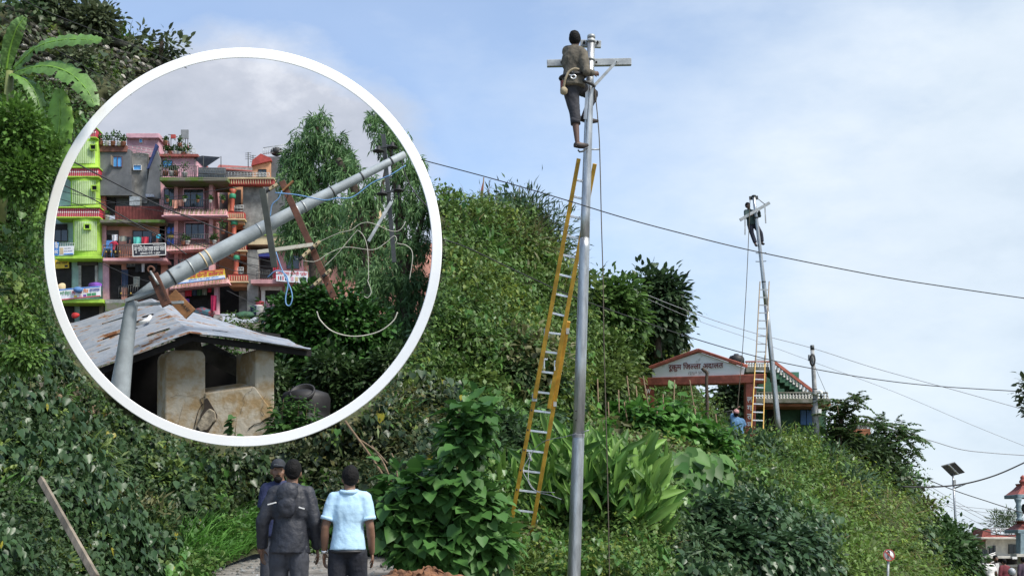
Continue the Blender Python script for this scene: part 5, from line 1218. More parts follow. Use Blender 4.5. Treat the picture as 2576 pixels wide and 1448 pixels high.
for lab, x, y in (('tall red pennant left on the pink roof', 860, 640), ('red pennant in the middle of the pink roof', 951, 652), ('small red pennant at right of the pink roof', 997, 665)):
    f = thing('pennant', P(*W1(x, 755), YT0 + 1.2), lab, 'flag', 'pennants on the pink roof')
    b = MB(); b.tube([P(*W1(x, 758), YT0 + 1.2), P(*W1(x, y - 8), YT0 + 1.2)], .02, 5); b.build('mast', M_DKSTEEL, f)
    b = MB(); b.prism([P(*W1(x, y), YT0 + 1.2), P(*W1(x + 9, y + 60), YT0 + 1.2), P(*W1(x - 9, y + 70), YT0 + 1.2)], (0, .03, 0)); b.build('cloth', M_CRED, f)
an = thing('roof_aerial', P(*W1(876, 755), YT0 + 1.1), 'thin aerial mast with red box on the pink roof', 'aerial')
b = MB(); b.tube([P(*W1(876, 758), YT0 + 1.1), P(*W1(876, 612), YT0 + 1.1)], .03, 5); b.tube([P(*W1(855, 612), YT0 + 1.1), P(*W1(900, 618), YT0 + 1.1)], .025, 5); b.build('mast', M_DKSTEEL, an)
b = MB(); b.box(P(*W1(893, 627), YT0 + 1.1), (.32, .2, .28)); b.build('box', M_BAND, an)
spots = [(*W1(x, y), s, lab, lf) for x, y, s, lab, lf in ((835, 690, 1.3, 'white pot on the rail corner of the pink roof', .6), (840, 758, 1.0, 'leftmost pot standing low on the pink roof edge', .7), (868, 758, 1.0, 'second pot along the pink roof edge', .6), (905, 758, 1.1, 'pot under the hanging dark basin on the pink roof', .9), (936, 700, 1.1, 'raised pot near the middle pennant', .8), (936, 760, 1.0, 'low pot near the middle pennant', .4), (965, 762, 1.0, 'flowering pot right of the middle pennant', 1.1), (998, 765, 1.0, 'rightmost pot on the pink roof edge', .9))]
pots('', spots, YT0 + .9, 'potted plants on the pink roof')
spots = [(*W1(x, y), s, lab, lf) for x, y, s, lab, lf in ((835, 912, 1.5, 'bushy plant at the left of the pink terrace', 2.0), (880, 915, 1.5, 'blue tub plant on the pink terrace', .9), (910, 915, 1.5, 'tub plant beside the blue tub on the terrace', .8), (975, 922, 1.5, 'leafy pot in the middle of the pink terrace', 1.5), (850, 1100, .8, 'hanging pot at the left of the upper balcony', .4), (975, 1100, .8, 'hanging pot before the upper pink window', .5), (1070, 1102, .8, 'hanging pot right of the upper pink window', .5), (1162, 1105, .8, 'hanging pot on the upper corner pier', .5), (1250, 1108, .8, 'hanging pot in the shaded upper bay', .6), (1190, 1402, 1.0, 'pot standing at the lower balcony corner', .9), (1250, 1330, 1.2, 'climbing plant pot in the lower shaded bay', 1.4))]
pots('', spots, YT0 - .9, 'potted plants on the pink balconies')
spots = [(*W1(x, y), s, lab, lf) for x, y, s, lab, lf in ((365, 690, 1.3, 'leftmost white pot on the grey house roof', 1.0), (410, 692, 1.3, 'second white pot on the grey roof', 1.1), (455, 692, 1.3, 'bushy pot in the middle of the grey roof', 1.4), (500, 694, 1.3, 'fourth pot on the grey roof', 1.1), (530, 695, 1.3, 'rightmost pot on the grey roof', .9), (412, 1226, 1.2, 'plant pot before the dark opening of the grey house', .6))]
pots('', spots, YT0 + .1, 'potted plants on the grey house')
spots = [(*W5(x, y), s, lab, lf) for x, y, s, lab, lf in ((385, 372, 1.2, 'pot at the left of the lower pink balcony', .8), (435, 372, 1.2, 'white pot on the lower pink balcony', .5), (710, 362, 1.1, 'clay pot at the right of the lower pink balcony', .4))]
pots('', spots, YT0 - .6, 'potted plants on the pink balconies')

# ---------------------------------------------------------------- orange house with red balconies
oh = thing('orange_house', P(610, 800, YT0), 'orange house with red banded balconies and a grey corner column', 'house')
block('wall', W2, (20, 540, 120, 1010), YT0 + 2.0, 6, M_OR, oh); block('lower_wall', W2, (-40, 980, 240, 1250), YT0 + 2.4, 6, M_OR, oh)
block('grey_column', W2, (118, 556, 248, 845), YT0 + .2, 4, M_GREYB, oh); block('lower_column', W2, (146, 985, 218, 1405), YT0 - .2, 1.2, M_GREYB, oh)
block('parapet', W2, (20, 517, 320, 556), YT0 - .4, .6, M_BAND, oh); block('parapet_top', W2, (15, 508, 322, 518), YT0 - .5, .8, M_CREAMW, oh)
for y0, y1, xa, xb in ((738, 778, 18, 126), (952, 985, 30, 140), (1150, 1190, 20, 148)):
    block('balcony_band', W2, (xa, y0, xb, y1), YT0 - .4, 1.6, M_BAND, oh); block('balcony_edge', W2, (xa - 3, y1, xb + 3, y1 + 9), YT0 - .5, 1.8, M_CREAMW, oh); block('balcony_soffit', W2, (xa + 8, y1 + 9, xb, y1 + 38), YT0 - .1, 1.6, M_OR, oh)
    for i in range(8):
        b = MB(); x = xa + (xb - xa) * (i + .5) / 8; b.pbox(*rect(W2, x - 2, y0 + 6, x + 2, y1 - 5), YT0 - .45, .08); b.build('band_slot', M_CREAMW, oh)
for i in range(18):
    b = MB(); x = 26 + i * 16; b.pbox(*rect(W2, x - 2, 523, x + 2, 550), YT0 - .45, .08); b.build('band_slot', M_CREAMW, oh)
for x, ya, yb in ((45, 590, 738), (58, 780, 890), (72, 990, 1150)):
    b = MB(); h = (P(*W2(x, ya), YT0) - P(*W2(x, yb), YT0)).length
    b.lathe(P(*W2(x, yb), YT0 - .2), [(.22, 0), (.2, .1), (.17, .2), (.17, h * .6), (.22, h * .66), (.17, h * .72), (.18, h * .85), (.28, h)], 10); pr = b.build('balcony_pillar', mat('pillar_red', (.42, .09, .05), .6, .2, 4), oh)
    b = MB(); b.lathe(P(*W2(x, yb), YT0 - .2) + Vector((0, 0, h * .60)), [(.20, 0), (.24, .06), (.24, .28), (.20, .34)], 10); b.build('pillar_collar', mat('collar_green', (.03, .25, .13), .6, .2, 4), pr)
for y0, y1 in ((590, 735), (800, 945), (1000, 1145)):
    block('door_opening', W2, (60, y0, 104, y1), YT0 + 1.9, .2, M_DARK, oh)
    railing('balcony_rail', oh, W2, ((62, y1 + 2), (120, y1 + 2)), .5, 6, YT0 - .3, M_STEEL, 3, .018)
railing('roof_rail', oh, W2, ((0, 512), (290, 520)), .45, 14, YT0 - .3, M_STEEL, 4, .02)
block('penthouse', W2, (180, 400, 300, 520), YT0 + 2, 4, M_OR, oh); block('penthouse_side', W2, (262, 372, 400, 900), YT0 + 2.2, 4, M_GREYC, oh)
b = MB(); b.prism([P(*W2(*k), YT0 + 1.8) for k in ((172, 432), (305, 398), (300, 380), (235, 352), (180, 395))], (0, .5, 0)); b.build('gable', M_BAND, oh)
window(oh, W2, (218, 455, 272, 510), YT0 + 1.95, 2)
railing('top_rail', oh, W2, ((250, 362), (395, 340)), .55, 12, YT0 + 2.2, M_STEEL, 2, .02)
b = MB(); b.ell(P(*W2(340, 340), YT0 + 2.5), (.45, .4, .35)); tag(b.build('roof_tank', M_RUBB), 'dark round tank on the grey roof behind the willow', 'tank')
block('passage', W2, (-40, 1195, 150, 1400), YT0 + 2.2, .4, M_DARK, oh); block('shop_front', W5, (1030, 870, 1140, 1170), YT0 + 1.2, .2, M_GREYB, oh); block('red_post', W5, (1130, 820, 1155, 1190), YT0 + .3, .3, M_BAND, oh)
# roofs behind
rh = thing('shed_house', P(*W1(1250, 860), YT0 + 9), 'low red roofed shed behind the pink house terrace', 'house')
b = MB(); b.pbox(*rect(W1, 1210, 850, 1500, 960), YT0 + 9, 4); b.build('wall', M_CONC, rh)
b = MB(); b.hexa([P(*W1(1205, 855), YT0 + 8.6), P(*W1(1500, 880), YT0 + 8.6), P(*W1(1480, 845), YT0 + 11), P(*W1(1225, 830), YT0 + 11)], [P(*W1(1205, 860), YT0 + 8.6), P(*W1(1500, 885), YT0 + 8.6), P(*W1(1480, 850), YT0 + 11), P(*W1(1225, 835), YT0 + 11)]); b.build('roof', M_RTILE, rh)
for lab, x, y0, y1 in (('leftmost thin aerial on the roofs behind the orange house', 1435, 740, 850), ('second thin aerial on the roofs behind the orange house', 1470, 760, 850)):
    a = thing('roof_aerial', P(*W1(x, y1), YT0 + 8), lab, 'aerial'); b = MB(); b.tube([P(*W1(x, y1), YT0 + 8), P(*W1(x, y0), YT0 + 8)], .035, 5)
    for k in range(4): b.tube([P(*W1(x - 22, y0 + 8 + k * 14), YT0 + 8), P(*W1(x + 22, y0 + 4 + k * 14), YT0 + 8)], .02, 4)
    b.build('mast', M_DKSTEEL, a)
# ---------------------------------------------------------------- right pink shop house and yellow ledge behind the trees
sh = thing('shop_house', P(720, 790, YT0), 'pink shop house with long yellow ledge behind the bushes', 'house')
block('wall', W2, (212, 990, 520, 1240), YT0 + .6, 6, M_PINK, sh); block('yellow_ledge', W2, (140, 886, 1000, 950), YT0 - .4, 2.4, M_CREAMW, sh); block('ledge_edge', W2, (136, 880, 1004, 890), YT0 - .5, 2.6, mat('green_trim', (.22, .36, .07), .7, .3, 3), sh)
block('far_wall', W2, (520, 940, 1420, 1480), YT0 + .8, 6, M_SALM, sh); block('upper_wall', W2, (640, 690, 1010, 1000), YT0 + 3.5, 5, M_CREAMW, sh)
window(sh, W2, (405, 1020, 486, 1110), YT0 + .55, 2); window(sh, W2, (660, 780, 760, 830), YT0 + 3.4, 3); window(sh, W2, (1085, 985, 1120, 1060), YT0 + .7, 2)
block('door_opening', W2, (225, 1010, 312, 1172), YT0 + .5, .15, M_DARK, sh); block('door_awning', W2, (220, 1005, 318, 1028), YT0 - .1, .8, M_PRINTN, sh)
block('balcony_slab', W2, (170, 1180, 562, 1206), YT0 - .9, 1.8, M_PINK, sh); block('shop_wall', W2, (218, 1206, 520, 1480), YT0 + .5, 5, M_PINK, sh); block('shutter', W2, (232, 1210, 375, 1250), YT0 + .2, .2, M_POTW, sh); block('shop_opening', W2, (240, 1250, 382, 1400), YT0 + .42, .15, M_DARK, sh); block('door_jamb', W2, (238, 1245, 262, 1400), YT0 + .25, .2, M_WHITE, sh)
railing('balcony_rail', sh, W2, ((205, 1180), (330, 1180)), .65, 10, YT0 - .8, M_DKSTEEL, 3, .02); railing('upper_rail', sh, W2, ((650, 880), (1000, 862)), .7, 18, YT0 - .3, M_STEEL, 4, .022)
q = ((337, 1190), (546, 1206), (543, 1128), (336, 1122)); s, pn = banner('shop_banner', 'white fancy store banner with red lettering at the bush top', W2, q, YT0 - 1.1, M_PRINTW)
on_text('जय दुग{ा} फे{न}सी {स}टोर'.replace('{ा}', 'ा'), q, .04, .64, .97, .58, W2, YT0 - 1.1, M_PRINTR, pn, .022)
for i, (u_, mm) in enumerate(((.06, M_PRINTR), (.13, M_NAVY), (.20, M_PRINTR), (.28, M_INK), (.46, M_PINK2), (.60, M_CREAMW), (.74, M_GREYB), (.85, M_NAVY), (.92, M_NAVY))): on_board('picture_field', q, u_, .12, u_ + (.035 if i < 4 else .09 if i < 7 else .04), .5, W2, YT0 - 1.1, mm, pn)
garment('red flowered cloth hanging under the dark steel channel', 318, 1055, 352, 1175, M_RCL, 'garment', W2, YT0 - 1.0, group='clothes hung at the shops')
for lab, a in (('pink dress standing in the right shop', (268, 1320, 300, 1395)), ('pale dress standing in the right shop', (312, 1325, 340, 1395))): garment(lab, *a, M_PINK2, 'dress', W2, YT0 + .3, group='clothes hung at the shops')
for nm, lab, x, y, r, m in (('bucket', 'red bucket standing on the white bucket by the column', 227, 1382, .30, M_CRED), ('bucket', 'white bucket under the red bucket by the column', 222, 1408, .36, M_WHITE), ('bucket', 'dark blue drum beside the white bucket', 197, 1412, .36, M_NAVY)):
    q = P(*W2(x, y + 12), YT0 - .4); t_ = thing(nm, q, lab, 'bucket', 'buckets by the grey column'); b = MB(); b.lathe(q, [(r * .75, 0), (r * .95, .62), (r, .66), (r * .9, .66)], 12); b.build('tub', m, t_); b = MB(); b.lathe(q + Vector((0, 0, .66)), [(r * 1.02, 0), (r * 1.02, .06), (r * .3, .09)], 12); b.build('lid', m, t_)
lump('green_crate', 'low green crate lying in the street before the passage', 'crate', *W5(1100, 1190), YT0 - .6, (.7, .4, .3), M_DGREEN)
# ================================================================ trees, hut and broken pole inside the opening
def crown(name, ells, n, size, tmpl, m, parent, a, b_, droop=0.3, clump=0.16, per=14, jit=.3, tilt=.6, s=.9):
    """leaves in clumps through the ellipsoids ((x, y, Y), (rx, ry, rz))"""
    vol = np.array([r[0] * r[1] * r[2] for _, r in ells]) ** .75; nc = max(4, n // per)
    k = RNG.choice(len(ells), nc, p=vol / vol.sum())
    u = rdir(nc) * (RNG.random(nc) ** .42)[:, None]
    c = np.array([list(P(*e[0])) for e in ells])[k] + u * np.array([e[1] for e in ells])[k]
    p = np.repeat(c, per, 0); nn = len(p); d = RNG.normal(size=(nn, 3)); p = p + d * clump
    out = np.repeat(u, per, 0) * .8 + d * .5
    tip = out - UP * droop + rdir(nn) * .5; nor = UP * tilt + out * .5 + rdir(nn) * .5
    sz = size * (.6 + .8 * RNG.random(nn))
    tint = tints(nn, a, b_, jit, p, s)
    me = leaf_mesh(name, p - np.array(org(parent)), tip, nor, sz, tint, tmpl)
    return link_mesh(name, me, m, parent)
def trunk(parent, paths, name='trunk', m=None):
    b = MB()
    for pts, r0, r1 in paths:
        c = curve_pts(pts, 5); b.tube(c, [r0 + (r1 - r0) * i / (len(c) - 1) for i in range(len(c))], 8)
    return b.build(name, m or M_BARK, parent)
def willow(label, Y, blobs, trunks, n, lean=0):
    t_ = thing('willow_tree', P(*trunks[0][0][0]), label, 'tree', 'willow trees behind the broken pole')
    k = mpp(Y); trunk(t_, [([P(*q) for q in pts], r0, r1) for pts, r0, r1 in trunks])
    # drooping strands of narrow leaves
    P_, T_, S_, C_ = [], [], [], []
    w = np.array([b[2] * b[3] for b in blobs], float); w /= w.sum()
    ns = n // 12
    for j in RNG.choice(len(blobs), ns, p=w):
        x, y, rx, ry = blobs[j]; u = rdir(1)[0] * RNG.random() ** .6 * .85
        o = np.array(P(x, y, Y)) + u * np.array([rx * k, max(rx, ry) * k * .8, ry * k])
        d = unit(np.array([u[0] * .8 + RNG.normal() * .3, u[1] * .5, u[2] * .4 + .1])); L = (.5 + .9 * RNG.random() ** 1.5) * 36 * k
        for i in range(12):
            t = i / 11; q = o + d * L * t * (1 - .45 * t) - UP * L * .75 * t * t
            P_.append(q); T_.append(d * (1 - t) * .6 - UP * (.25 + t) + RNG.normal(size=3) * .38); S_.append(k * (13 + 10 * RNG.random())); C_.append(o)
    P_, T_, S_, C_ = map(np.array, (P_, T_, S_, C_)); nn = len(P_)
    me = leaf_mesh('crown', P_ - np.array(org(t_)), T_, rdir(nn) + np.array([0, -.8, .5]), S_, tints(nn, (.07, .15, .05), (.21, .34, .11), .25, C_, .5), T_LANCE)
    link_mesh('crown', me, LEAF, t_)
willow('willow tree rising left of the broken pole over the pink shop', 48.0,
       [(800, 300, 34, 28), (780, 350, 60, 45), (750, 400, 45, 45), (835, 360, 45, 40), (760, 450, 60, 50), (840, 430, 45, 40), (770, 520, 60, 50), (735, 560, 35, 40), (830, 520, 50, 50), (800, 590, 60, 40), (870, 400, 28, 45), (740, 610, 40, 40)],
       [([(800, 790, 48), (790, 650, 48), (775, 500, 48), (785, 400, 48), (800, 310, 48)], .30, .05), ([(785, 520, 48), (740, 430, 48), (730, 380, 48)], .12, .03), ([(785, 470, 48), (840, 400, 48), (860, 350, 48)], .12, .03)], 16500)
willow('willow tree with dark trunk leaning right behind the broken pole', 40.0,
       [(880, 430, 30, 40), (905, 520, 38, 60), (890, 600, 45, 45), (940, 480, 30, 50), (960, 590, 45, 50), (900, 660, 55, 40), (850, 640, 40, 40), (960, 660, 50, 40)],
       [([(930, 800, 40), (922, 660, 40), (905, 520, 40), (880, 450, 40), (850, 400, 40)], .26, .10), ([(920, 600, 40), (955, 500, 40), (970, 420, 40)], .12, .03)], 9500)
willow('willow tree at the right edge of the round opening', 33.0,
       [(950, 300, 30, 40), (985, 350, 40, 50), (1030, 430, 50, 60), (1060, 520, 40, 70), (1010, 520, 35, 50), (1030, 620, 55, 60), (1050, 720, 45, 60), (990, 710, 50, 45), (1010, 800, 60, 55), (960, 760, 45, 45), (1060, 830, 40, 50), (940, 700, 45, 40)],
       [([(1030, 980, 33), (1022, 800, 33), (1010, 620, 33), (995, 450, 33), (975, 330, 33)], .22, .05), ([(1018, 700, 33), (1060, 560, 33), (1070, 470, 33)], .10, .03)], 18000)
# dense bush
bu = thing('dense_bush', P(830, 1000, 29), 'dense dark green bush with oval leaves right of the hut', 'bush')
k = mpp(29)
crown('foliage', [((x, y, 29), (rx * k, rx * k * .8, ry * k)) for x, y, rx, ry in ((735, 800, 70, 60), (790, 770, 70, 55), (850, 780, 80, 60), (900, 830, 80, 75), (820, 860, 100, 75), (740, 880, 70, 60), (900, 920, 90, 70), (800, 950, 90, 60), (960, 880, 60, 70), (690, 790, 30, 40))], 15000, .17, T_OVAL, LEAFG, bu, (.02, .065, .012), (.09, .20, .04), .45, .10, 12)
trunk(bu, [([P(830, 1060, 29), P(830, 900, 29), P(800, 800, 29)], .12, .03), ([P(838, 1040, 29), P(880, 900, 29), P(920, 830, 29)], .1, .03)])
sb = thing('low_shrub', P(960, 1000, 26.5), 'dark shrub at the lower right inside the frame', 'shrub')
crown('foliage', [((x, y, 26.5), (rx * mpp(26.5), .5, ry * mpp(26.5))) for x, y, rx, ry in ((930, 970, 70, 45), (870, 1010, 60, 40), (990, 920, 45, 45), (880, 960, 60, 40), (830, 930, 50, 40), (700, 960, 18, 60))], 6500, .14, T_OVAL, LEAF, sb, (.025, .055, .018), (.08, .13, .035), .4, .1, 12)
for lab, spots_, Y, h, a, b_ in (('pale weeds behind the hut', [(590, 845), (610, 850), (640, 855), (660, 850), (625, 860), (575, 840)], 34, .75, (.07, .13, .03), (.17, .26, .06)),
                                 ('nettles beside the hut wall', [(705, 1075), (725, 1085), (745, 1070), (765, 1080), (700, 1095), (735, 1100), (785, 1085)], 21.4, .62, (.04, .10, .025), (.10, .20, .04)),
                                 ('weeds seen through the hut', [(560, 905), (585, 915), (540, 900), (420, 880)], 27.0, .8, (.04, .09, .02), (.12, .2, .05))):
    for i, (x, y) in enumerate(spots_):
        q = P(x, y, Y + .1 * i); o_ = thing('weed', q, ('%s weed from the left of the ' % ('first', 'second', 'third', 'fourth', 'fifth', 'sixth', 'seventh')[sorted(a_[0] for a_ in spots_).index(x)]) + lab, 'weed', lab)
        b = MB(); b.tube([q - Vector((0, 0, .5)), q + Vector((.04, 0, h * .8))], [.010, .003], 5); b.build('stem', M_STICK, o_)
        n_ = 90; z = RNG.random(n_); pp = np.array(q) + np.c_[RNG.normal(size=n_) * .05, RNG.normal(size=n_) * .05, z * h - .1]
        d = rdir(n_) * np.array([1, 1, .35]); pp = pp + d * .10
        me = leaf_mesh('foliage', pp - np.array(q), d - UP * .2, rdir(n_) * .4 + UP, (.09 + .14 * (1 - z)), tints(n_, a, b_, .2), T_OVAL); link_mesh('foliage', me, LEAF, o_)
hp = thing('wall_plant', P(590, 1100, 21.4), 'small broad leaved plant growing against the cracked hut wall', 'plant')
q = P(590, 1095, 21.4); b = MB(); b.tube([q - Vector((0, 0, .2)), q + Vector((.03, -.03, .35))], [.01, .004], 5); b.build('stem', M_STICK, hp)
n_ = 16; d = rdir(n_) * np.array([1, .6, .3]); pp = np.array(q) + np.c_[np.zeros(n_), np.zeros(n_) - .05, np.linspace(0, .36, n_)] + d * .05
link_mesh('foliage', leaf_mesh('foliage', pp - np.array(q), d - UP * .3, np.array([0, -.5, .8]) + rdir(n_) * .3, np.full(n_, .16), tints(n_, (.05, .11, .03), (.09, .19, .05)), T_HEART), LEAF, hp)
# weeds and litter on the street slope
n_ = 12000; Ys = 22 + 58 * RNG.random(n_) ** 1.3; Xs = -(RNG.random(n_) * np.interp(Ys, [22, 60, 80], [8.6, 20, 26]))
pp = np.stack([Xs, Ys, town_z(Ys) + .05], -1); kp = (fbm(pp, .35, 8, 2) > np.interp(Ys, [22, 55, 75], [.3, .5, .75])); pp = pp[kp]; n_ = len(pp)
link_mesh('street_weeds', leaf_mesh('street_weeds', pp, UP + rdir(n_) * .6, rdir(n_) + np.array([0, -.6, .4]), .22 + .2 * RNG.random(n_), tints(n_, (.05, .10, .02), (.15, .2, .05), .3), T_BLADE), BLADE)
tag(bpy.data.objects['street_weeds'], 'short weeds growing on the unpaved street slope', kind='stuff')

# ---------------------------------------------------------------- hut with rusty corrugated roof
M_TIN = bpy.data.materials.new('rusty_corrugated_tin'); M_TIN.use_nodes = True
_t = M_TIN.node_tree; _b = _t.nodes['Principled BSDF']; _b.inputs['Roughness'].default_value = .5; _b.inputs['Metallic'].default_value = .35
_c = _t.nodes.new('ShaderNodeTexCoord'); _m = _t.nodes.new('ShaderNodeMapping'); _m.inputs['Rotation'].default_value = (0, 0, radians(-8)); _m.inputs['Scale'].default_value = (.8, 2.4, 1)
_n = _t.nodes.new('ShaderNodeTexNoise'); _n.inputs['Scale'].default_value = 2.1; _n.inputs['Detail'].default_value = 9; _n.inputs['Roughness'].default_value = .68
_t.links.new(_c.outputs['Object'], _m.inputs[0]); _t.links.new(_m.outputs[0], _n.inputs['Vector'])
_r = _t.nodes.new('ShaderNodeValToRGB'); _t.links.new(_n.outputs[0], _r.inputs[0]); e = _r.color_ramp.elements
e[0].position = .36; e[0].color = (.25, .28, .32, 1); e[1].position = .50; e[1].color = (.36, .40, .46, 1)
for p_, c_ in ((.57, (.41, .42, .44, 1)), (.61, (.34, .19, .10, 1)), (.65, (.16, .065, .03, 1))): q = e.new(p_); q.color = c_
_t.links.new(_r.outputs[0], _b.inputs['Base Color'])
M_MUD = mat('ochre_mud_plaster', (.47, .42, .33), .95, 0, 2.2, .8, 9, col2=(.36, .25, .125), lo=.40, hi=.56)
M_MUDD = mat('shaded_plaster', (.13, .12, .105), .95, .4, 2, .4, 10)  # hut's shade under the roof put into a darker, greyer plaster colour
M_CRK = mat('crack_dark', (.05, .038, .028), .95, .3, 6)
M_EARTH = mat('exposed_earth', (.20, .10, .045), .95, .4, 5, .7, 20)
hut = thing('roadside_hut', P(500, 1110, 22), 'small mud plastered hut with rusty corrugated roof inside the frame', 'hut')
def sheet(A, B, C_, D_, holes=(), waves=12, nv=8):
    """one corrugated sheet: A-B along the ridge, D-C along the eave"""
    nu = waves * 4; vs = []; n = (B - A).cross(D_ - A).normalized(); n = n if n.z > 0 else -n
    for j in range(nv + 1):
        for i in range(nu + 1):
            u, v = i / nu, j / nv; q = A * (1 - u) * (1 - v) + B * u * (1 - v) + C_ * u * v + D_ * (1 - u) * v
            q = q + n * (.022 * sin(2 * pi * waves * u) + .035 * mnoise.noise(q * 1.3)) ; vs.append(q)
    fs = []
    for j in range(nv):
        for i in range(nu):
            u, v = (i + .5) / nu, (j + .5) / nv
            if any(((u - a) / c) ** 2 + ((v - b_) / d) ** 2 < 1 + .5 * mnoise.noise(Vector((u * 40, v * 40, a))) for a, b_, c, d in holes): continue
            k0 = j * (nu + 1) + i; fs.append((k0, k0 + 1, k0 + nu + 2, k0 + nu + 1))
    m = MB(); m.add(vs, fs, True); k = len(vs); m.add([q - n * .006 for q in vs], [f[::-1] for f in fs], True)
    return m.build('roof_sheet', M_TIN, hut)
RA, RB = P(477.6, 833.8, 21.5), P(378, 752, 25.5); LC, LD = P(243, 921.7, 21.2), P(150, 822, 25.5); RE, RF = P(780, 876, 21.8), P(673, 846, 25.2)
for i in range(3):
    u0, u1 = i / 3 - .012, (i + 1) / 3; dz = Vector((0, 0, .012 * (i % 2)))
    hl = [[(.55, .25, .08, .12), (.3, .62, .05, .14), (.7, .8, .04, .08)], [(.5, .3, .10, .10), (.72, .16, .05, .14), (.25, .55, .03, .2)], [(.3, .5, .05, .16), (.62, .3, .04, .1)]][i]
    sheet(RA.lerp(RB, u0) + dz, RA.lerp(RB, u1) + dz, LC.lerp(LD, u1) + dz, LC.lerp(LD, u0) + dz, hl)
    hr = [[(.5, .35, .04, .05)], [(.35, .12, .12, .05), (.6, .22, .1, .05)], [(.5, .7, .05, .04)]][i]
    sheet(RA.lerp(RB, u0) + dz, RA.lerp(RB, u1) + dz, RE.lerp(RF, u1) + dz, RE.lerp(RF, u0) + dz, hr)
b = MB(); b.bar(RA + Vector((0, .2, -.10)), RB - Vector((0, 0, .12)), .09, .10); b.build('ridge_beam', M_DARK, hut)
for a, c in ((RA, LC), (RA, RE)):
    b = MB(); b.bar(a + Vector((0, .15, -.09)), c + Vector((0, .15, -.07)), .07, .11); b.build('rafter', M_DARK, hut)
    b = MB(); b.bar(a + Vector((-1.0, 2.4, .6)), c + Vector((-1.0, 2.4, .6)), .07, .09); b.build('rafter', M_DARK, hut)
def slab_pillar(name, x0, x1, ytop, ybot, Y, back, m, r=16):
    pts = [(x0 - 2, ybot), (x1, ybot), (x1, ytop + r)] + [(x1 - r * (1 - cos(a)), ytop + r - r * sin(a)) for a in np.linspace(.3, pi / 2, 4)] + [(x0 + r * (1 - sin(a)), ytop + r - r * cos(a)) for a in np.linspace(0, pi / 2, 4)]
    nb = 5; b = MB(); rows = []
    for k in range(nb + 1):
        rows.append([P(x, y, Y) + Vector(back) * (k / nb) for x, y in pts])
    n = len(pts); vs = [q for r_ in rows for q in r_]
    fs = [tuple(range(n))[::-1], tuple(nb * n + i for i in range(n))] + [(k * n + i, k * n + (i + 1) % n, (k + 1) * n + (i + 1) % n, (k + 1) * n + i) for k in range(nb) for i in range(n)]
    b.add(vs, fs); o = b.build(name, m, hut, .025); return o
slab_pillar('wall_pillar', 417, 517, 880, 1120, 22, (-.31, .55, .02), M_MUD, 20)
slab_pillar('wall_pillar', 643, 690.6, 877, 1060, 22, (-.55, .9, .03), M_MUD, 9)
# low wall with a sloping worn top, in cracked pieces
def wall_piece(pts, back, m=M_MUD, name='wall_block', up=0.12):
    a = [P(x, y, Y) for x, y, Y in pts]; b = MB(); b.prism(a, back); return b.build(name, m, hut, .02)
a = [P(517, 1120, 21.95), P(690, 1092, 21.95), P(690.6, 1040, 21.95), P(641, 972, 21.95), P(517, 989, 21.95)]
bk = [q + Vector((-.35, .55, .14 if i in (3, 4) else .1)) for i, q in enumerate(a)]
b = MB(); b.add(a + bk, [(0, 1, 2, 3, 4), (9, 8, 7, 6, 5)] + [(i, i + 5, (i + 1) % 5 + 5, (i + 1) % 5) for i in range(5)]); low = b.build('low_wall', M_MUD, hut, .02)
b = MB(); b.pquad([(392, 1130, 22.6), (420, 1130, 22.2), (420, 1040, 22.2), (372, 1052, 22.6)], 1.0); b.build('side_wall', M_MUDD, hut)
# loose chunk in the big crack and exposed earth
b = MB(); b.prism([P(*q) for q in ((494, 1072, 21.90), (503, 1085, 21.90), (520, 1082, 21.90), (533, 1064, 21.90), (544, 1056, 21.90), (540, 1034, 21.90), (527, 1026, 21.90), (519, 1032, 21.90), (508, 1046, 21.90))], (0, .2, 0)); b.build('loose_chunk', mat('broken_stone', (.40, .34, .25), .95, .5, 7, .8, 14), hut, .02)
b = MB(); b.prism([P(*q) for q in ((489, 1086, 21.935), (500, 1094, 21.935), (520, 1092, 21.935), (534, 1070, 21.935), (547, 1050, 21.935), (545, 1040, 21.935), (532, 1018, 21.935), (521, 1000, 21.935), (514, 1004, 21.935), (514, 1026, 21.935), (505, 1042, 21.935), (500, 1062, 21.935))], (0, .1, 0)); b.build('crack_gap', M_CRK, hut)
def crack(pts, w, Y=21.935):
    q = [P(x, y, Y) for x, y in pts]; b = MB(); b.tube(q, [w * .5 * (.4 + .9 * random.random()) for _ in q], 4); b.build('crack', M_CRK, hut)
crack([(518, 996), (503, 1003), (509, 1016), (500, 1030), (494, 1052), (488, 1078)], .018, 21.99)
crack([(636, 973), (632, 982), (620, 988), (612, 1000), (616, 1012), (608, 1026), (606, 1040)], .008); crack([(668, 995), (661, 1005), (664, 1018), (656, 1030), (664, 1042)], .008)
crack([(560, 1080), (556, 1062), (548, 1052)], .006); crack([(428, 1000), (445, 992), (470, 996), (498, 990)], .005, 21.99); crack([(446, 1080), (452, 1050), (460, 1020)], .004, 21.99); crack([(575, 1000), (590, 1010), (600, 1004)], .004)
crack([(687, 1046), (670, 1052), (655, 1062), (640, 1066), (625, 1078)], .03)
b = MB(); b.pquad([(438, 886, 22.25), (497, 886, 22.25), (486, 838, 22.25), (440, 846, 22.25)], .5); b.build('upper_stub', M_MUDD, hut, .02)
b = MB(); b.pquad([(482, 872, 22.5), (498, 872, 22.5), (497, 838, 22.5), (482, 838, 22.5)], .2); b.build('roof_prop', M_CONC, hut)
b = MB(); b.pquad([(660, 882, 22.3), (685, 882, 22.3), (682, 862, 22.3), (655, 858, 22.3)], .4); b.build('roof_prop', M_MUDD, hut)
b = MB(); b.hexa([P(505, 905, 24), P(606, 952, 23.6), P(606, 908, 23.6), P(505, 872, 24)], [P(530, 900, 24.4), P(612, 940, 24), P(612, 904, 24), P(530, 862, 24.4)]); b.build('inner_ledge', M_MUDD, hut)
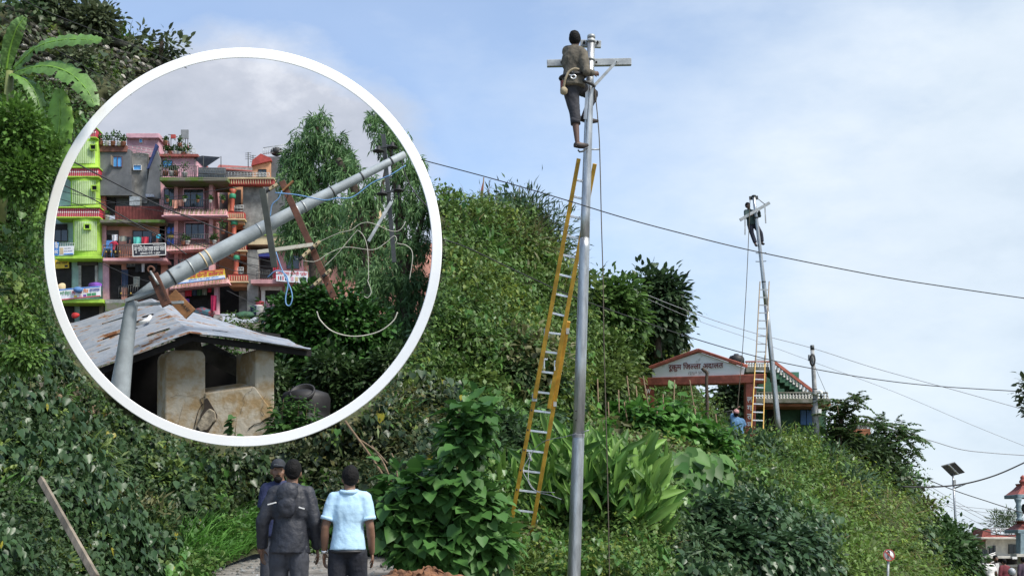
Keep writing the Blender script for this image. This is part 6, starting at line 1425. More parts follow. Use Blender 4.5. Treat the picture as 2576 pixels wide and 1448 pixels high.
b = MB(); b.pquad([(330, 1075, 24.0), (404, 1075, 24.0), (404, 872, 24.0), (330, 895, 24.0)], .3); b.build('dark_inner_wall', M_DARK, hut)
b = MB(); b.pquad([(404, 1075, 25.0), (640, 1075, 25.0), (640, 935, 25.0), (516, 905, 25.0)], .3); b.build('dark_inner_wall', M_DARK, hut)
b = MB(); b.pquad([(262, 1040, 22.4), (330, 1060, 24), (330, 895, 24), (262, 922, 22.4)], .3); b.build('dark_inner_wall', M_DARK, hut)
# white pipe lying on the roof
b = MB(); b.tube([P(505, 832, 22.2) * .0 + P(352, 812, 23), P(372, 805, 23), P(378, 796, 23.2)], .04, 8); tag(b.build('white_pipe', M_WHITE), 'short white plastic pipe lying on the rusty roof', 'pipe')
# black water tank
tk = thing('water_tank', P(766, 1085, 24.5), 'black plastic water tank with round mouth beside the hut', 'tank')
tb = P(766, 1110, 24.6); b = MB(); b.lathe(tb, [(.48, 0), (.49, .1), (.47, .14), (.49, .2), (.49, .5), (.47, .54), (.49, .6), (.49, .86), (.44, .96), (.25, 1.02)], 24); b.build('tank_body', M_RUBB, tk)
b = MB(); b.lathe(P(761, 988, 24.25), [(.25, -.08), (.26, .05), (.22, .05), (.215, -.07)], 20, (-.1, -.6, .7)); b.build('tank_mouth', M_RUBB, tk)

# ---------------------------------------------------------------- broken steel pole
YB = 20.6
bp_ = thing('broken_pole', P(295, 1100, YB), 'grey steel pole snapped and bent over the hut roof', 'utility pole')
M_PGREY = mat('blue_grey_pole', (.33, .37, .39), .55, .22, 3, .1, 30)
k = mpp(YB)
b = MB(); c = [(288, 1130, 31), (298, 1010, 27), (310, 920, 22), (322, 830, 19), (330, 770, 16.5), (333, 756, 15)]
b.tube([P(x, y, YB) for x, y, _ in c], [r * k for *_, r in c], 10); b.build('stump', M_PGREY, bp_)
ax = lambda t: (340 + (1018 - 340) * t, 748 + (388 - 748) * t + 14 * sin(pi * t) * -.3, YB + .25 + 1.4 * t)
b = MB(); ts = np.linspace(0, 1, 14); b.tube([P(*ax(t)) for t in ts], [k * float(np.interp(t, [0, .06, .14, .45, .46, .72, .73, 1], [9, 17, 23, 20, 18.5, 15.5, 14, 10])) for t in ts], 18); b.build('fallen_shaft', M_PGREY, bp_)
def collar(t, w, ex, m):
    b = MB(); b.tube([P(*ax(t - w)), P(*ax(t + w))], k * (float(np.interp(t, [0, .06, .14, .45, .46, .72, .73, 1], [9, 17, 23, 20, 18.5, 15.5, 14, 10])) + ex), 18); b.build('collar', m, bp_)
for t, m in ((.135, M_DKSTEEL), (.205, M_STEEL), (.252, M_CREAMW), (.272, M_CREAMW), (.46, M_STEEL), (.60, M_STEEL), (.625, M_STEEL), (.73, M_DKSTEEL), (.84, M_DKSTEEL), (.95, M_DKSTEEL)): collar(t, .0025, 1.0, m)
M_RUSTB = mat('rust_brown_steel', (.15, .065, .042), .75, .4, 4, .2, 30, metal=.2); M_RUSTO = mat('orange_rust_steel', (.30, .14, .055), .8, .35, 4, .2, 30)
b = MB(); b.bar(P(709, 456, YB + .6), P(840, 748, YB + .6), .05, 17 * k, (1, 0, 0)); ca = b.build('rusty_crossarm', M_RUSTB, bp_, .004)
for t in (.05, .12, .82, .88, .95):
    b = MB(); q = P(709 + 131 * t, 456 + 292 * t, YB + .56); b.ell(q, (.014, .012, .014), None, 8, 6); b.build('hole', M_BLACK, ca)
b = MB(); b.bar(P(711, 480, YB + .55), P(738, 455, YB + .55), .03, 9 * k, (0, 1, 0)); b.build('rusty_strap', M_RUSTO, bp_)
b = MB(); b.bar(P(660, 475, YB - .05), P(691, 672, YB + .1), .05, 16 * k, (1, 0, 0)); b.build('dark_channel', mat('olive_steel', (.055, .062, .055), .6, .3, 4), bp_, .004)
b = MB(); b.bar(P(648, 634, YB + .5), P(788, 615, YB + .5), .04, 10 * k, (0, 0, 1)); ce = b.build('cream_arm', mat('cream_steel', (.52, .50, .42), .7, 0, 5, col2=(.25, .15, .08), lo=.3, hi=.42), bp_, .003)
for x, y, w, an_ in ((688, 470, 26, .6), (797, 614, 22, .75), (771, 637, 26, .75), (826, 684, 18, .75), (799, 709, 24, .75)):
    b = MB(); d = Vector((cos(an_), 0, sin(an_))) * w * k; q = P(x, y, YB + .48); b.bar(q - d / 2, q + d / 2, .05, 11 * k, (0, 1, 0)); ib = b.build('insulator_bracket', M_CREAMW, bp_, .003)
    b = MB(); b.ell(q + Vector((0, -.04, 0)), (.016, .012, .016), None, 8, 6); b.build('hole', M_BLACK, ib)
    b = MB(); b.lathe(q - d * .75, [(.02, -.05), (.04, -.03), (.025, 0), (.04, .03), (.02, .05)], 10, d); b.build('insulator', M_RUBB, bp_)
b = MB(); b.bar(P(984.5, 507.7, YB + .8), P(927, 607, YB + .7), .03, 8 * k, (1, 0, 0)); tag(b.build('hanging_bar', M_STEEL), 'thin grey steel bar dangling below the broken pole tip', 'bar')
for pts, m, lab in ((((385, 690), (420, 768), 25), M_RUSTB, 'PROJECT'), (((430, 740), (480, 790), 34), M_RUSTO, 'PHASE')):
    (x0, y0), (x1, y1), w = pts; Yk = YB - .25 + (.25 if m is M_RUSTO else 0)
    b = MB(); b.bar(P(x0, y0, Yk), P(x1, y1, Yk), .05, w * k, (1, 0, .1)); br_ = b.build('rusty_bracket', m, bp_, .004)
    a, c_ = (x0 + (x1 - x0) * .35 - 1, y0 + (y1 - y0) * .35), (x0 + (x1 - x0) * .9 - 1, y0 + (y1 - y0) * .9)
    text_on('lettering', lab, M_BLACK, br_, (a[0], a[1], Yk), (c_[0], c_[1], Yk), .055, .032, .01, up=(.85, 0, .4))
b = MB(); b.lathe(P(380, 678, YB - .28), [(.065, -.03), (.065, .03), (.035, .03), (.035, -.03)], 16, (0, -1, 0)); b.build('eye_bolt', M_RUSTB, bp_)
b = MB(); b.tube([P(378, 682, YB - .3), P(392, 705, YB - .32), P(398, 716, YB - .3)], .022, 8); b.build('bolt', M_STEEL, bp_)
b = MB(); b.bar(P(316, 756, YB - .12), P(400, 728, YB - .15), .05, 9 * k, (0, 0, 1)); b.build('flat_bar', M_PGREY, bp_, .003)
b = MB(); b.bar(P(344, 766, YB - .15), P(462, 760, YB - .15), .05, 7 * k, (0, 0, 1)); b.build('flat_bar', M_STEEL, bp_, .003)
for x, y in ((458, 672), (588, 588), (707, 531), (808, 480), (900, 436)):
    b = MB(); b.bar(P(x - 4, y - 7 - 10, YB + .3), P(x + 4, y - 9 - 10, YB + .3), .02, .02); b.build('cleat', M_DKSTEEL, bp_)
# standing dark pole with bell insulators behind
ip = thing('insulator_pole', P(990, 700, 27), 'dark slim pole with round bell insulators behind the broken pole tip', 'utility pole')
k7 = mpp(27)
b = MB(); b.bar(P(964, 338, 27), P(992, 660, 27), 11 * k7, 8 * k7, (0, 1, 0)); b.build('post', M_DKSTEEL, ip)
for x, y, r in ((952, 381, 16), (987, 372, 15), (961, 489, 15), (1003, 480, 14)):
    b = MB(); b.lathe(P(x, y, 26.7), [(r * k7, 0), (r * k7 * .9, .02), (r * k7 * .35, .05), (r * k7 * .3, .12), (.01, .14)], 16); b.build('bell_insulator', M_RUBB, ip)
    b = MB(); b.tube([P(x, y + 2, 26.7), P(x, y + 22, 26.7)], .02, 6); b.build('hanger', M_DKSTEEL, ip)
for x0, y0, x1, y1 in ((950, 372, 990, 366), (958, 485, 1008, 478)):
    b = MB(); b.bar(P(x0, y0, 26.85), P(x1, y1, 26.85), .05, .05); b.build('arm', M_DKSTEEL, ip)
# loose wires
M_WBLUE = mat('blue_wire', (.16, .33, .60), .5, .15, 6); M_WCREAM = mat('cream_wire', (.55, .53, .45), .6, .2, 6)
def wire(name, label, pts, Y, r, m, cat='wire', group=None, n=8):
    b = MB(); q = [P(*(p if len(p) == 3 else (*p, Y))) for p in pts]; b.tube(curve_pts(q, n), r, 6); return tag(b.build(name, m), label, cat, group)
wire('loose_wire', 'blue wire running along under the fallen pole shaft', [W2(x, y) for x, y in ((330, 610), (480, 625), (650, 658), (740, 645), (840, 638), (970, 545), (1090, 492), (1190, 430))], YB + .3, .010, M_WBLUE)
wire('loose_wire', 'short blue wire looping left of the rusty crossarm', [W2(x, y) for x, y in ((375, 598), (350, 650), (310, 690), (298, 765))], YB + .4, .010, M_WBLUE)
wire('loose_wire', 'blue wire hanging in a long loop below the dark channel', [W2(x, y) for x, y in ((335, 1000), (365, 1090), (400, 1170), (435, 1250), (442, 1310), (425, 1352), (402, 1340), (400, 1290), (415, 1210), (400, 1150), (340, 1122), (280, 1165))], YB + .2, .011, M_WBLUE)
wire('loose_wire', 'cream wire waving from the lower bracket to the right', [W2(x, y) for x, y in ((470, 1045), (590, 1062), (690, 1005), (800, 968), (970, 985), (1050, 945), (1110, 895), (1130, 915), (1118, 945))], YB + .5, .0055, M_WCREAM)
wire('loose_wire', 'cream wire arching up from the cream arm bracket', [W2(x, y) for x, y in ((620, 932), (750, 875), (830, 855), (890, 815), (960, 808), (1090, 860), (1150, 855), (1190, 800))], YB + .5, .0055, M_WCREAM)
wire('loose_wire', 'cream wire rising from the bottom bracket through the middle', [W2(x, y) for x, y in ((650, 1100), (740, 1010), (850, 880), (880, 860), (920, 910), (940, 1000), (945, 1160), (940, 1190), (962, 1260), (940, 1300), (915, 1290))], YB + .55, .006, M_WCREAM)
wire('loose_wire', 'pale wire sagging in a wide curve over the dense bush', [W4_ for W4_ in ((797, 783), (806, 805), (835, 832), (880, 845), (925, 842), (962, 829), (990, 806), (1000, 785))], YB + 1.2, .011, M_WCREAM)
wire('loose_wire', 'dark wire drooping from the pole tip to the right', [(1010, 400), (1020, 440), (1040, 480), (1075, 520), (1100, 540)], YB + 1.8, .012, M_WIRE)
wire('loose_wire', 'thin white cord along the right willow edge', [W2(x, y) for x, y in ((1130, 942), (1200, 960), (1235, 1020), (1215, 1180))], YB + 1.6, .007, M_WCREAM)
wire('service_cable', 'thick black cable slanting across the tailor house', [(175, 402), (260, 446), (404, 518), (500, 556), (588, 590), (640, 606)], 60, .035, M_WIRE, 'cable', 'cables crossing the houses')
wire('service_cable', 'black cable slanting from the green bay to the tailor sign', [(140, 456), (190, 480), (247, 508), (330, 556), (414, 602), (470, 640)], 60, .03, M_WIRE, 'cable', 'cables crossing the houses')
for i, (x0, y0, x1, y1) in enumerate(((140, 478, 620, 560), (150, 500, 560, 612), (140, 520, 600, 470), (250, 540, 690, 660), (470, 600, 700, 690), (480, 640, 680, 700), (250, 660, 430, 720), (560, 640, 690, 672), (440, 760, 620, 800), (570, 730, 690, 770))):
    wire('service_wire', 'thin black wire sagging across the house fronts', [(x0, y0), ((x0 + x1) / 2, (y0 + y1) / 2 + 8), (x1, y1)], 62, .016, M_WIRE, 'wire', 'thin wires crossing the houses')
# ================================================================ people
def remeshed(mb, voxel, smooth=4, wrinkle=0.0, wscale=14, name='body', o=Vector((0, 0, 0)), stretch=(1, 1, 1)):
    """one continuous skin over overlapping limbs"""
    me = bpy.data.meshes.new(name); me.from_pydata([v for v in mb.v], [], mb.f); me.update()
    bm = bmesh.new(); bm.from_mesh(me); bmesh.ops.recalc_face_normals(bm, faces=bm.faces); bm.to_mesh(me); bm.free()
    ob = bpy.data.objects.new(name, me); COL.objects.link(ob)
    md = ob.modifiers.new('r', 'REMESH'); md.mode = 'VOXEL'; md.voxel_size = voxel; md.use_smooth_shade = True
    ms_ = ob.modifiers.new('s', 'SMOOTH'); ms_.iterations = smooth; ms_.factor = .5
    bpy.context.view_layer.update()
    out = bpy.data.meshes.new_from_object(ob.evaluated_get(bpy.context.evaluated_depsgraph_get()))
    bpy.data.objects.remove(ob); bpy.data.meshes.remove(me); out.name = name
    n = len(out.vertices); co = np.empty(n * 3, np.float32); out.vertices.foreach_get('co', co); co = co.reshape(-1, 3)
    if wrinkle:
        no = np.empty(n * 3, np.float32); out.vertices.foreach_get('normal', no); no = no.reshape(-1, 3)
        q = co * np.array(stretch)
        h = np.abs(fbm(q, wscale, 3.0, 3) - .5) * 2; h2 = fbm(q, wscale * .45, 9.0, 2) - .5
        co = co + no * ((.35 - h) * wrinkle + h2 * wrinkle * 1.6)[:, None]
    co = co - np.array(o); out.vertices.foreach_set('co', co.astype(np.float32).reshape(-1)); out.update()
    out.polygons.foreach_set('use_smooth', [True] * len(out.polygons))
    return out
def frame(spine, side):
    z = Vector(spine).normalized(); x = Vector(side) - z * z.dot(Vector(side)); x.normalize(); y = z.cross(x)
    return Matrix((x, y, z)).transposed()
SKIN = mat('brown_skin', (.20, .105, .065), .55, .18, 6); SKIND = mat('dark_brown_skin', (.105, .055, .038), .55, .18, 6); SKINP = mat('warm_skin', (.30, .17, .12), .55, .18, 6)
HAIR = mat('black_hair', (.008, .0075, .0075), .75, .3, 30, .6, 60, spec=.2)
def hand(mb, w, d, palm_n, s=1.0, curl=.35, closed=False):
    """palm, four fingers of different length and a thumb"""
    d = Vector(d).normalized(); n = Vector(palm_n); n = (n - d * d.dot(n)).normalized(); x = d.cross(n)
    w = Vector(w); R = frame(d, x); mb.ell(w + d * .045 * s, (.040 * s, .017 * s, .052 * s), R, 10, 8)
    for i, (o, L) in enumerate(((-.029, .070), (-.010, .080), (.010, .075), (.028, .060))):
        a = w + d * .08 * s + x * o * s; c = (1.1 if closed else curl)
        b_ = a + (d * cos(c * .6) + n * sin(c * .6)) * L * .45 * s; e = b_ + (d * cos(c * 1.6) + n * sin(c * 1.6)) * L * .32 * s; f = e + (d * cos(c * 2.3) + n * sin(c * 2.3)) * L * .26 * s
        mb.tube([a - d * .03 * s, a, b_, e, f], [.0095 * s, .0095 * s, .0088 * s, .008 * s, .0065 * s], 7)
    a = w + d * .022 * s - x * .034 * s; mb.tube([a + x * .015 * s, a, a + (d * .7 - x * .5 + n * .35) * .036 * s, a + (d * .95 - x * .35 + n * .6) * .062 * s], [.013 * s, .0125 * s, .0105 * s, .008 * s], 7)
def head_shapes(mb, c, R, s=1.0):
    """skull, jaw, nose, ears, brow; R maps x right, y forward, z up"""
    g = lambda x, y, z: Vector(c) + R @ Vector((x, y, z)) * s
    mb.ell(g(0, -.012, .022), (.074 * s, .094 * s, .098 * s), R, 16, 12)
    mb.ell(g(0, .030, -.045), (.056 * s, .062 * s, .075 * s), R, 14, 10)
    mb.ell(g(0, .088, -.018), (.014 * s, .022 * s, .026 * s), R, 10, 8); mb.tube([g(0, .078, .022), g(0, .098, -.022)], [.009 * s, .012 * s], 7)
    for k in (-1, 1):
        mb.ell(g(k * .076, -.008, -.008), (.011 * s, .022 * s, .034 * s), R, 8, 8); mb.ell(g(k * .030, .074, .028), (.024 * s, .016 * s, .011 * s), R, 8, 6); mb.ell(g(k * .044, .055, -.025), (.022 * s, .022 * s, .026 * s), R, 8, 6)
    mb.ell(g(0, .072, -.062), (.026 * s, .018 * s, .014 * s), R, 8, 6); mb.ell(g(0, .065, -.098), (.024 * s, .022 * s, .020 * s), R, 8, 6)
def person(label, J, mats, voxel=.012, s=1.0, sleeves='long', group=None, hair='short', hem=0.0, baggy=1.0, trouser_to='ankle', shoes=True, loose=1.0, wrinkle=.008, curl=(.35, .35), palms=None, closed=(False, False), hand_dirs=None, extra=None):
    """J: joint positions; index 0 is the left of the figure's own body, 1 its right"""
    V_ = {k: ([Vector(q) for q in v] if isinstance(v, (list, tuple)) and not isinstance(v[0], (int, float)) else Vector(v)) for k, v in J.items()}
    pel, nk, hd, fwd = V_['pelvis'], V_['neck'], V_['head'], V_['face']
    sh, el, wr, hp, kn, an, toe = (V_[k] for k in ('shoulder', 'elbow', 'wrist', 'hip', 'knee', 'ankle', 'toe'))
    base = Vector((pel.x, pel.y, min(an[0].z, an[1].z) - .08 * s)); root = thing('person', base, label, 'person', group)
    spine = nk - pel; RT = frame(spine, sh[1] - sh[0]); RP = frame(spine, hp[1] - hp[0])
    up = (hd - nk).normalized() if 'head_up' not in V_ else V_['head_up'].normalized()
    f = (fwd - up * up.dot(fwd)).normalized(); RH = Matrix((f.cross(up), f, up)).transposed()
    mid = lambda t: pel.lerp(nk, t)
    def torso(mb, k, low=True):
        if low: mb.ell(pel + (nk - pel) * .02, (.155 * s * k, .112 * s * k, .12 * s * k), RP)
        mb.ell(mid(.30), (.140 * s * k, .102 * s * k, .16 * s * k), RT); mb.ell(mid(.62), (.165 * s * k, .112 * s * k, .19 * s * k), RT)
        mb.tube([sh[0], mid(.90), sh[1]], [.058 * s * k, .085 * s * k, .058 * s * k], 10); mb.ell(mid(.84), (.15 * s * k, .09 * s * k, .09 * s * k), RT)
        for q in sh: mb.ell(q, .062 * s * k)
    # body
    b = MB(); torso(b, .96); b.tube([mid(.88), nk, hd - up * .04 * s], [.07 * s, .056 * s, .054 * s], 12); head_shapes(b, hd, RH, s)
    for i in (0, 1):
        b.tube([sh[i], sh[i].lerp(el[i], .4), el[i], el[i].lerp(wr[i], .3), wr[i]], [.052 * s, .051 * s, .042 * s, .044 * s, .029 * s], 10); b.ell(el[i], .039 * s)
        hdn = (hand_dirs[i] if hand_dirs else (wr[i] - el[i])); pn = palms[i] if palms else (pel - wr[i])
        hand(b, wr[i], hdn, pn, s * 1.05, curl[i], closed[i])
        b.tube([hp[i], hp[i].lerp(kn[i], .35), kn[i], kn[i].lerp(an[i], .3), an[i]], [.086 * s, .082 * s, .054 * s, .058 * s, .036 * s], 12); b.ell(kn[i], .056 * s)
        fd = (toe[i] - an[i]); b.tube([an[i] - fd * .18 + Vector((0, 0, -.03 * s)), an[i] + fd * .45 - Vector((0, 0, .02 * s)), toe[i]], [.036 * s, .038 * s, .022 * s], 10)
    link_mesh('body', remeshed(b, voxel, 3, 0, name='body', o=base), mats['skin'], root)
    # upper garment
    b = MB(); k = 1.13 * loose; torso(b, k, False); b.ell(mid(.12), (.150 * s * k, .112 * s * k, .13 * s * k), RT)
    if hem:
        dn = (pel - nk).normalized()
        e_ = pel + dn * hem; nr, ns_ = 6, 24; vs = []
        for i in range(nr):
            t = i / (nr - 1); c_ = mid(.46).lerp(e_, t); rx, ry = s * k * (.128 + .034 * t), s * k * (.098 + .030 * t)
            vs += [c_ + RT @ Vector((rx * cos(2 * pi * j / ns_), ry * sin(2 * pi * j / ns_), 0)) for j in range(ns_)]
        b.add(vs, [(i * ns_ + j, i * ns_ + (j + 1) % ns_, (i + 1) * ns_ + (j + 1) % ns_, (i + 1) * ns_ + j) for i in range(nr - 1) for j in range(ns_)] + [tuple(range(ns_))[::-1], tuple((nr - 1) * ns_ + j for j in range(ns_))])
    ln = {'long': 1.0, 'short': .55, 'rolled': .75}[sleeves]
    for i in (0, 1):
        if ln > .8: b.tube([sh[i], sh[i].lerp(el[i], .5), el[i], el[i].lerp(wr[i], .5), el[i].lerp(wr[i], .96)], [.066 * s * k, .062 * s * k, .055 * s * k, .048 * s * k, .040 * s * k], 12); b.ell(el[i], .055 * s * k)
        else: b.tube([sh[i], sh[i].lerp(el[i], ln * .6), sh[i].lerp(el[i], ln * 1.28)], [.062 * s * k, .066 * s * k, .066 * s * k], 14)
    shirt = link_mesh('shirt', remeshed(b, voxel, 5, wrinkle * s, 11 / s, name='shirt', o=base, stretch=(1, 1, .6)), mats['shirt'], root)
    # trousers
    b = MB(); b.ell(pel, (.165 * s, .122 * s, .13 * s), RP)
    for i in (0, 1):
        t = {'ankle': .97, 'calf': .30}[trouser_to]; e = kn[i].lerp(an[i], t)
        b.tube([hp[i], hp[i].lerp(kn[i], .4), kn[i], kn[i].lerp(e, .5), e], [q_ * s * baggy for q_ in (.100, .098, .074, .074, .068)], 14); b.ell(kn[i], .073 * s)
    tr = link_mesh('trousers', remeshed(b, voxel, 3, wrinkle * s * .9, 12 / s, name='trousers', o=base, stretch=(1, 1, .7)), mats['trousers'], root)
    if trouser_to == 'calf':
        for i in (0, 1):
            e0, e1 = kn[i].lerp(an[i], .22), kn[i].lerp(an[i], .40); c_ = MB(); c_.tube([e0, e1], [.078 * s, .076 * s], 14); c_.build('rolled_cuff', mats['trousers'], tr)
    if shoes:
        for i in (0, 1):
            fd = toe[i] - an[i]; b = MB(); b.tube([an[i] - fd * .3 + Vector((0, 0, -.045 * s)), an[i] + fd * .2 - Vector((0, 0, .04 * s)), an[i] + fd * .65 - Vector((0, 0, .03 * s)), toe[i] + fd * .12], [.038 * s, .045 * s, .043 * s, .024 * s], 10); b.build('shoe', mats.get('shoe', M_BLACK), root)
    # hair, eyes
    g = lambda x, y, z: hd + RH @ Vector((x, y, z)) * s
    if hair in ('short', 'hood', 'thick'):
        b = MB(); kx = 1.10 if hair == 'thick' else 1.045
        b.ell(g(0, -.020, .034), (.078 * s * kx, .096 * s * kx, .096 * s * kx), RH, 16, 12); b.ell(g(0, -.062, -.008), (.060 * s * kx, .042 * s * kx, .055 * s * kx), RH, 14, 10)
        if hair == 'hood': b.ell(g(0, -.01, .01), (.092 * s, .10 * s, .112 * s), RH, 16, 12)
        link_mesh('hair' if hair != 'hood' else 'knit_cap', remeshed(b, max(voxel * .7, .008), 2, .006 * s, 60 / s, name='hair', o=base), mats.get('hair', HAIR), root)
    if hair == 'cap':
        b = MB(); b.ell(g(0, -.012, .052), (.083 * s, .100 * s, .085 * s), RH, 16, 12); b.ell(g(0, .10, .045), (.066 * s, .068 * s, .012 * s), RH, 14, 8)
        link_mesh('cap', remeshed(b, .008, 2, name='cap', o=base), mats['cap'], root)
        b = MB(); b.ell(g(0, -.055, -.01), (.068 * s, .052 * s, .06 * s), RH); b.build('hair', HAIR, root)
    for k_ in (-1, 1):
        b = MB(); b.ell(g(k_ * .030, .076, .012), (.012 * s, .007 * s, .006 * s), RH, 8, 6); b.build('eye', M_BLACK, root)
    if hair == 'cap' or mats.get('beard'):
        b = MB(); b.ell(g(0, .066, -.088), (.044 * s, .040 * s, .036 * s), RH); b.ell(g(0, .088, -.050), (.027 * s, .010 * s, .006 * s), RH); b.build('beard', HAIR, root)
    return root, dict(mid=mid, RT=RT, g=g, base=base, root=root, RH=RH)
def standing(x, y, z, h, face=1, turn=0.0, arm=(.24, .24), fwdarm=(0, 0), step=(0, 0)):
    """upright figure; face = 1 looks away from the camera, -1 towards it"""
    s = h / 1.70; c_ = cos(turn); s_ = sin(turn); o = Vector((x, y, z))
    def W(a, b_, c): a *= face; b_ *= face; return o + Vector((a * c_ - b_ * s_, a * s_ + b_ * c_, c)) * s
    J = dict(pelvis=W(0, 0, .93), neck=W(0, -.01, 1.46), head=W(0, .02, 1.585), face=W(0, 1, 0) - o, head_up=Vector((0, 0, 1)),
             shoulder=[W(k * .150, 0, 1.395) for k in (-1, 1)], elbow=[W(k * arm[i], -.03 + fwdarm[i] * .3, 1.115) for i, k in enumerate((-1, 1))],
             wrist=[W(k * (arm[i] + .012), .05 + fwdarm[i], .87) for i, k in enumerate((-1, 1))], hip=[W(k * .09, 0, .90) for k in (-1, 1)],
             knee=[W(k * .105, .03 + step[i] * .5, .49) for i, k in enumerate((-1, 1))], ankle=[W(k * .12, step[i], .085) for i, k in enumerate((-1, 1))], toe=[W(k * .15, .17 + step[i], .03) for i, k in enumerate((-1, 1))])
    return J, s
M_JACK = mat('charcoal_jacket', (.024, .027, .038), .6, .35, 7, .4, 26); M_JTR = mat('dark_grey_trousers', (.052, .056, .070), .8, .3, 6, .3, 26)
M_POLO = mat('light_blue_polo', (.42, .62, .78), .8, .12, 5, .25, 30); M_JEAN = mat('dark_jeans', (.012, .014, .022), .8, .35, 9, .3, 40)
M_NAVYS = mat('navy_shirt', (.022, .030, .085), .8, .25, 6, .3, 30); M_CAPM = mat('dark_cap', (.022, .027, .036), .8, .25, 8)
YM = 12.2
def gx_(px_, Y): return (px_ - 1288) / F_PX * Y * 1.0
# man in the hooded jacket
J, s_ = standing(gx_(741, YM) * 1.0, YM, -.03, 1.73, 1, .0, (.265, .235), (.02, .05), (.05, -.05))
J['face'] = Vector((-.18, 1, 0))
r_, K = person('man seen from behind in a charcoal hooded rain jacket', J, dict(skin=SKIN, shirt=M_JACK, trousers=M_JTR), .0105, s_, 'long', 'men standing on the road', 'short', hem=.10, loose=1.06, wrinkle=.017)
b = MB(); c0 = K['mid'](.74); b.ell(c0 + Vector((-.02, -.125, .07)), (.105, .05, .10)); b.ell(c0 + Vector((-.015, -.135, -.05)), (.085, .042, .115)); b.ell(K['mid'](.98) + Vector((0, -.03, .0)), (.085, .085, .045))
link_mesh('hood', remeshed(b, .010, 3, .016, 12, name='hood', o=K['base']), M_JACK, r_)
for x0, x1 in ((-.20, -.12), (.10, .155)):
    b = MB(); q = K['mid'](.60); b.bar(q + Vector((x0, -.142 if x0 < 0 else -.138, .035 if x0 < 0 else .01)), q + Vector((x1, -.156 if x0 < 0 else -.146, .055 if x0 < 0 else -.005)), .012, .018, (0, -1, 0)); b.build('reflective_strip', M_WHITE, r_)
# man in the blue polo shirt
J, s_ = standing(gx_(886, YM), YM - .05, -.04, 1.675, 1, 0, (.225, .215), (.0, .03), (-.04, .06))
J['face'] = Vector((-.25, 1, 0))
r_, K = person('man seen from behind in a pale blue polo shirt and dark jeans', J, dict(skin=SKIN, shirt=M_POLO, trousers=M_JEAN), .0105, s_, 'short', 'men standing on the road', 'thick', hem=.03, loose=.98, wrinkle=.014)
b = MB(); c0 = K['mid'](.985); b.tube([c0 + Vector((.078 * cos(a), .072 * sin(a) - .01, .012 + .012 * sin(a))) for a in np.linspace(0, 2 * pi, 21)], .020, 8, False); b.build('collar', M_POLO, r_)
for i in (0, 1):
    q = Vector(J['shoulder'][i]).lerp(Vector(J['elbow'][i]), .70); d = (Vector(J['elbow'][i]) - Vector(J['shoulder'][i])).normalized(); b = MB(); b.tube([q - d * .016, q + d * .016], .073, 16); b.build('cuff', M_POLO, r_)
b = MB(); q = Vector(J['wrist'][0]); d = (q - Vector(J['elbow'][0])).normalized(); b.tube([q - d * .03, q - d * .005], .034, 14); b.build('wristwatch', M_ALU, r_)
b = MB(); b.tube([K['mid'](.0) + Vector((.166 * cos(a), .123 * sin(a), -.045)) for a in np.linspace(0, 2 * pi, 25)], .016, 6, False); b.build('belt', M_BLACK, r_)
# man with the cap, facing the camera
J, s_ = standing(gx_(714, 13.4), 13.4, 0.07, 1.71, -1, .05, (.18, .18), (.05, .05)); J['head'] = J['head'] + Vector((-.035, 0, 0)); J['neck'] = J['neck'] + Vector((-.015, 0, 0))
J['face'] = Vector((.22, -1, -.02))
r_, K = person('bearded man in a dark cap and navy shirt facing the camera', J, dict(skin=SKIN, shirt=M_NAVYS, trousers=M_JTR, cap=M_CAPM), .011, s_, 'short', 'men standing on the road', 'cap', hem=.03, wrinkle=.01)
b = MB(); b.bar(K['g'](.01, .093, .065), K['g'](.045, .083, .065), .004, .012, (0, -1, 0)); b.build('cap_badge', M_STEEL, r_)

# lineman on the foreground pole
def q1(zx, zy, Y): return P(*ZA(zx, zy), Y)
YL = YP - .12
J = dict(pelvis=q1(462, 615, YL - .05), neck=q1(478, 262, YL - .02), head=q1(484, 185, YL - .03), face=Vector((.55, .83, -.1)), head_up=Vector((.05, -.05, 1)),
         shoulder=[q1(405, 300, YL + .02), q1(552, 318, YL - .10)], elbow=[q1(470, 470, YL + .32), q1(590, 500, YL - .22)], wrist=[q1(600, 505, YL + .30), q1(655, 515, YL - .02)],
         hip=[q1(436, 640, YL - .02), q1(506, 645, YL + .0)], knee=[q1(478, 890, YL - .06), q1(660, 722, YL + .30)], ankle=[q1(505, 1185, YL - .12), q1(562, 935, YL + .22)], toe=[q1(596, 1205, YL - .06), q1(690, 972, YL + .30)])
M_KHAKI = mat('khaki_jacket', (.125, .108, .080), .85, .4, 7, .4, 26); M_LTR = mat('lineman_trousers', (.036, .036, .044), .85, .3, 8, .3, 30)
r_, K = person('lineman in a khaki jacket and black cap clinging to the foreground pole', J, dict(skin=SKIND, shirt=M_KHAKI, trousers=M_LTR, shoe=mat('worn_sandal', (.03, .022, .02), .7, .2, 8)), .0125, .93, 'long', 'linemen on the poles', 'hood', hem=.06, trouser_to='calf', wrinkle=.016, loose=1.10, baggy=1.15, closed=(True, True), hand_dirs=(Vector((1, .1, .1)), Vector((.9, .35, .2))), palms=(Vector((0, -1, 0)), Vector((0, 1, 0))))
b = MB(); c0 = Vector(J['pelvis']) + Vector((0, 0, .10)); b.tube([c0 + Vector((.185 * cos(a), .150 * sin(a), .02 * cos(a))) for a in np.linspace(0, 2 * pi, 25)], .022, 8, False); sb_ = b.build('safety_belt', M_BLACK, r_)
b = MB(); b.tube([q1(520, 560, YL - .1), q1(570, 590, YL - .16), q1(610, 605, YL - .14), q1(655, 628, YL - .08), q1(672, 640, YL + .05), q1(640, 640, YL + .3), q1(520, 600, YL + .1)], .020, 8); b.build('pole_strap', M_BLACK, sb_)
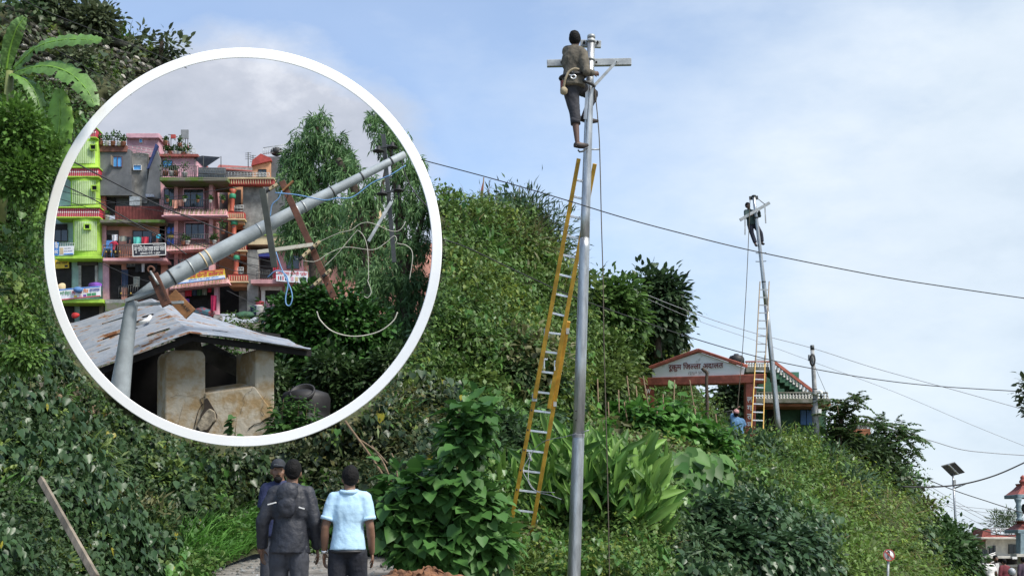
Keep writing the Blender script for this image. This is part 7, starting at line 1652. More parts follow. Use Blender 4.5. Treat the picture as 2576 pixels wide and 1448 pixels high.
b = MB(); b.tube(curve_pts([q1(520, 478, YL - .20), q1(475, 472, YL - .22), q1(425, 500, YL - .22), q1(395, 555, YL - .22), q1(378, 620, YL - .20), q1(372, 680, YL - .18)], 5), .017, 8); b.build('rope_loop', mat('tan_rope', (.36, .30, .20), .9, .3, 30), sb_)
b = MB(); b.lathe(q1(375, 690, YL - .18), [(.02, -.05), (.05, -.03), (.055, .03), (.03, .06)], 10); b.build('rope_end', MATS['tan_rope'], sb_)
b = MB(); b.tube([q1(357, 590, YL - .1), q1(358, 695, YL - .12)], .025, 8); b.build('tool_handle', mat('red_handle', (.20, .05, .04), .6, .2, 5), sb_)
b = MB(); b.tube([q1(445, 515, YL - .2) + Vector((.045 * cos(a), 0, .03 * sin(a))) for a in np.linspace(0, 2 * pi, 13)], .011, 6, False); b.tube([q1(467, 550, YL - .2) + Vector((.035 * cos(a), 0, .03 * sin(a))) for a in np.linspace(0, 2 * pi, 13)], .013, 6, False); b.build('buckle_ring', M_ALU, sb_)
# lineman on the second pole
def q2(zx, zy, Y): return ZB(zx, zy, Y)
Yl = Y2 + .16
J = dict(pelvis=q2(455, 452, Yl), neck=q2(425, 288, Yl), head=q2(410, 240, Yl - .02), face=Vector((.45, -.9, -.1)), head_up=Vector((-.1, 0, 1)),
         shoulder=[q2(462, 305, Yl), q2(385, 305, Yl)], elbow=[q2(545, 358, Yl - .05), q2(386, 375, Yl - .12)], wrist=[q2(540, 300, Yl - .18), q2(430, 352, Yl - .28)],
         hip=[q2(490, 460, Yl), q2(435, 462, Yl)], knee=[q2(560, 560, Yl - .02), q2(455, 560, Yl - .06)], ankle=[q2(572, 662, Yl), q2(496, 672, Yl - .15)], toe=[q2(596, 678, Yl - .1), q2(512, 700, Yl - .3)])
person('lineman in a dark green shirt working at the second pole top', J, dict(skin=SKIND, shirt=mat('dark_green_shirt', (.035, .065, .062), .85, .25, 6), trousers=mat('navy_trousers', (.015, .018, .035), .85, .25, 6)), .02, .92, 'long', 'linemen on the poles', 'short', hem=.04, wrinkle=.008, closed=(True, True))
# man pulling the rope at the gate
def q3(zx, zy, Y): return P(*ZC(zx, zy), Y)
Yg = Y2 - 1.3; s3 = .98; c = q3(1185, 1130, Yg)
J, s3 = standing(c.x, Yg, c.z - .93, 1.68, 1, -.15)
J['pelvis'] = c; J['neck'] = q3(1172, 985, Yg); J['head'] = q3(1170, 930, Yg - .02); J['face'] = Vector((.25, .75, .6)); J['head_up'] = Vector((0, -.55, .85))
J['shoulder'] = [q3(1130, 985, Yg), q3(1232, 1005, Yg)]; J['elbow'] = [q3(1140, 925, Yg + .25), q3(1262, 1078, Yg + .1)]; J['wrist'] = [q3(1182, 875, Yg + .35), q3(1250, 1095, Yg + .35)]
r_, K = person('man in a blue shirt and patterned cap hauling the rope by the gate', J, dict(skin=SKINP, shirt=mat('mid_blue_shirt', (.13, .27, .46), .85, .2, 5), trousers=M_JEAN), .018, s3, 'short', None, 'short', hem=.06, wrinkle=.01, closed=(True, True), loose=1.08)
b = MB(); b.ell(K['g'](0, -.01, .07), (.092, .105, .075), K['RH']); b.build('patterned_cap', mat('pink_patterned_cap', (.55, .30, .28), .8, 0, 30, col2=(.25, .1, .12), lo=.45, hi=.55), r_)
# people on the street at far right
YS_ = 46.0
def street(label, zx, zy, shirt, trousers, face, hair='short', sleeves='long', skin=SKIN, h=1.68, Y=YS_, beard=False):
    q = ZD(zx, zy, Y); J, s_ = standing(q.x, Y, q.z - h * .955, h, face, .2)
    m_ = dict(skin=skin, shirt=shirt, trousers=trousers)
    if beard: m_['beard'] = 1
    return person(label, J, m_, .022, s_, sleeves, 'people standing in the street at right', hair, hem=.04, wrinkle=.008)
street('man in a white shirt seen from behind in the far street', 935, 1275, M_WHITE, M_JTR, 1, sleeves='short')
r_, K = street('bearded man in a dark open coat facing us in the far street', 1000, 1255, mat('brown_coat', (.06, .052, .05), .85, .3, 6), M_JTR, -1, h=1.74, Y=YS_ + .6, beard=True)
b = MB(); b.bar(K['mid'](.95) + Vector((0, -.14, 0)), K['mid'](.1) + Vector((0, -.15, 0)), .13, .03, (0, -1, 0)); b.build('white_shirt_front', M_WHITE, r_)
street('man in a maroon shirt seen from behind in the far street', 1092, 1290, mat('maroon_shirt', (.15, .025, .035), .85, .25, 6), M_JEAN, 1)
street('person in dark purple at the right edge of the street', 1290, 1275, mat('dusky_shirt', (.07, .045, .07), .85, .25, 6), M_JEAN, 1, Y=YS_ - .5)
r_, K = street('helmeted person seen low in front of the maroon shirt', 1178, 1400, M_JACK, M_JTR, 1, hair='none', Y=YS_ - 2)
b = MB(); b.ell(K['g'](0, 0, .03), (.125, .14, .135), K['RH']); hm = b.build('helmet', mat('grey_helmet', (.42, .44, .46), .25, .15, 4), r_)
b = MB(); b.ell(K['g'](0, .03, -.01), (.115, .13, .05), K['RH']); b.build('visor_band', M_BLACK, hm)
# woman on the tailor's balcony
qb = P(*W4(733, 522), YT0 - .35); hW = (P(*W4(725, 308), YT0 - .35) - qb).length
J, s_ = standing(qb.x, YT0 - .35, qb.z, hW * 1.02, -1, 0, (.33, .36)); J['elbow'][1] = Vector(J['elbow'][1]) + Vector((-.05, 0, .1))
person('woman in a red tunic standing on the salmon balcony', J, dict(skin=SKIN, shirt=mat('red_tunic', (.50, .025, .07), .8, .2, 4), trousers=M_BLACK), .03, s_, 'rolled', None, 'short', hem=.22, wrinkle=.01)
RINGCLEAR[0] = (0, 0, 0)
# ================================================================ plants, stones and timber outside the frame
def shrub(name, label, cat, ells, n, size, tmpl, m, a, b_, droop=.4, clump=.12, per=14, trunks=None, group=None, base=None, jit=.28):
    q = P(*ells[0][0]) if base is None else P(*base); o = thing(name, q, label, cat, group); RINGCLEAR[0] = tuple(q)
    crown('crown' if cat == 'tree' else 'foliage', [((x, y, Y), (rx * mpp(Y), rx * mpp(Y) * .75, ry * mpp(Y))) for (x, y, Y), rx, ry in ells], n, size, tmpl, m, o, a, b_, droop, clump, per, jit)
    if trunks: trunk(o, [([P(*k) for k in pts], r0, r1) for pts, r0, r1 in trunks], 'trunk' if cat == 'tree' else 'stem')
    return o
E = lambda x, y, Y, rx, ry: ((x, y, Y), rx, ry)
DKG, LTG = (.025, .06, .02), (.10, .17, .045)
# trees on the skyline
shrub('broadleaf_tree', 'dark broadleaf tree on the skyline left of the court gate', 'tree', [E(1640, 790, 44, 50, 45), E(1660, 740, 44, 40, 40), E(1620, 720, 44, 24, 26), E(1690, 760, 44, 28, 35), E(1690, 830, 46, 30, 30), E(1640, 840, 46, 45, 36)], 7000, .26, T_OVAL, LEAF, (.02, .045, .02), (.08, .13, .045), .4, .28, 14, [([(1655, 900, 44), (1652, 800, 44), (1640, 730, 44)], .16, .03)])
shrub('leafy_tree', 'bright leafy tree right behind the foreground pole', 'tree', [E(1540, 760, 39, 42, 40), E(1510, 790, 39, 34, 40), E(1570, 800, 39, 38, 45), E(1530, 850, 39, 45, 45), E(1505, 728, 39, 16, 18), E(1572, 740, 39, 18, 24), E(1495, 840, 39, 30, 40)], 7500, .23, T_OVAL, LEAF, (.04, .09, .02), (.14, .24, .05), .4, .25, 14, [([(1535, 930, 39), (1532, 830, 39), (1540, 760, 39)], .13, .03)])
shrub('hilltop_tree', 'feathery dark tree crowning the hill behind the yellow ladder', 'tree', [E(1350, 600, 37, 48, 40), E(1380, 650, 37, 34, 50), E(1310, 570, 37, 48, 36), E(1330, 540, 37, 30, 24), E(1260, 560, 37, 50, 30), E(1395, 580, 37, 16, 26), E(1390, 700, 37, 30, 40)], 8500, .26, T_LANCE, LEAF, (.04, .075, .03), (.14, .19, .07), .1, .35, 14, [([(1360, 740, 37), (1350, 640, 37), (1330, 560, 37)], .15, .03)])
shrub('dark_bush', 'round dark bush below the hilltop beside the frame', 'bush', [E(1130, 800, 27, 55, 40), E(1170, 840, 27, 45, 40), E(1110, 850, 27, 45, 40)], 4600, .15, T_HEART, LEAFG, (.035, .065, .025), (.10, .155, .05), .9, .10, 12)
shrub('dark_bush', 'dark bush hanging over the slope left of the ladder middle', 'bush', [E(1280, 900, 27, 50, 45), E(1310, 950, 26, 40, 45), E(1250, 950, 26, 40, 40)], 3600, .14, T_OVAL, LEAF, (.035, .07, .025), (.11, .165, .05), .7, .12, 12)
shrub('round_bush', 'dense bush at the foot of the slope left of the ladder feet', 'bush', [E(1270, 1090, 22, 45, 45), E(1310, 1130, 21.5, 40, 40), E(1240, 1140, 21, 38, 36)], 3400, .11, T_OVAL, LEAF, (.03, .065, .025), (.085, .14, .045), .6, .09, 12)
shrub('yellow_green_bush', 'yellow green bush on the slope right of the foreground pole', 'bush', [E(1520, 900, 34, 45, 45), E(1545, 960, 32, 36, 45), E(1510, 980, 31, 40, 40)], 4200, .17, T_OVAL, LEAF, (.06, .11, .02), (.17, .22, .05), .5, .18, 12)
shrub('tall_shrub', 'dark leafy tree seen through the court gate arch', 'tree', [E(1840, 1010, 46, 34, 45), E(1850, 980, 46, 24, 26), E(1820, 1050, 46, 30, 40)], 2400, .22, T_OVAL, LEAF, (.03, .055, .025), (.09, .13, .05), .4, .2, 12, [([(1840, 1100, 46), (1842, 1000, 46)], .1, .03)])
# sumac-like trees with long compound fronds at the right
def frondtree(label, base, fronds, Y, a, b_, L, tr, group='feather leaved trees on the right skyline'):
    o = thing('feather_leaf_tree', P(*base), label, 'tree', group); P_, T_, N_, S_ = [], [], [], []; st = MB()
    for x, y, ang, dy in fronds:
        q = np.array(P(x, y, Y + dy)); d = np.array([cos(ang), RNG.normal() * .4, sin(ang)]); d /= np.linalg.norm(d); side = unit(np.cross(d, UP)); pts = []
        for i in range(11):
            t = i / 10; c = q + d * L * t - UP * L * .42 * t * t; pts.append(c)
            for k in (-1, 1):
                P_.append(c); T_.append(side * k + d * .5 - UP * .35 + RNG.normal(size=3) * .12); N_.append(UP + RNG.normal(size=3) * .3); S_.append(L * .30 * (1 - .55 * abs(t - .4)))
        st.tube(pts, .008, 4)
    P_, T_, N_, S_ = map(np.array, (P_, T_, N_, S_)); RINGCLEAR[0] = False; link_mesh('crown', leaf_mesh('crown', P_ - np.array(org(o)), T_, N_, S_, tints(len(P_), a, b_, .25, P_, .9), T_OVAL), LEAF, o)
    st.build('leaf_stalk', M_STICK, o)['kind'] = 'stuff'
    trunk(o, [([P(*k) for k in pts], r0, r1) for pts, r0, r1 in tr])
rf = lambda cx, cy, rx, ry, n: [(cx + rx * (random.random() * 2 - 1), cy + ry * (random.random() * 2 - 1), random.choice([-.15, .35, .9, 1.6, 2.3, 2.8, 3.3]) + random.uniform(-.3, .3), random.uniform(-.8, .8)) for _ in range(n)]
frondtree('feathery tree beside the weathered pole and balcony corner', (2110, 1120, 41.5), rf(2115, 1050, 45, 45, 85) + rf(2150, 1020, 25, 18, 18), 41.5, (.035, .075, .02), (.12, .19, .05), .62, [([(2110, 1130, 41.5), (2115, 1060, 41.5), (2135, 1010, 41.5)], .09, .02)])
frondtree('feathery tree leaning out furthest right against the sky', (2230, 1200, 44), rf(2240, 1105, 50, 38, 75) + rf(2280, 1095, 30, 16, 20) + rf(2215, 1070, 18, 12, 10), 44, (.035, .08, .025), (.12, .20, .06), .68, [([(2235, 1230, 44), (2240, 1150, 44), (2265, 1095, 44)], .09, .02), ([(2238, 1170, 44), (2215, 1100, 44)], .05, .015)])
shrub('dark_bush', 'dark bush below the feathery trees on the right slope', 'bush', [E(2180, 1150, 43, 50, 35), E(2240, 1180, 43.5, 36, 30), E(2120, 1120, 42, 40, 30)], 3000, .2, T_OVAL, LEAF, (.025, .05, .018), (.08, .12, .035), .4, .2, 12)
shrub('round_bush', 'dark rounded bush at the foot of the slope before the white house', 'bush', [E(2400, 1370, 44, 40, 42), E(2420, 1420, 44, 36, 40), E(2370, 1400, 43, 40, 45), E(2385, 1335, 45, 24, 24)], 4600, .2, T_OVAL, LEAF, (.02, .055, .015), (.075, .14, .035), .4, .22, 12)
shrub('dark_bush', 'large dark heart leaved bush at the bottom right of the pole', 'bush', [E(1790, 1310, 22.5, 70, 50), E(1850, 1390, 22, 70, 60), E(1750, 1400, 21.5, 60, 55), E(1960, 1400, 24, 70, 50), E(2030, 1380, 25, 40, 40), E(1900, 1300, 24.5, 50, 35)], 9500, .115, T_HEART, LEAFG, (.028, .06, .024), (.085, .15, .06), .8, .12, 12)
br_ = thing('overhanging_branch', P(2640, 1000, 26), 'dark leafy branch poking in at the right edge against the sky', 'branch')
crown('foliage', [((x, 985 + dy, 26), (18 * mpp(26), .2, 26 * mpp(26))) for x, dy in ((2580, 0), (2590, -25), (2600, 30), (2640, 0))], 420, .13, T_OVAL, LEAF, br_, (.03, .05, .02), (.10, .12, .04), .3, .08, 8)
trunk(br_, [([P(2720, 1040, 26), P(2620, 1000, 26), P(2570, 985, 26)], .04, .01)], 'stem')
shrub('roof_plants', 'row of pale roof garden plants on the white house', 'plant', [E(2505, 1312, 62, 10, 14), E(2528, 1310, 62, 14, 12), E(2552, 1315, 62, 12, 12)], 900, .28, T_LANCE, LEAF, (.06, .1, .03), (.2, .24, .12), -.3, .2, 10)
# pampas-like plumes on the hilltop
pm = thing('plume_grass', P(1290, 560, 36.5), 'tall pale plume grass standing above the hilltop', 'grass clump'); P_, T_, S_ = [], [], []
for (x0, y0), (x1, y1) in (((1225, 545), (1232, 455)), ((1265, 560), (1310, 470)), ((1290, 560), (1345, 505)), ((1315, 575), (1385, 540)), ((1245, 550), (1250, 480)), ((1330, 560), (1360, 515)), ((1140, 520), (1128, 470)), ((1110, 510), (1120, 478)), ((1280, 555), (1305, 500)), ((1350, 580), (1400, 560))):
    a, c = np.array(P(x0, y0, 36.5)), np.array(P(x1, y1, 36.5))
    for i in range(46):
        t = .25 + .75 * i / 45; P_.append(a + (c - a) * t); T_.append(unit(c - a) * .8 + RNG.normal(size=3) * .45); S_.append(.30 * (1.15 - t * .8))
    b = MB(); b.tube([Vector(a), Vector(c)], [.012, .004], 4); b.build('stem', M_STICK, pm)
P_, T_, S_ = map(np.array, (P_, T_, S_)); link_mesh('plumes', leaf_mesh('plumes', P_ - np.array(org(pm)), T_, rdir(len(P_)), S_, tints(len(P_), (.10, .12, .06), (.26, .27, .17), .2), T_LANCE), BLADE, pm)

# bean vine on its crooked stakes in the foreground
VY = 15.5
RINGCLEAR[0] = False
vn = thing('bean_vine', P(1080, 1440, VY), 'lush broad leaved bean vine climbing dark stakes right of the polo man', 'vine')
kv_ = mpp(VY)
crown('foliage', [((x, y, VY), (rx * kv_, .38, ry * kv_)) for x, y, rx, ry in ((1010, 1235, 55, 40), (1000, 1300, 45, 55), (1080, 1240, 55, 45), (1080, 1330, 60, 60), (1150, 1200, 50, 55), (1170, 1120, 42, 55), (1185, 1065, 34, 35), (1205, 1030, 14, 14), (1195, 1290, 55, 60), (1140, 1380, 70, 55), (1220, 1380, 50, 50), (1060, 1395, 60, 40))], 2900, .155, T_HEART, LEAF, vn, (.035, .10, .02), (.11, .235, .05), .75, .11, 8, .22, .9)
for pts in ([(1140, 1350), (1145, 1250), (1160, 1180), (1185, 1110), (1215, 1055), (1230, 1030)], [(1190, 1110), (1165, 1075), (1150, 1040)]):
    b = MB(); b.tube(curve_pts([P(x, y, VY - .05) for x, y in pts], 4), .022, 7); b.build('stake', M_BARK, vn)
for i, (a, c) in enumerate((((868, 1058), (1012, 1275)), ((935, 1120), (985, 1210)), ((985, 1140), (1000, 1200)), ((905, 1105), (975, 1165)))):
    b = MB(); b.tube(curve_pts([P(*a, VY + .6), P((a[0] + c[0]) / 2 + 4, (a[1] + c[1]) / 2 - 3, VY + .4), P(*c, VY)], 4), .016 if i == 0 else .011, 6)
    tag(b.build('dry_stick', M_STICK), ['long tan stick leaning from the frame down into the bean vine', 'short thin stick beside the long tan stick', 'short upright twig above the bean vine', 'bent thin twig crossing behind the long tan stick'][i], 'stick', 'sticks standing in the bean vine')
# trellised beans below the gate: each stake with its own climbing plant
stakes = [((1503, 952), (1508, 1080)), ((1530, 1010), (1536, 1130)), ((1556, 980), (1560, 1100)), ((1577, 945), (1590, 1040)), ((1600, 970), (1612, 1090)), ((1618, 945), (1640, 1050)), ((1570, 1010), (1594, 1128)), ((1697, 955), (1692, 1085)), ((1735, 955), (1768, 1135)), ((1719, 1045), (1722, 1110)), ((1655, 1020), (1640, 1120)), ((1668, 990), (1672, 1110)), ((1800, 1040), (1815, 1120)), ((1480, 1030), (1490, 1120)), ((1750, 1020), (1742, 1120))]
labs = '%s bean plant from the left on the staked terrace below the court gate'; ords = 'first second third fourth fifth sixth seventh eighth ninth tenth eleventh twelfth thirteenth fourteenth fifteenth'.split(); xs_ = sorted(a[0] for a, c in stakes)
for i, (a, c) in enumerate(stakes):
    Yb = 28.5 + .22 * (i % 5) + (a[0] - 1500) * .006; o = thing('bean_plant', P(*c, Yb), labs % ords[xs_.index(a[0])], 'bean plant', 'bean plants on stakes below the court gate')
    b = MB(); b.tube([P(c[0], c[1] + 25, Yb), P(*a, Yb)], [.022, .014], 6); b.build('stake', M_STICK, o)
    hgt = c[1] - a[1]; ytop = a[1] + hgt * (random.choice((.35, .45, .55)) if a[0] > 1660 else .95)
    crown('foliage', [((a[0] + (c[0] - a[0]) * t + random.uniform(-5, 5), ytop + (c[1] + 30 - ytop) * t, Yb), (22 * mpp(Yb) * (.6 + .7 * t), .3, 24 * mpp(Yb))) for t in (0.15, .4, .65, .9)], 400, .19, T_HEART, LEAF, o, (.045, .13, .02), (.14, .31, .05), .7, .14, 8, .22, .8)
# broad leaved ginger clump around the ladder feet
T_GING = (np.array([(0, 0, 0), (-.06, .22, .03), (-.105, .5, .02), (-.07, .78, -.10), (0, 1, -.30), (.07, .78, -.10), (.105, .5, .02), (.06, .22, .03), (0, .5, -.04)]), [(8, 0, 7), (8, 7, 6), (8, 6, 5), (8, 5, 4), (8, 4, 3), (8, 3, 2), (8, 2, 1), (8, 1, 0)])
gg = thing('ginger_clump', P(1450, 1330, 20), 'big clump of long broad ginger leaves behind the foreground pole', 'plant'); P_, T_, N_, S_ = [], [], [], []
for i in range(175):
    x = 1245 + 420 * random.random(); Yc = 20.0 + random.random() * 2.4; top = np.interp(x, [1245, 1330, 1420, 1520, 1600, 1665], [1215, 1165, 1125, 1120, 1160, 1225]); y = top + 60 + 130 * random.random()
    lean = np.interp(x, [1265, 1450, 1665], [-.75, 0, .8]) + random.gauss(0, .25); q = np.array(P(x, y, Yc))
    for j in range(6):
        d = np.array([lean * .7 + random.gauss(0, .7), random.gauss(-.15, .5), .85]); P_.append(q + np.array([0, 0, .10 * j])); T_.append(d); N_.append(np.array([random.gauss(lean, .5), -1, .35])); S_.append(.32 + .42 * random.random())
P_, T_, N_, S_ = map(np.array, (P_, T_, N_, S_)); link_mesh('foliage', leaf_mesh('foliage', P_ - np.array(org(gg)), T_, N_, S_, tints(len(P_), (.06, .16, .022), (.26, .42, .08), .3), T_GING), LEAF, gg)
# taro leaves right of it
tr_ = thing('taro_clump', P(1640, 1330, 21), 'clump of drooping taro leaves below the bean terrace', 'plant'); n_ = 330
x = 1560 + 250 * RNG.random(n_); y = np.interp(x, [1560, 1640, 1720, 1810], [1200, 1150, 1130, 1150]) + 190 * RNG.random(n_) * np.interp(x, [1560, 1700, 1810], [1, .75, .4]); pp = Pn(x, y, 21.5 + 2.0 * RNG.random(n_) + (x - 1560) * .012)
d = np.c_[RNG.normal(.45, .4, n_), RNG.normal(-.4, .3, n_), RNG.normal(-.75, .35, n_)]
link_mesh('foliage', leaf_mesh('foliage', pp - np.array(org(tr_)), d, np.array([.1, -.7, .8]) + rdir(n_) * .4, .26 + .26 * RNG.random(n_), tints(n_, (.05, .13, .025), (.14, .27, .055), .2), T_HEART), LEAF, tr_)
# banana plant top left
bn = thing('banana_plant', P(10, 420, 19), 'banana plant with long torn leaves at the upper left', 'plant'); YB_ = 19.0
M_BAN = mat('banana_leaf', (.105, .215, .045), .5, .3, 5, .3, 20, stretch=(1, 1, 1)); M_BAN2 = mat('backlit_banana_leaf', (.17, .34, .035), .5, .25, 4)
def banana(ctrl, w, m, up, tears):
    c = curve_pts([P(*q) for q in ctrl], 9); n = len(c); vs = []; fs = []; up = Vector(up)
    for i, q in enumerate(c):
        t = i / (n - 1); d = (c[min(i + 1, n - 1)] - c[max(i - 1, 0)]).normalized(); s = d.cross(up).normalized(); nn_ = s.cross(d); ww = w * (sin(pi * (.06 + .90 * t)) ** .55)
        for j, (u, h) in enumerate(((-1, -.16), (-.5, .04), (0, -.06), (.5, .04), (1, -.16))): vs.append(q + s * u * ww * (1 + .09 * (mnoise.noise(Vector((i * .9, j * 3.1, w * 50)))) + .02 * sin(i * 2.1 + j)) + nn_ * (h * ww + .02 * sin(i * 1.7 + j * 2)))
    for i in range(n - 1):
        for j in range(4):
            if j in (0, 3) and random.random() < .5 / tears and 2 < i < n - 2: continue
            fs.append((i * 5 + j, i * 5 + j + 1, i * 5 + 6 + j, i * 5 + 5 + j))
    b = MB(); b.add(vs, fs, True); lf = b.build('leaf', m, bn); b = MB(); b.tube([q - Vector((0, 0, .012)) for q in c], [.022 * (1 - .8 * i / (n - 1)) for i in range(n)], 6); b.build('midrib', M_BAN2, lf)
banana([(35, 172, 19), (90, 120, 18.8), (150, 100, 18.6), (215, 98, 18.4), (255, 102, 18.3)], .17, M_BAN, (.1, -.85, .5), 5)
banana([(40, 180, 19), (110, 165, 18.6), (170, 180, 18.4), (215, 220, 18.2), (240, 266, 18.1)], .19, M_BAN, (.2, -.9, .4), 4)
banana([(15, 175, 19), (25, 120, 18.9), (42, 70, 18.8), (62, 42, 18.8)], .13, M_BAN, (.5, -.9, .3), 7)
banana([(30, 185, 19), (70, 205, 18.7), (95, 250, 18.6), (105, 330, 18.6)], .14, M_BAN, (.6, -.7, .4), 5)
banana([(5, 170, 19), (-30, 120, 18.9), (-90, 110, 18.7)], .14, M_BAN, (0, -.6, .8), 5)
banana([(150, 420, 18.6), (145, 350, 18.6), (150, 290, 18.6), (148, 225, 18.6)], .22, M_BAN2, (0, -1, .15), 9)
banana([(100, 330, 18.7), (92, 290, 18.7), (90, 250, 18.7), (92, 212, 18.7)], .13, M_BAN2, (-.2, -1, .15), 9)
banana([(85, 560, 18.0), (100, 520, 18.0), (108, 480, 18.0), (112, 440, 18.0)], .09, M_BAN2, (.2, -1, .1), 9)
b = MB(); b.tube([P(-10, 620, 19), P(15, 350, 19), P(25, 180, 19)], [.12, .10, .06], 12); b.build('stalk', mat('banana_stalk', (.16, .19, .06), .7, .3, 5), bn)
# light green feathery shrub below it
shrub('feathery_shrub', 'light green feathery shrub below the banana plant', 'shrub', [E(40, 330, 17.6, 70, 80), E(110, 420, 17.8, 60, 60), E(150, 400, 18, 40, 50), E(60, 450, 17.5, 70, 60), E(150, 470, 18, 40, 40)], 7500, .085, T_SMALL, LEAF, (.06, .13, .02), (.17, .30, .05), .2, .09, 14)
shrub('trailing_shrub', 'bright trailing sprays hanging left of the frame', 'shrub', [E(30, 800, 14.6, 40, 22), E(70, 840, 14.6, 30, 14), E(100, 720, 15.2, 12, 40), E(60, 900, 14.2, 50, 24), E(100, 560, 16.5, 12, 50)], 1800, .075, T_OVAL, LEAF, (.07, .14, .025), (.17, .28, .05), .7, .06, 10)
# stone retaining wall at the top left with separate stones
sw = thing('stone_wall', P(330, 330, 24), 'mossy dry stone retaining wall at the top left above the frame', 'wall')
M_STONE = mat('pale_stone', (.42, .40, .35), .9, .35, 6, .5, 20); M_STONED = mat('dark_mossy_stone', (.075, .075, .058), .95, .4, 5, .5, 18); M_STONEG = mat('grey_stone', (.18, .17, .145), .9, .4, 5, .5, 18)
STM = []
for v_ in range(4):
    b = MB(); b.ell((0, 0, 0), (.5, .35, .5), None, 8, 5); me_ = b.mesh('stone')
    for v in me_.vertices: v.co += Vector([mnoise.noise(v.co * 2.2 + Vector((v_ * 9, k * 5, 0))) for k in range(3)]) * .22
    for p_ in me_.polygons: p_.use_smooth = False
    for m in (M_STONED, M_STONED, M_STONEG, M_STONE):
        c_ = me_.copy(); c_.name = 'stone'; c_.materials.append(m); STM.append(c_)
cnt = 0
for row in range(14):
    for i in range(24):
        x = 40 + i * 19 + (row % 2) * 9 + random.uniform(-4, 4); y = np.interp(x, [0, 440], [26, 160]) + 14 + row * 15 + random.uniform(-3, 3)
        if math.hypot(x - RING[0], y - RING[1]) < 500 or y > np.interp(x, [60, 200, 330], [120, 250, 330]) + 40 or cnt > 285: continue
        Yw = float(depth(x, y)) - .22; sx = 19 * mpp(Yw) * random.uniform(.8, 1.15); sz = 14 * mpp(Yw) * random.uniform(.75, 1.1); kk = random.choice(range(16)); cnt += 1
        if STM[kk].materials[0] is M_STONE and random.random() < .45: kk -= 2
        piece('stone', STM[kk], sw, P(x, y, Yw), (random.uniform(-.2, .2), random.uniform(-.25, .25), random.uniform(-.3, .3)), (sx, .3, sz))
b = MB(); c_ = [(0, 14), (110, 42), (220, 76), (330, 115), (440, 152)]
b.tube([P(x, y + 3, float(depth(x, y)) - .15) for x, y in c_], .09, 6); b.build('coping', M_STONED, sw)
b = MB(); q = P(405, 162, 25.5); b.bar(q, P(407, 99, 25.5), .07, .07, (0, 1, 0)); tag(b.build('fence_post', M_BARK), 'dark wooden post standing on the stone wall top', 'post')
for lab, (x, y), rx, ry, n, Y in (('bushy shrub with pale flowers on top of the stone wall', (235, 62), 46, 30, 1500, 25.4), ('dark shrub at the left end of the stone wall top', (110, 16), 60, 18, 1300, 25.4), ('sparse shrub beside the wooden post', (425, 130), 18, 26, 260, 25.6), ('thin tall weed left of the wooden post', (360, 115), 8, 30, 110, 25.6), ('low creeping shrub draped over the wall middle', (190, 150), 50, 26, 600, 24.0)):
    shrub('wall_shrub', lab, 'shrub', [E(x, y, Y, rx, ry), E(x + rx * .5, y - ry * .3, Y, rx * .6, ry * .7)], n, .15, T_OVAL, LEAF, (.05, .07, .03), (.17, .19, .09), .3, .16, 10)
# gabion basket with stones behind hexagonal wire at the left
gb = thing('gabion_basket', P(170, 1060, 14.6), 'old gabion of brown stones behind hexagonal wire mesh at left', 'gabion')
BST = [STM[2], STM[3]]; M_BST = mat('brown_stone', (.26, .19, .12), .95, .4, 4, .6, 16); bs = STM[0].copy(); bs.name = 'stone'; bs.materials.clear(); bs.materials.append(M_BST)
for i in range(44):
    t = random.random(); x = 70 + 215 * t; y = np.interp(x, [70, 180, 285], [965, 985, 1000]) + random.uniform(-16, 18 + 46 * t); Yw = float(depth(x, y)) - .30
    piece('stone', bs if random.random() < .75 else BST[i % 2], gb, P(x, y, Yw), (random.random(), random.random(), random.random()), [random.uniform(.12, .24)] * 3)
wm = MB(); hx = 9.0
for r in range(11):
    for c in range(15):
        cx_ = 70 + c * hx * 1.73 + (r % 2) * hx * .87; cy_ = 955 + r * hx * 1.5
        if cy_ > np.interp(cx_, [70, 150, 290], [985, 1010, 1075]) or math.hypot(cx_ - RING[0], cy_ - RING[1]) < 505: continue
        pts = [(cx_ + hx * sin(a), cy_ + hx * cos(a)) for a in np.linspace(0, pi, 4)]; pts = [(x + 1.5 * sin(y * .3), y) for x, y in pts]
        wm.tube([P(x, y, float(depth(x, y)) - .42 + .05 * sin(x * .2)) for x, y in pts], .0045, 4, False)
        wm.tube([P(pts[0][0], pts[0][1], float(depth(*pts[0])) - .42), P(pts[0][0], pts[0][1] + hx, float(depth(*pts[0])) - .42)], .0045, 4, False)
o = wm.build('wire_mesh', mat('mesh_wire', (.30, .27, .21), .6, .3, 10), gb); o['kind'] = 'stuff'
# leaning plank
b = MB(); b.bar(P(102, 1204, 12.0), P(242, 1452, 10.2), .036, .058, (.7, -.6, .3)); tag(b.build('leaning_plank', M_WOOD, None, .003), 'pale grey wooden plank leaning on the creeper at lower left', 'plank')
# heap of red earth
hpE = MB(); n1_, n2_ = 90, 34; vs = []
c0 = P(1058, 1484, 11.5)
for j in range(n2_ + 1):
    for i in range(n1_):
        a = 2 * pi * i / n1_; r = 1 - j / n2_; q = Vector((cos(a) * r * .55, sin(a) * r * .4, .19 * (1 - r ** 1.6))); q += Vector([mnoise.noise(q * 6 + Vector((k * 11, 0, 0))) for k in range(3)]) * .05 + Vector([mnoise.noise(q * 19 + Vector((k * 7, 3, 0))) for k in range(3)]) * .055; vs.append(c0 + q)
hpE.add(vs, [(j * n1_ + i, j * n1_ + (i + 1) % n1_, (j + 1) * n1_ + (i + 1) % n1_, (j + 1) * n1_ + i) for j in range(n2_) for i in range(n1_)], True)
tag(hpE.build('earth_heap', mat('red_earth', (.20, .095, .048), .98, .45, 7, .9, 40)), 'heap of freshly dug reddish earth at the bottom by the vine', 'earth heap', kind='stuff')
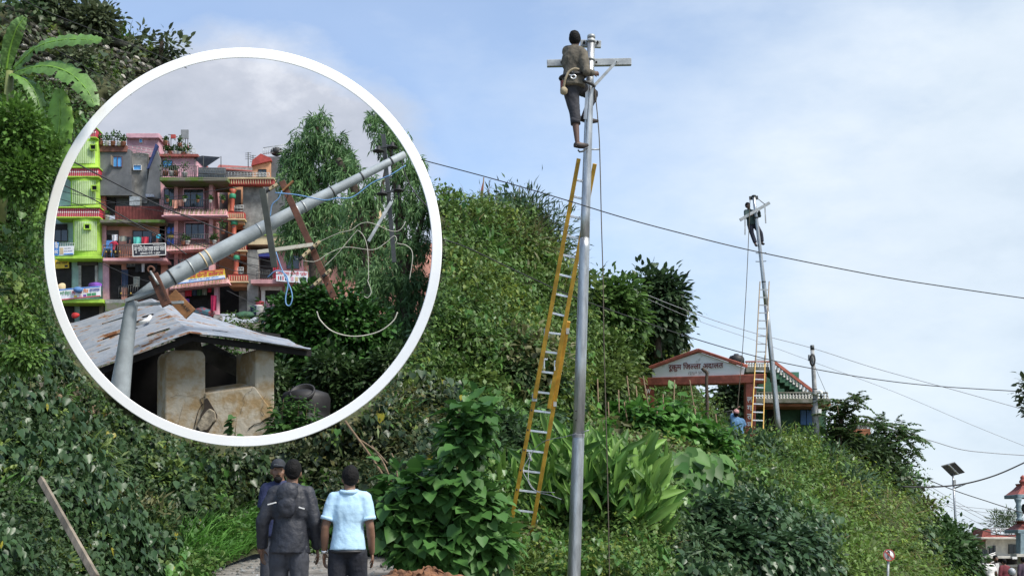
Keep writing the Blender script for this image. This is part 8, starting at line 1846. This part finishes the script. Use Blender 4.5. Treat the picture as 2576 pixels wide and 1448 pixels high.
# stones and litter on the road
for i in range(26):
    Yr = random.uniform(12.5, 19); xr = random.uniform(560, 1010); q = P(xr, 1400, Yr); q.z = float(road_z(q.x, Yr)) + .02
    if i < 26: piece('road_stone', STM[2], None, q, (random.random(), random.random(), random.random()), [random.uniform(.04, .11)] * 3)
for o in [o for o in COL.objects if o.name.startswith('road_stone')]: tag(o, 'small grey stone lying on the gravel road', 'stone', 'loose stones on the road')

RINGCLEAR[0] = False
# ================================================================ overhead wires outside the frame
def owire(label, pts, m, rpx, name='overhead_wire', group='overhead wires across the sky'):
    b = MB(); q = [P(*p) for p in pts]; rr = rpx * mpp(sum(p[2] for p in pts) / len(pts)); b.tube(curve_pts(q, 8), rr, 6); return tag(b.build(name, m), label, 'wire', group)
owire('dark cable crossing in front of the foreground pole across the sky', [(1060, 402, 17.5), (1230, 447, 17), (1400, 496, 16.5), (1560, 545, 16.3), (1700, 583, 16.3), (1900, 632, 16.5), (2200, 692, 17), (2400, 724, 17.4), (2620, 756, 18)], M_WIRE, 1.35)
owire('dark cable running low over the slope and court gate', [(1105, 598, 21), (1180, 625, 22), (1300, 682, 23), (1440, 745, 24.5), (1580, 795, 26), (1720, 843, 28), (1880, 890, 30), (2000, 918, 31), (2180, 950, 32), (2350, 970, 33), (2600, 986, 34)], M_WIRE, 1.4)
owire('thin grey wire from the hill to the weathered pole top', [(1440, 655, 39), (1560, 712, 39.5), (1720, 778, 40), (1880, 832, 40.5), (2043, 875, 41), (2200, 925, 41), (2400, 980, 41), (2600, 1036, 41)], M_WIREG, .8)
owire('faint wire sloping under the grey one toward lower right', [(1500, 690, 42), (1720, 792, 42.5), (1900, 856, 43), (2060, 915, 43), (2250, 985, 43), (2450, 1070, 43), (2620, 1138, 43)], M_WIREG, .55)
owire('kinked grey wire right of the feathery trees', [(2190, 1048, 44), (2215, 1070, 44), (2300, 1095, 44), (2350, 1110, 44), (2420, 1130, 44), (2500, 1139, 44), (2600, 1146, 44)], M_WIREG, 1.0)
owire('thick black cable sagging in front of the solar lamp', [(2268, 1223, 36), (2340, 1224, 36), (2420, 1217, 36), (2500, 1196, 36), (2576, 1163, 36), (2640, 1130, 36)], M_WIRE, 1.9)
owire('wire from the shed roof to the shrine', [(2290, 1187, 47), (2400, 1232, 47), (2490, 1262, 47), (2560, 1285, 47), (2620, 1305, 47)], M_WIRE, 1.1)
for i, (a, c) in enumerate((((2294, 1194), (2500, 1310)), ((2300, 1205), (2500, 1320)), ((2312, 1224), (2500, 1336)), ((2330, 1262), (2560, 1297)), ((2325, 1258), (2565, 1285)))):
    owire('thin grey wire of the fan behind the solar lamp', [(a[0], a[1], 55), ((a[0] + c[0]) / 2, (a[1] + c[1]) / 2 + 4, 55), (c[0], c[1], 55)], M_WIREG, .6, group='thin wires fanning out to the white house')
owire('dark wire bundle leading to the white house roof', [(2330, 1295, 54), (2420, 1316, 54), (2500, 1340, 54), (2570, 1352, 54)], M_WIRE, 1.2)
owire('dark cable slanting over the stone wall top', [(20, -20, 21), (120, 30, 21), (290, 97, 21), (380, 132, 21), (470, 172, 21)], M_WIRE, 1.0, group='cables over the stone wall')
owire('second thin cable over the stone wall', [(-20, 30, 21.5), (100, 100, 21.5), (250, 190, 21.5), (330, 240, 21.5)], M_WIRE, .8, group='cables over the stone wall')
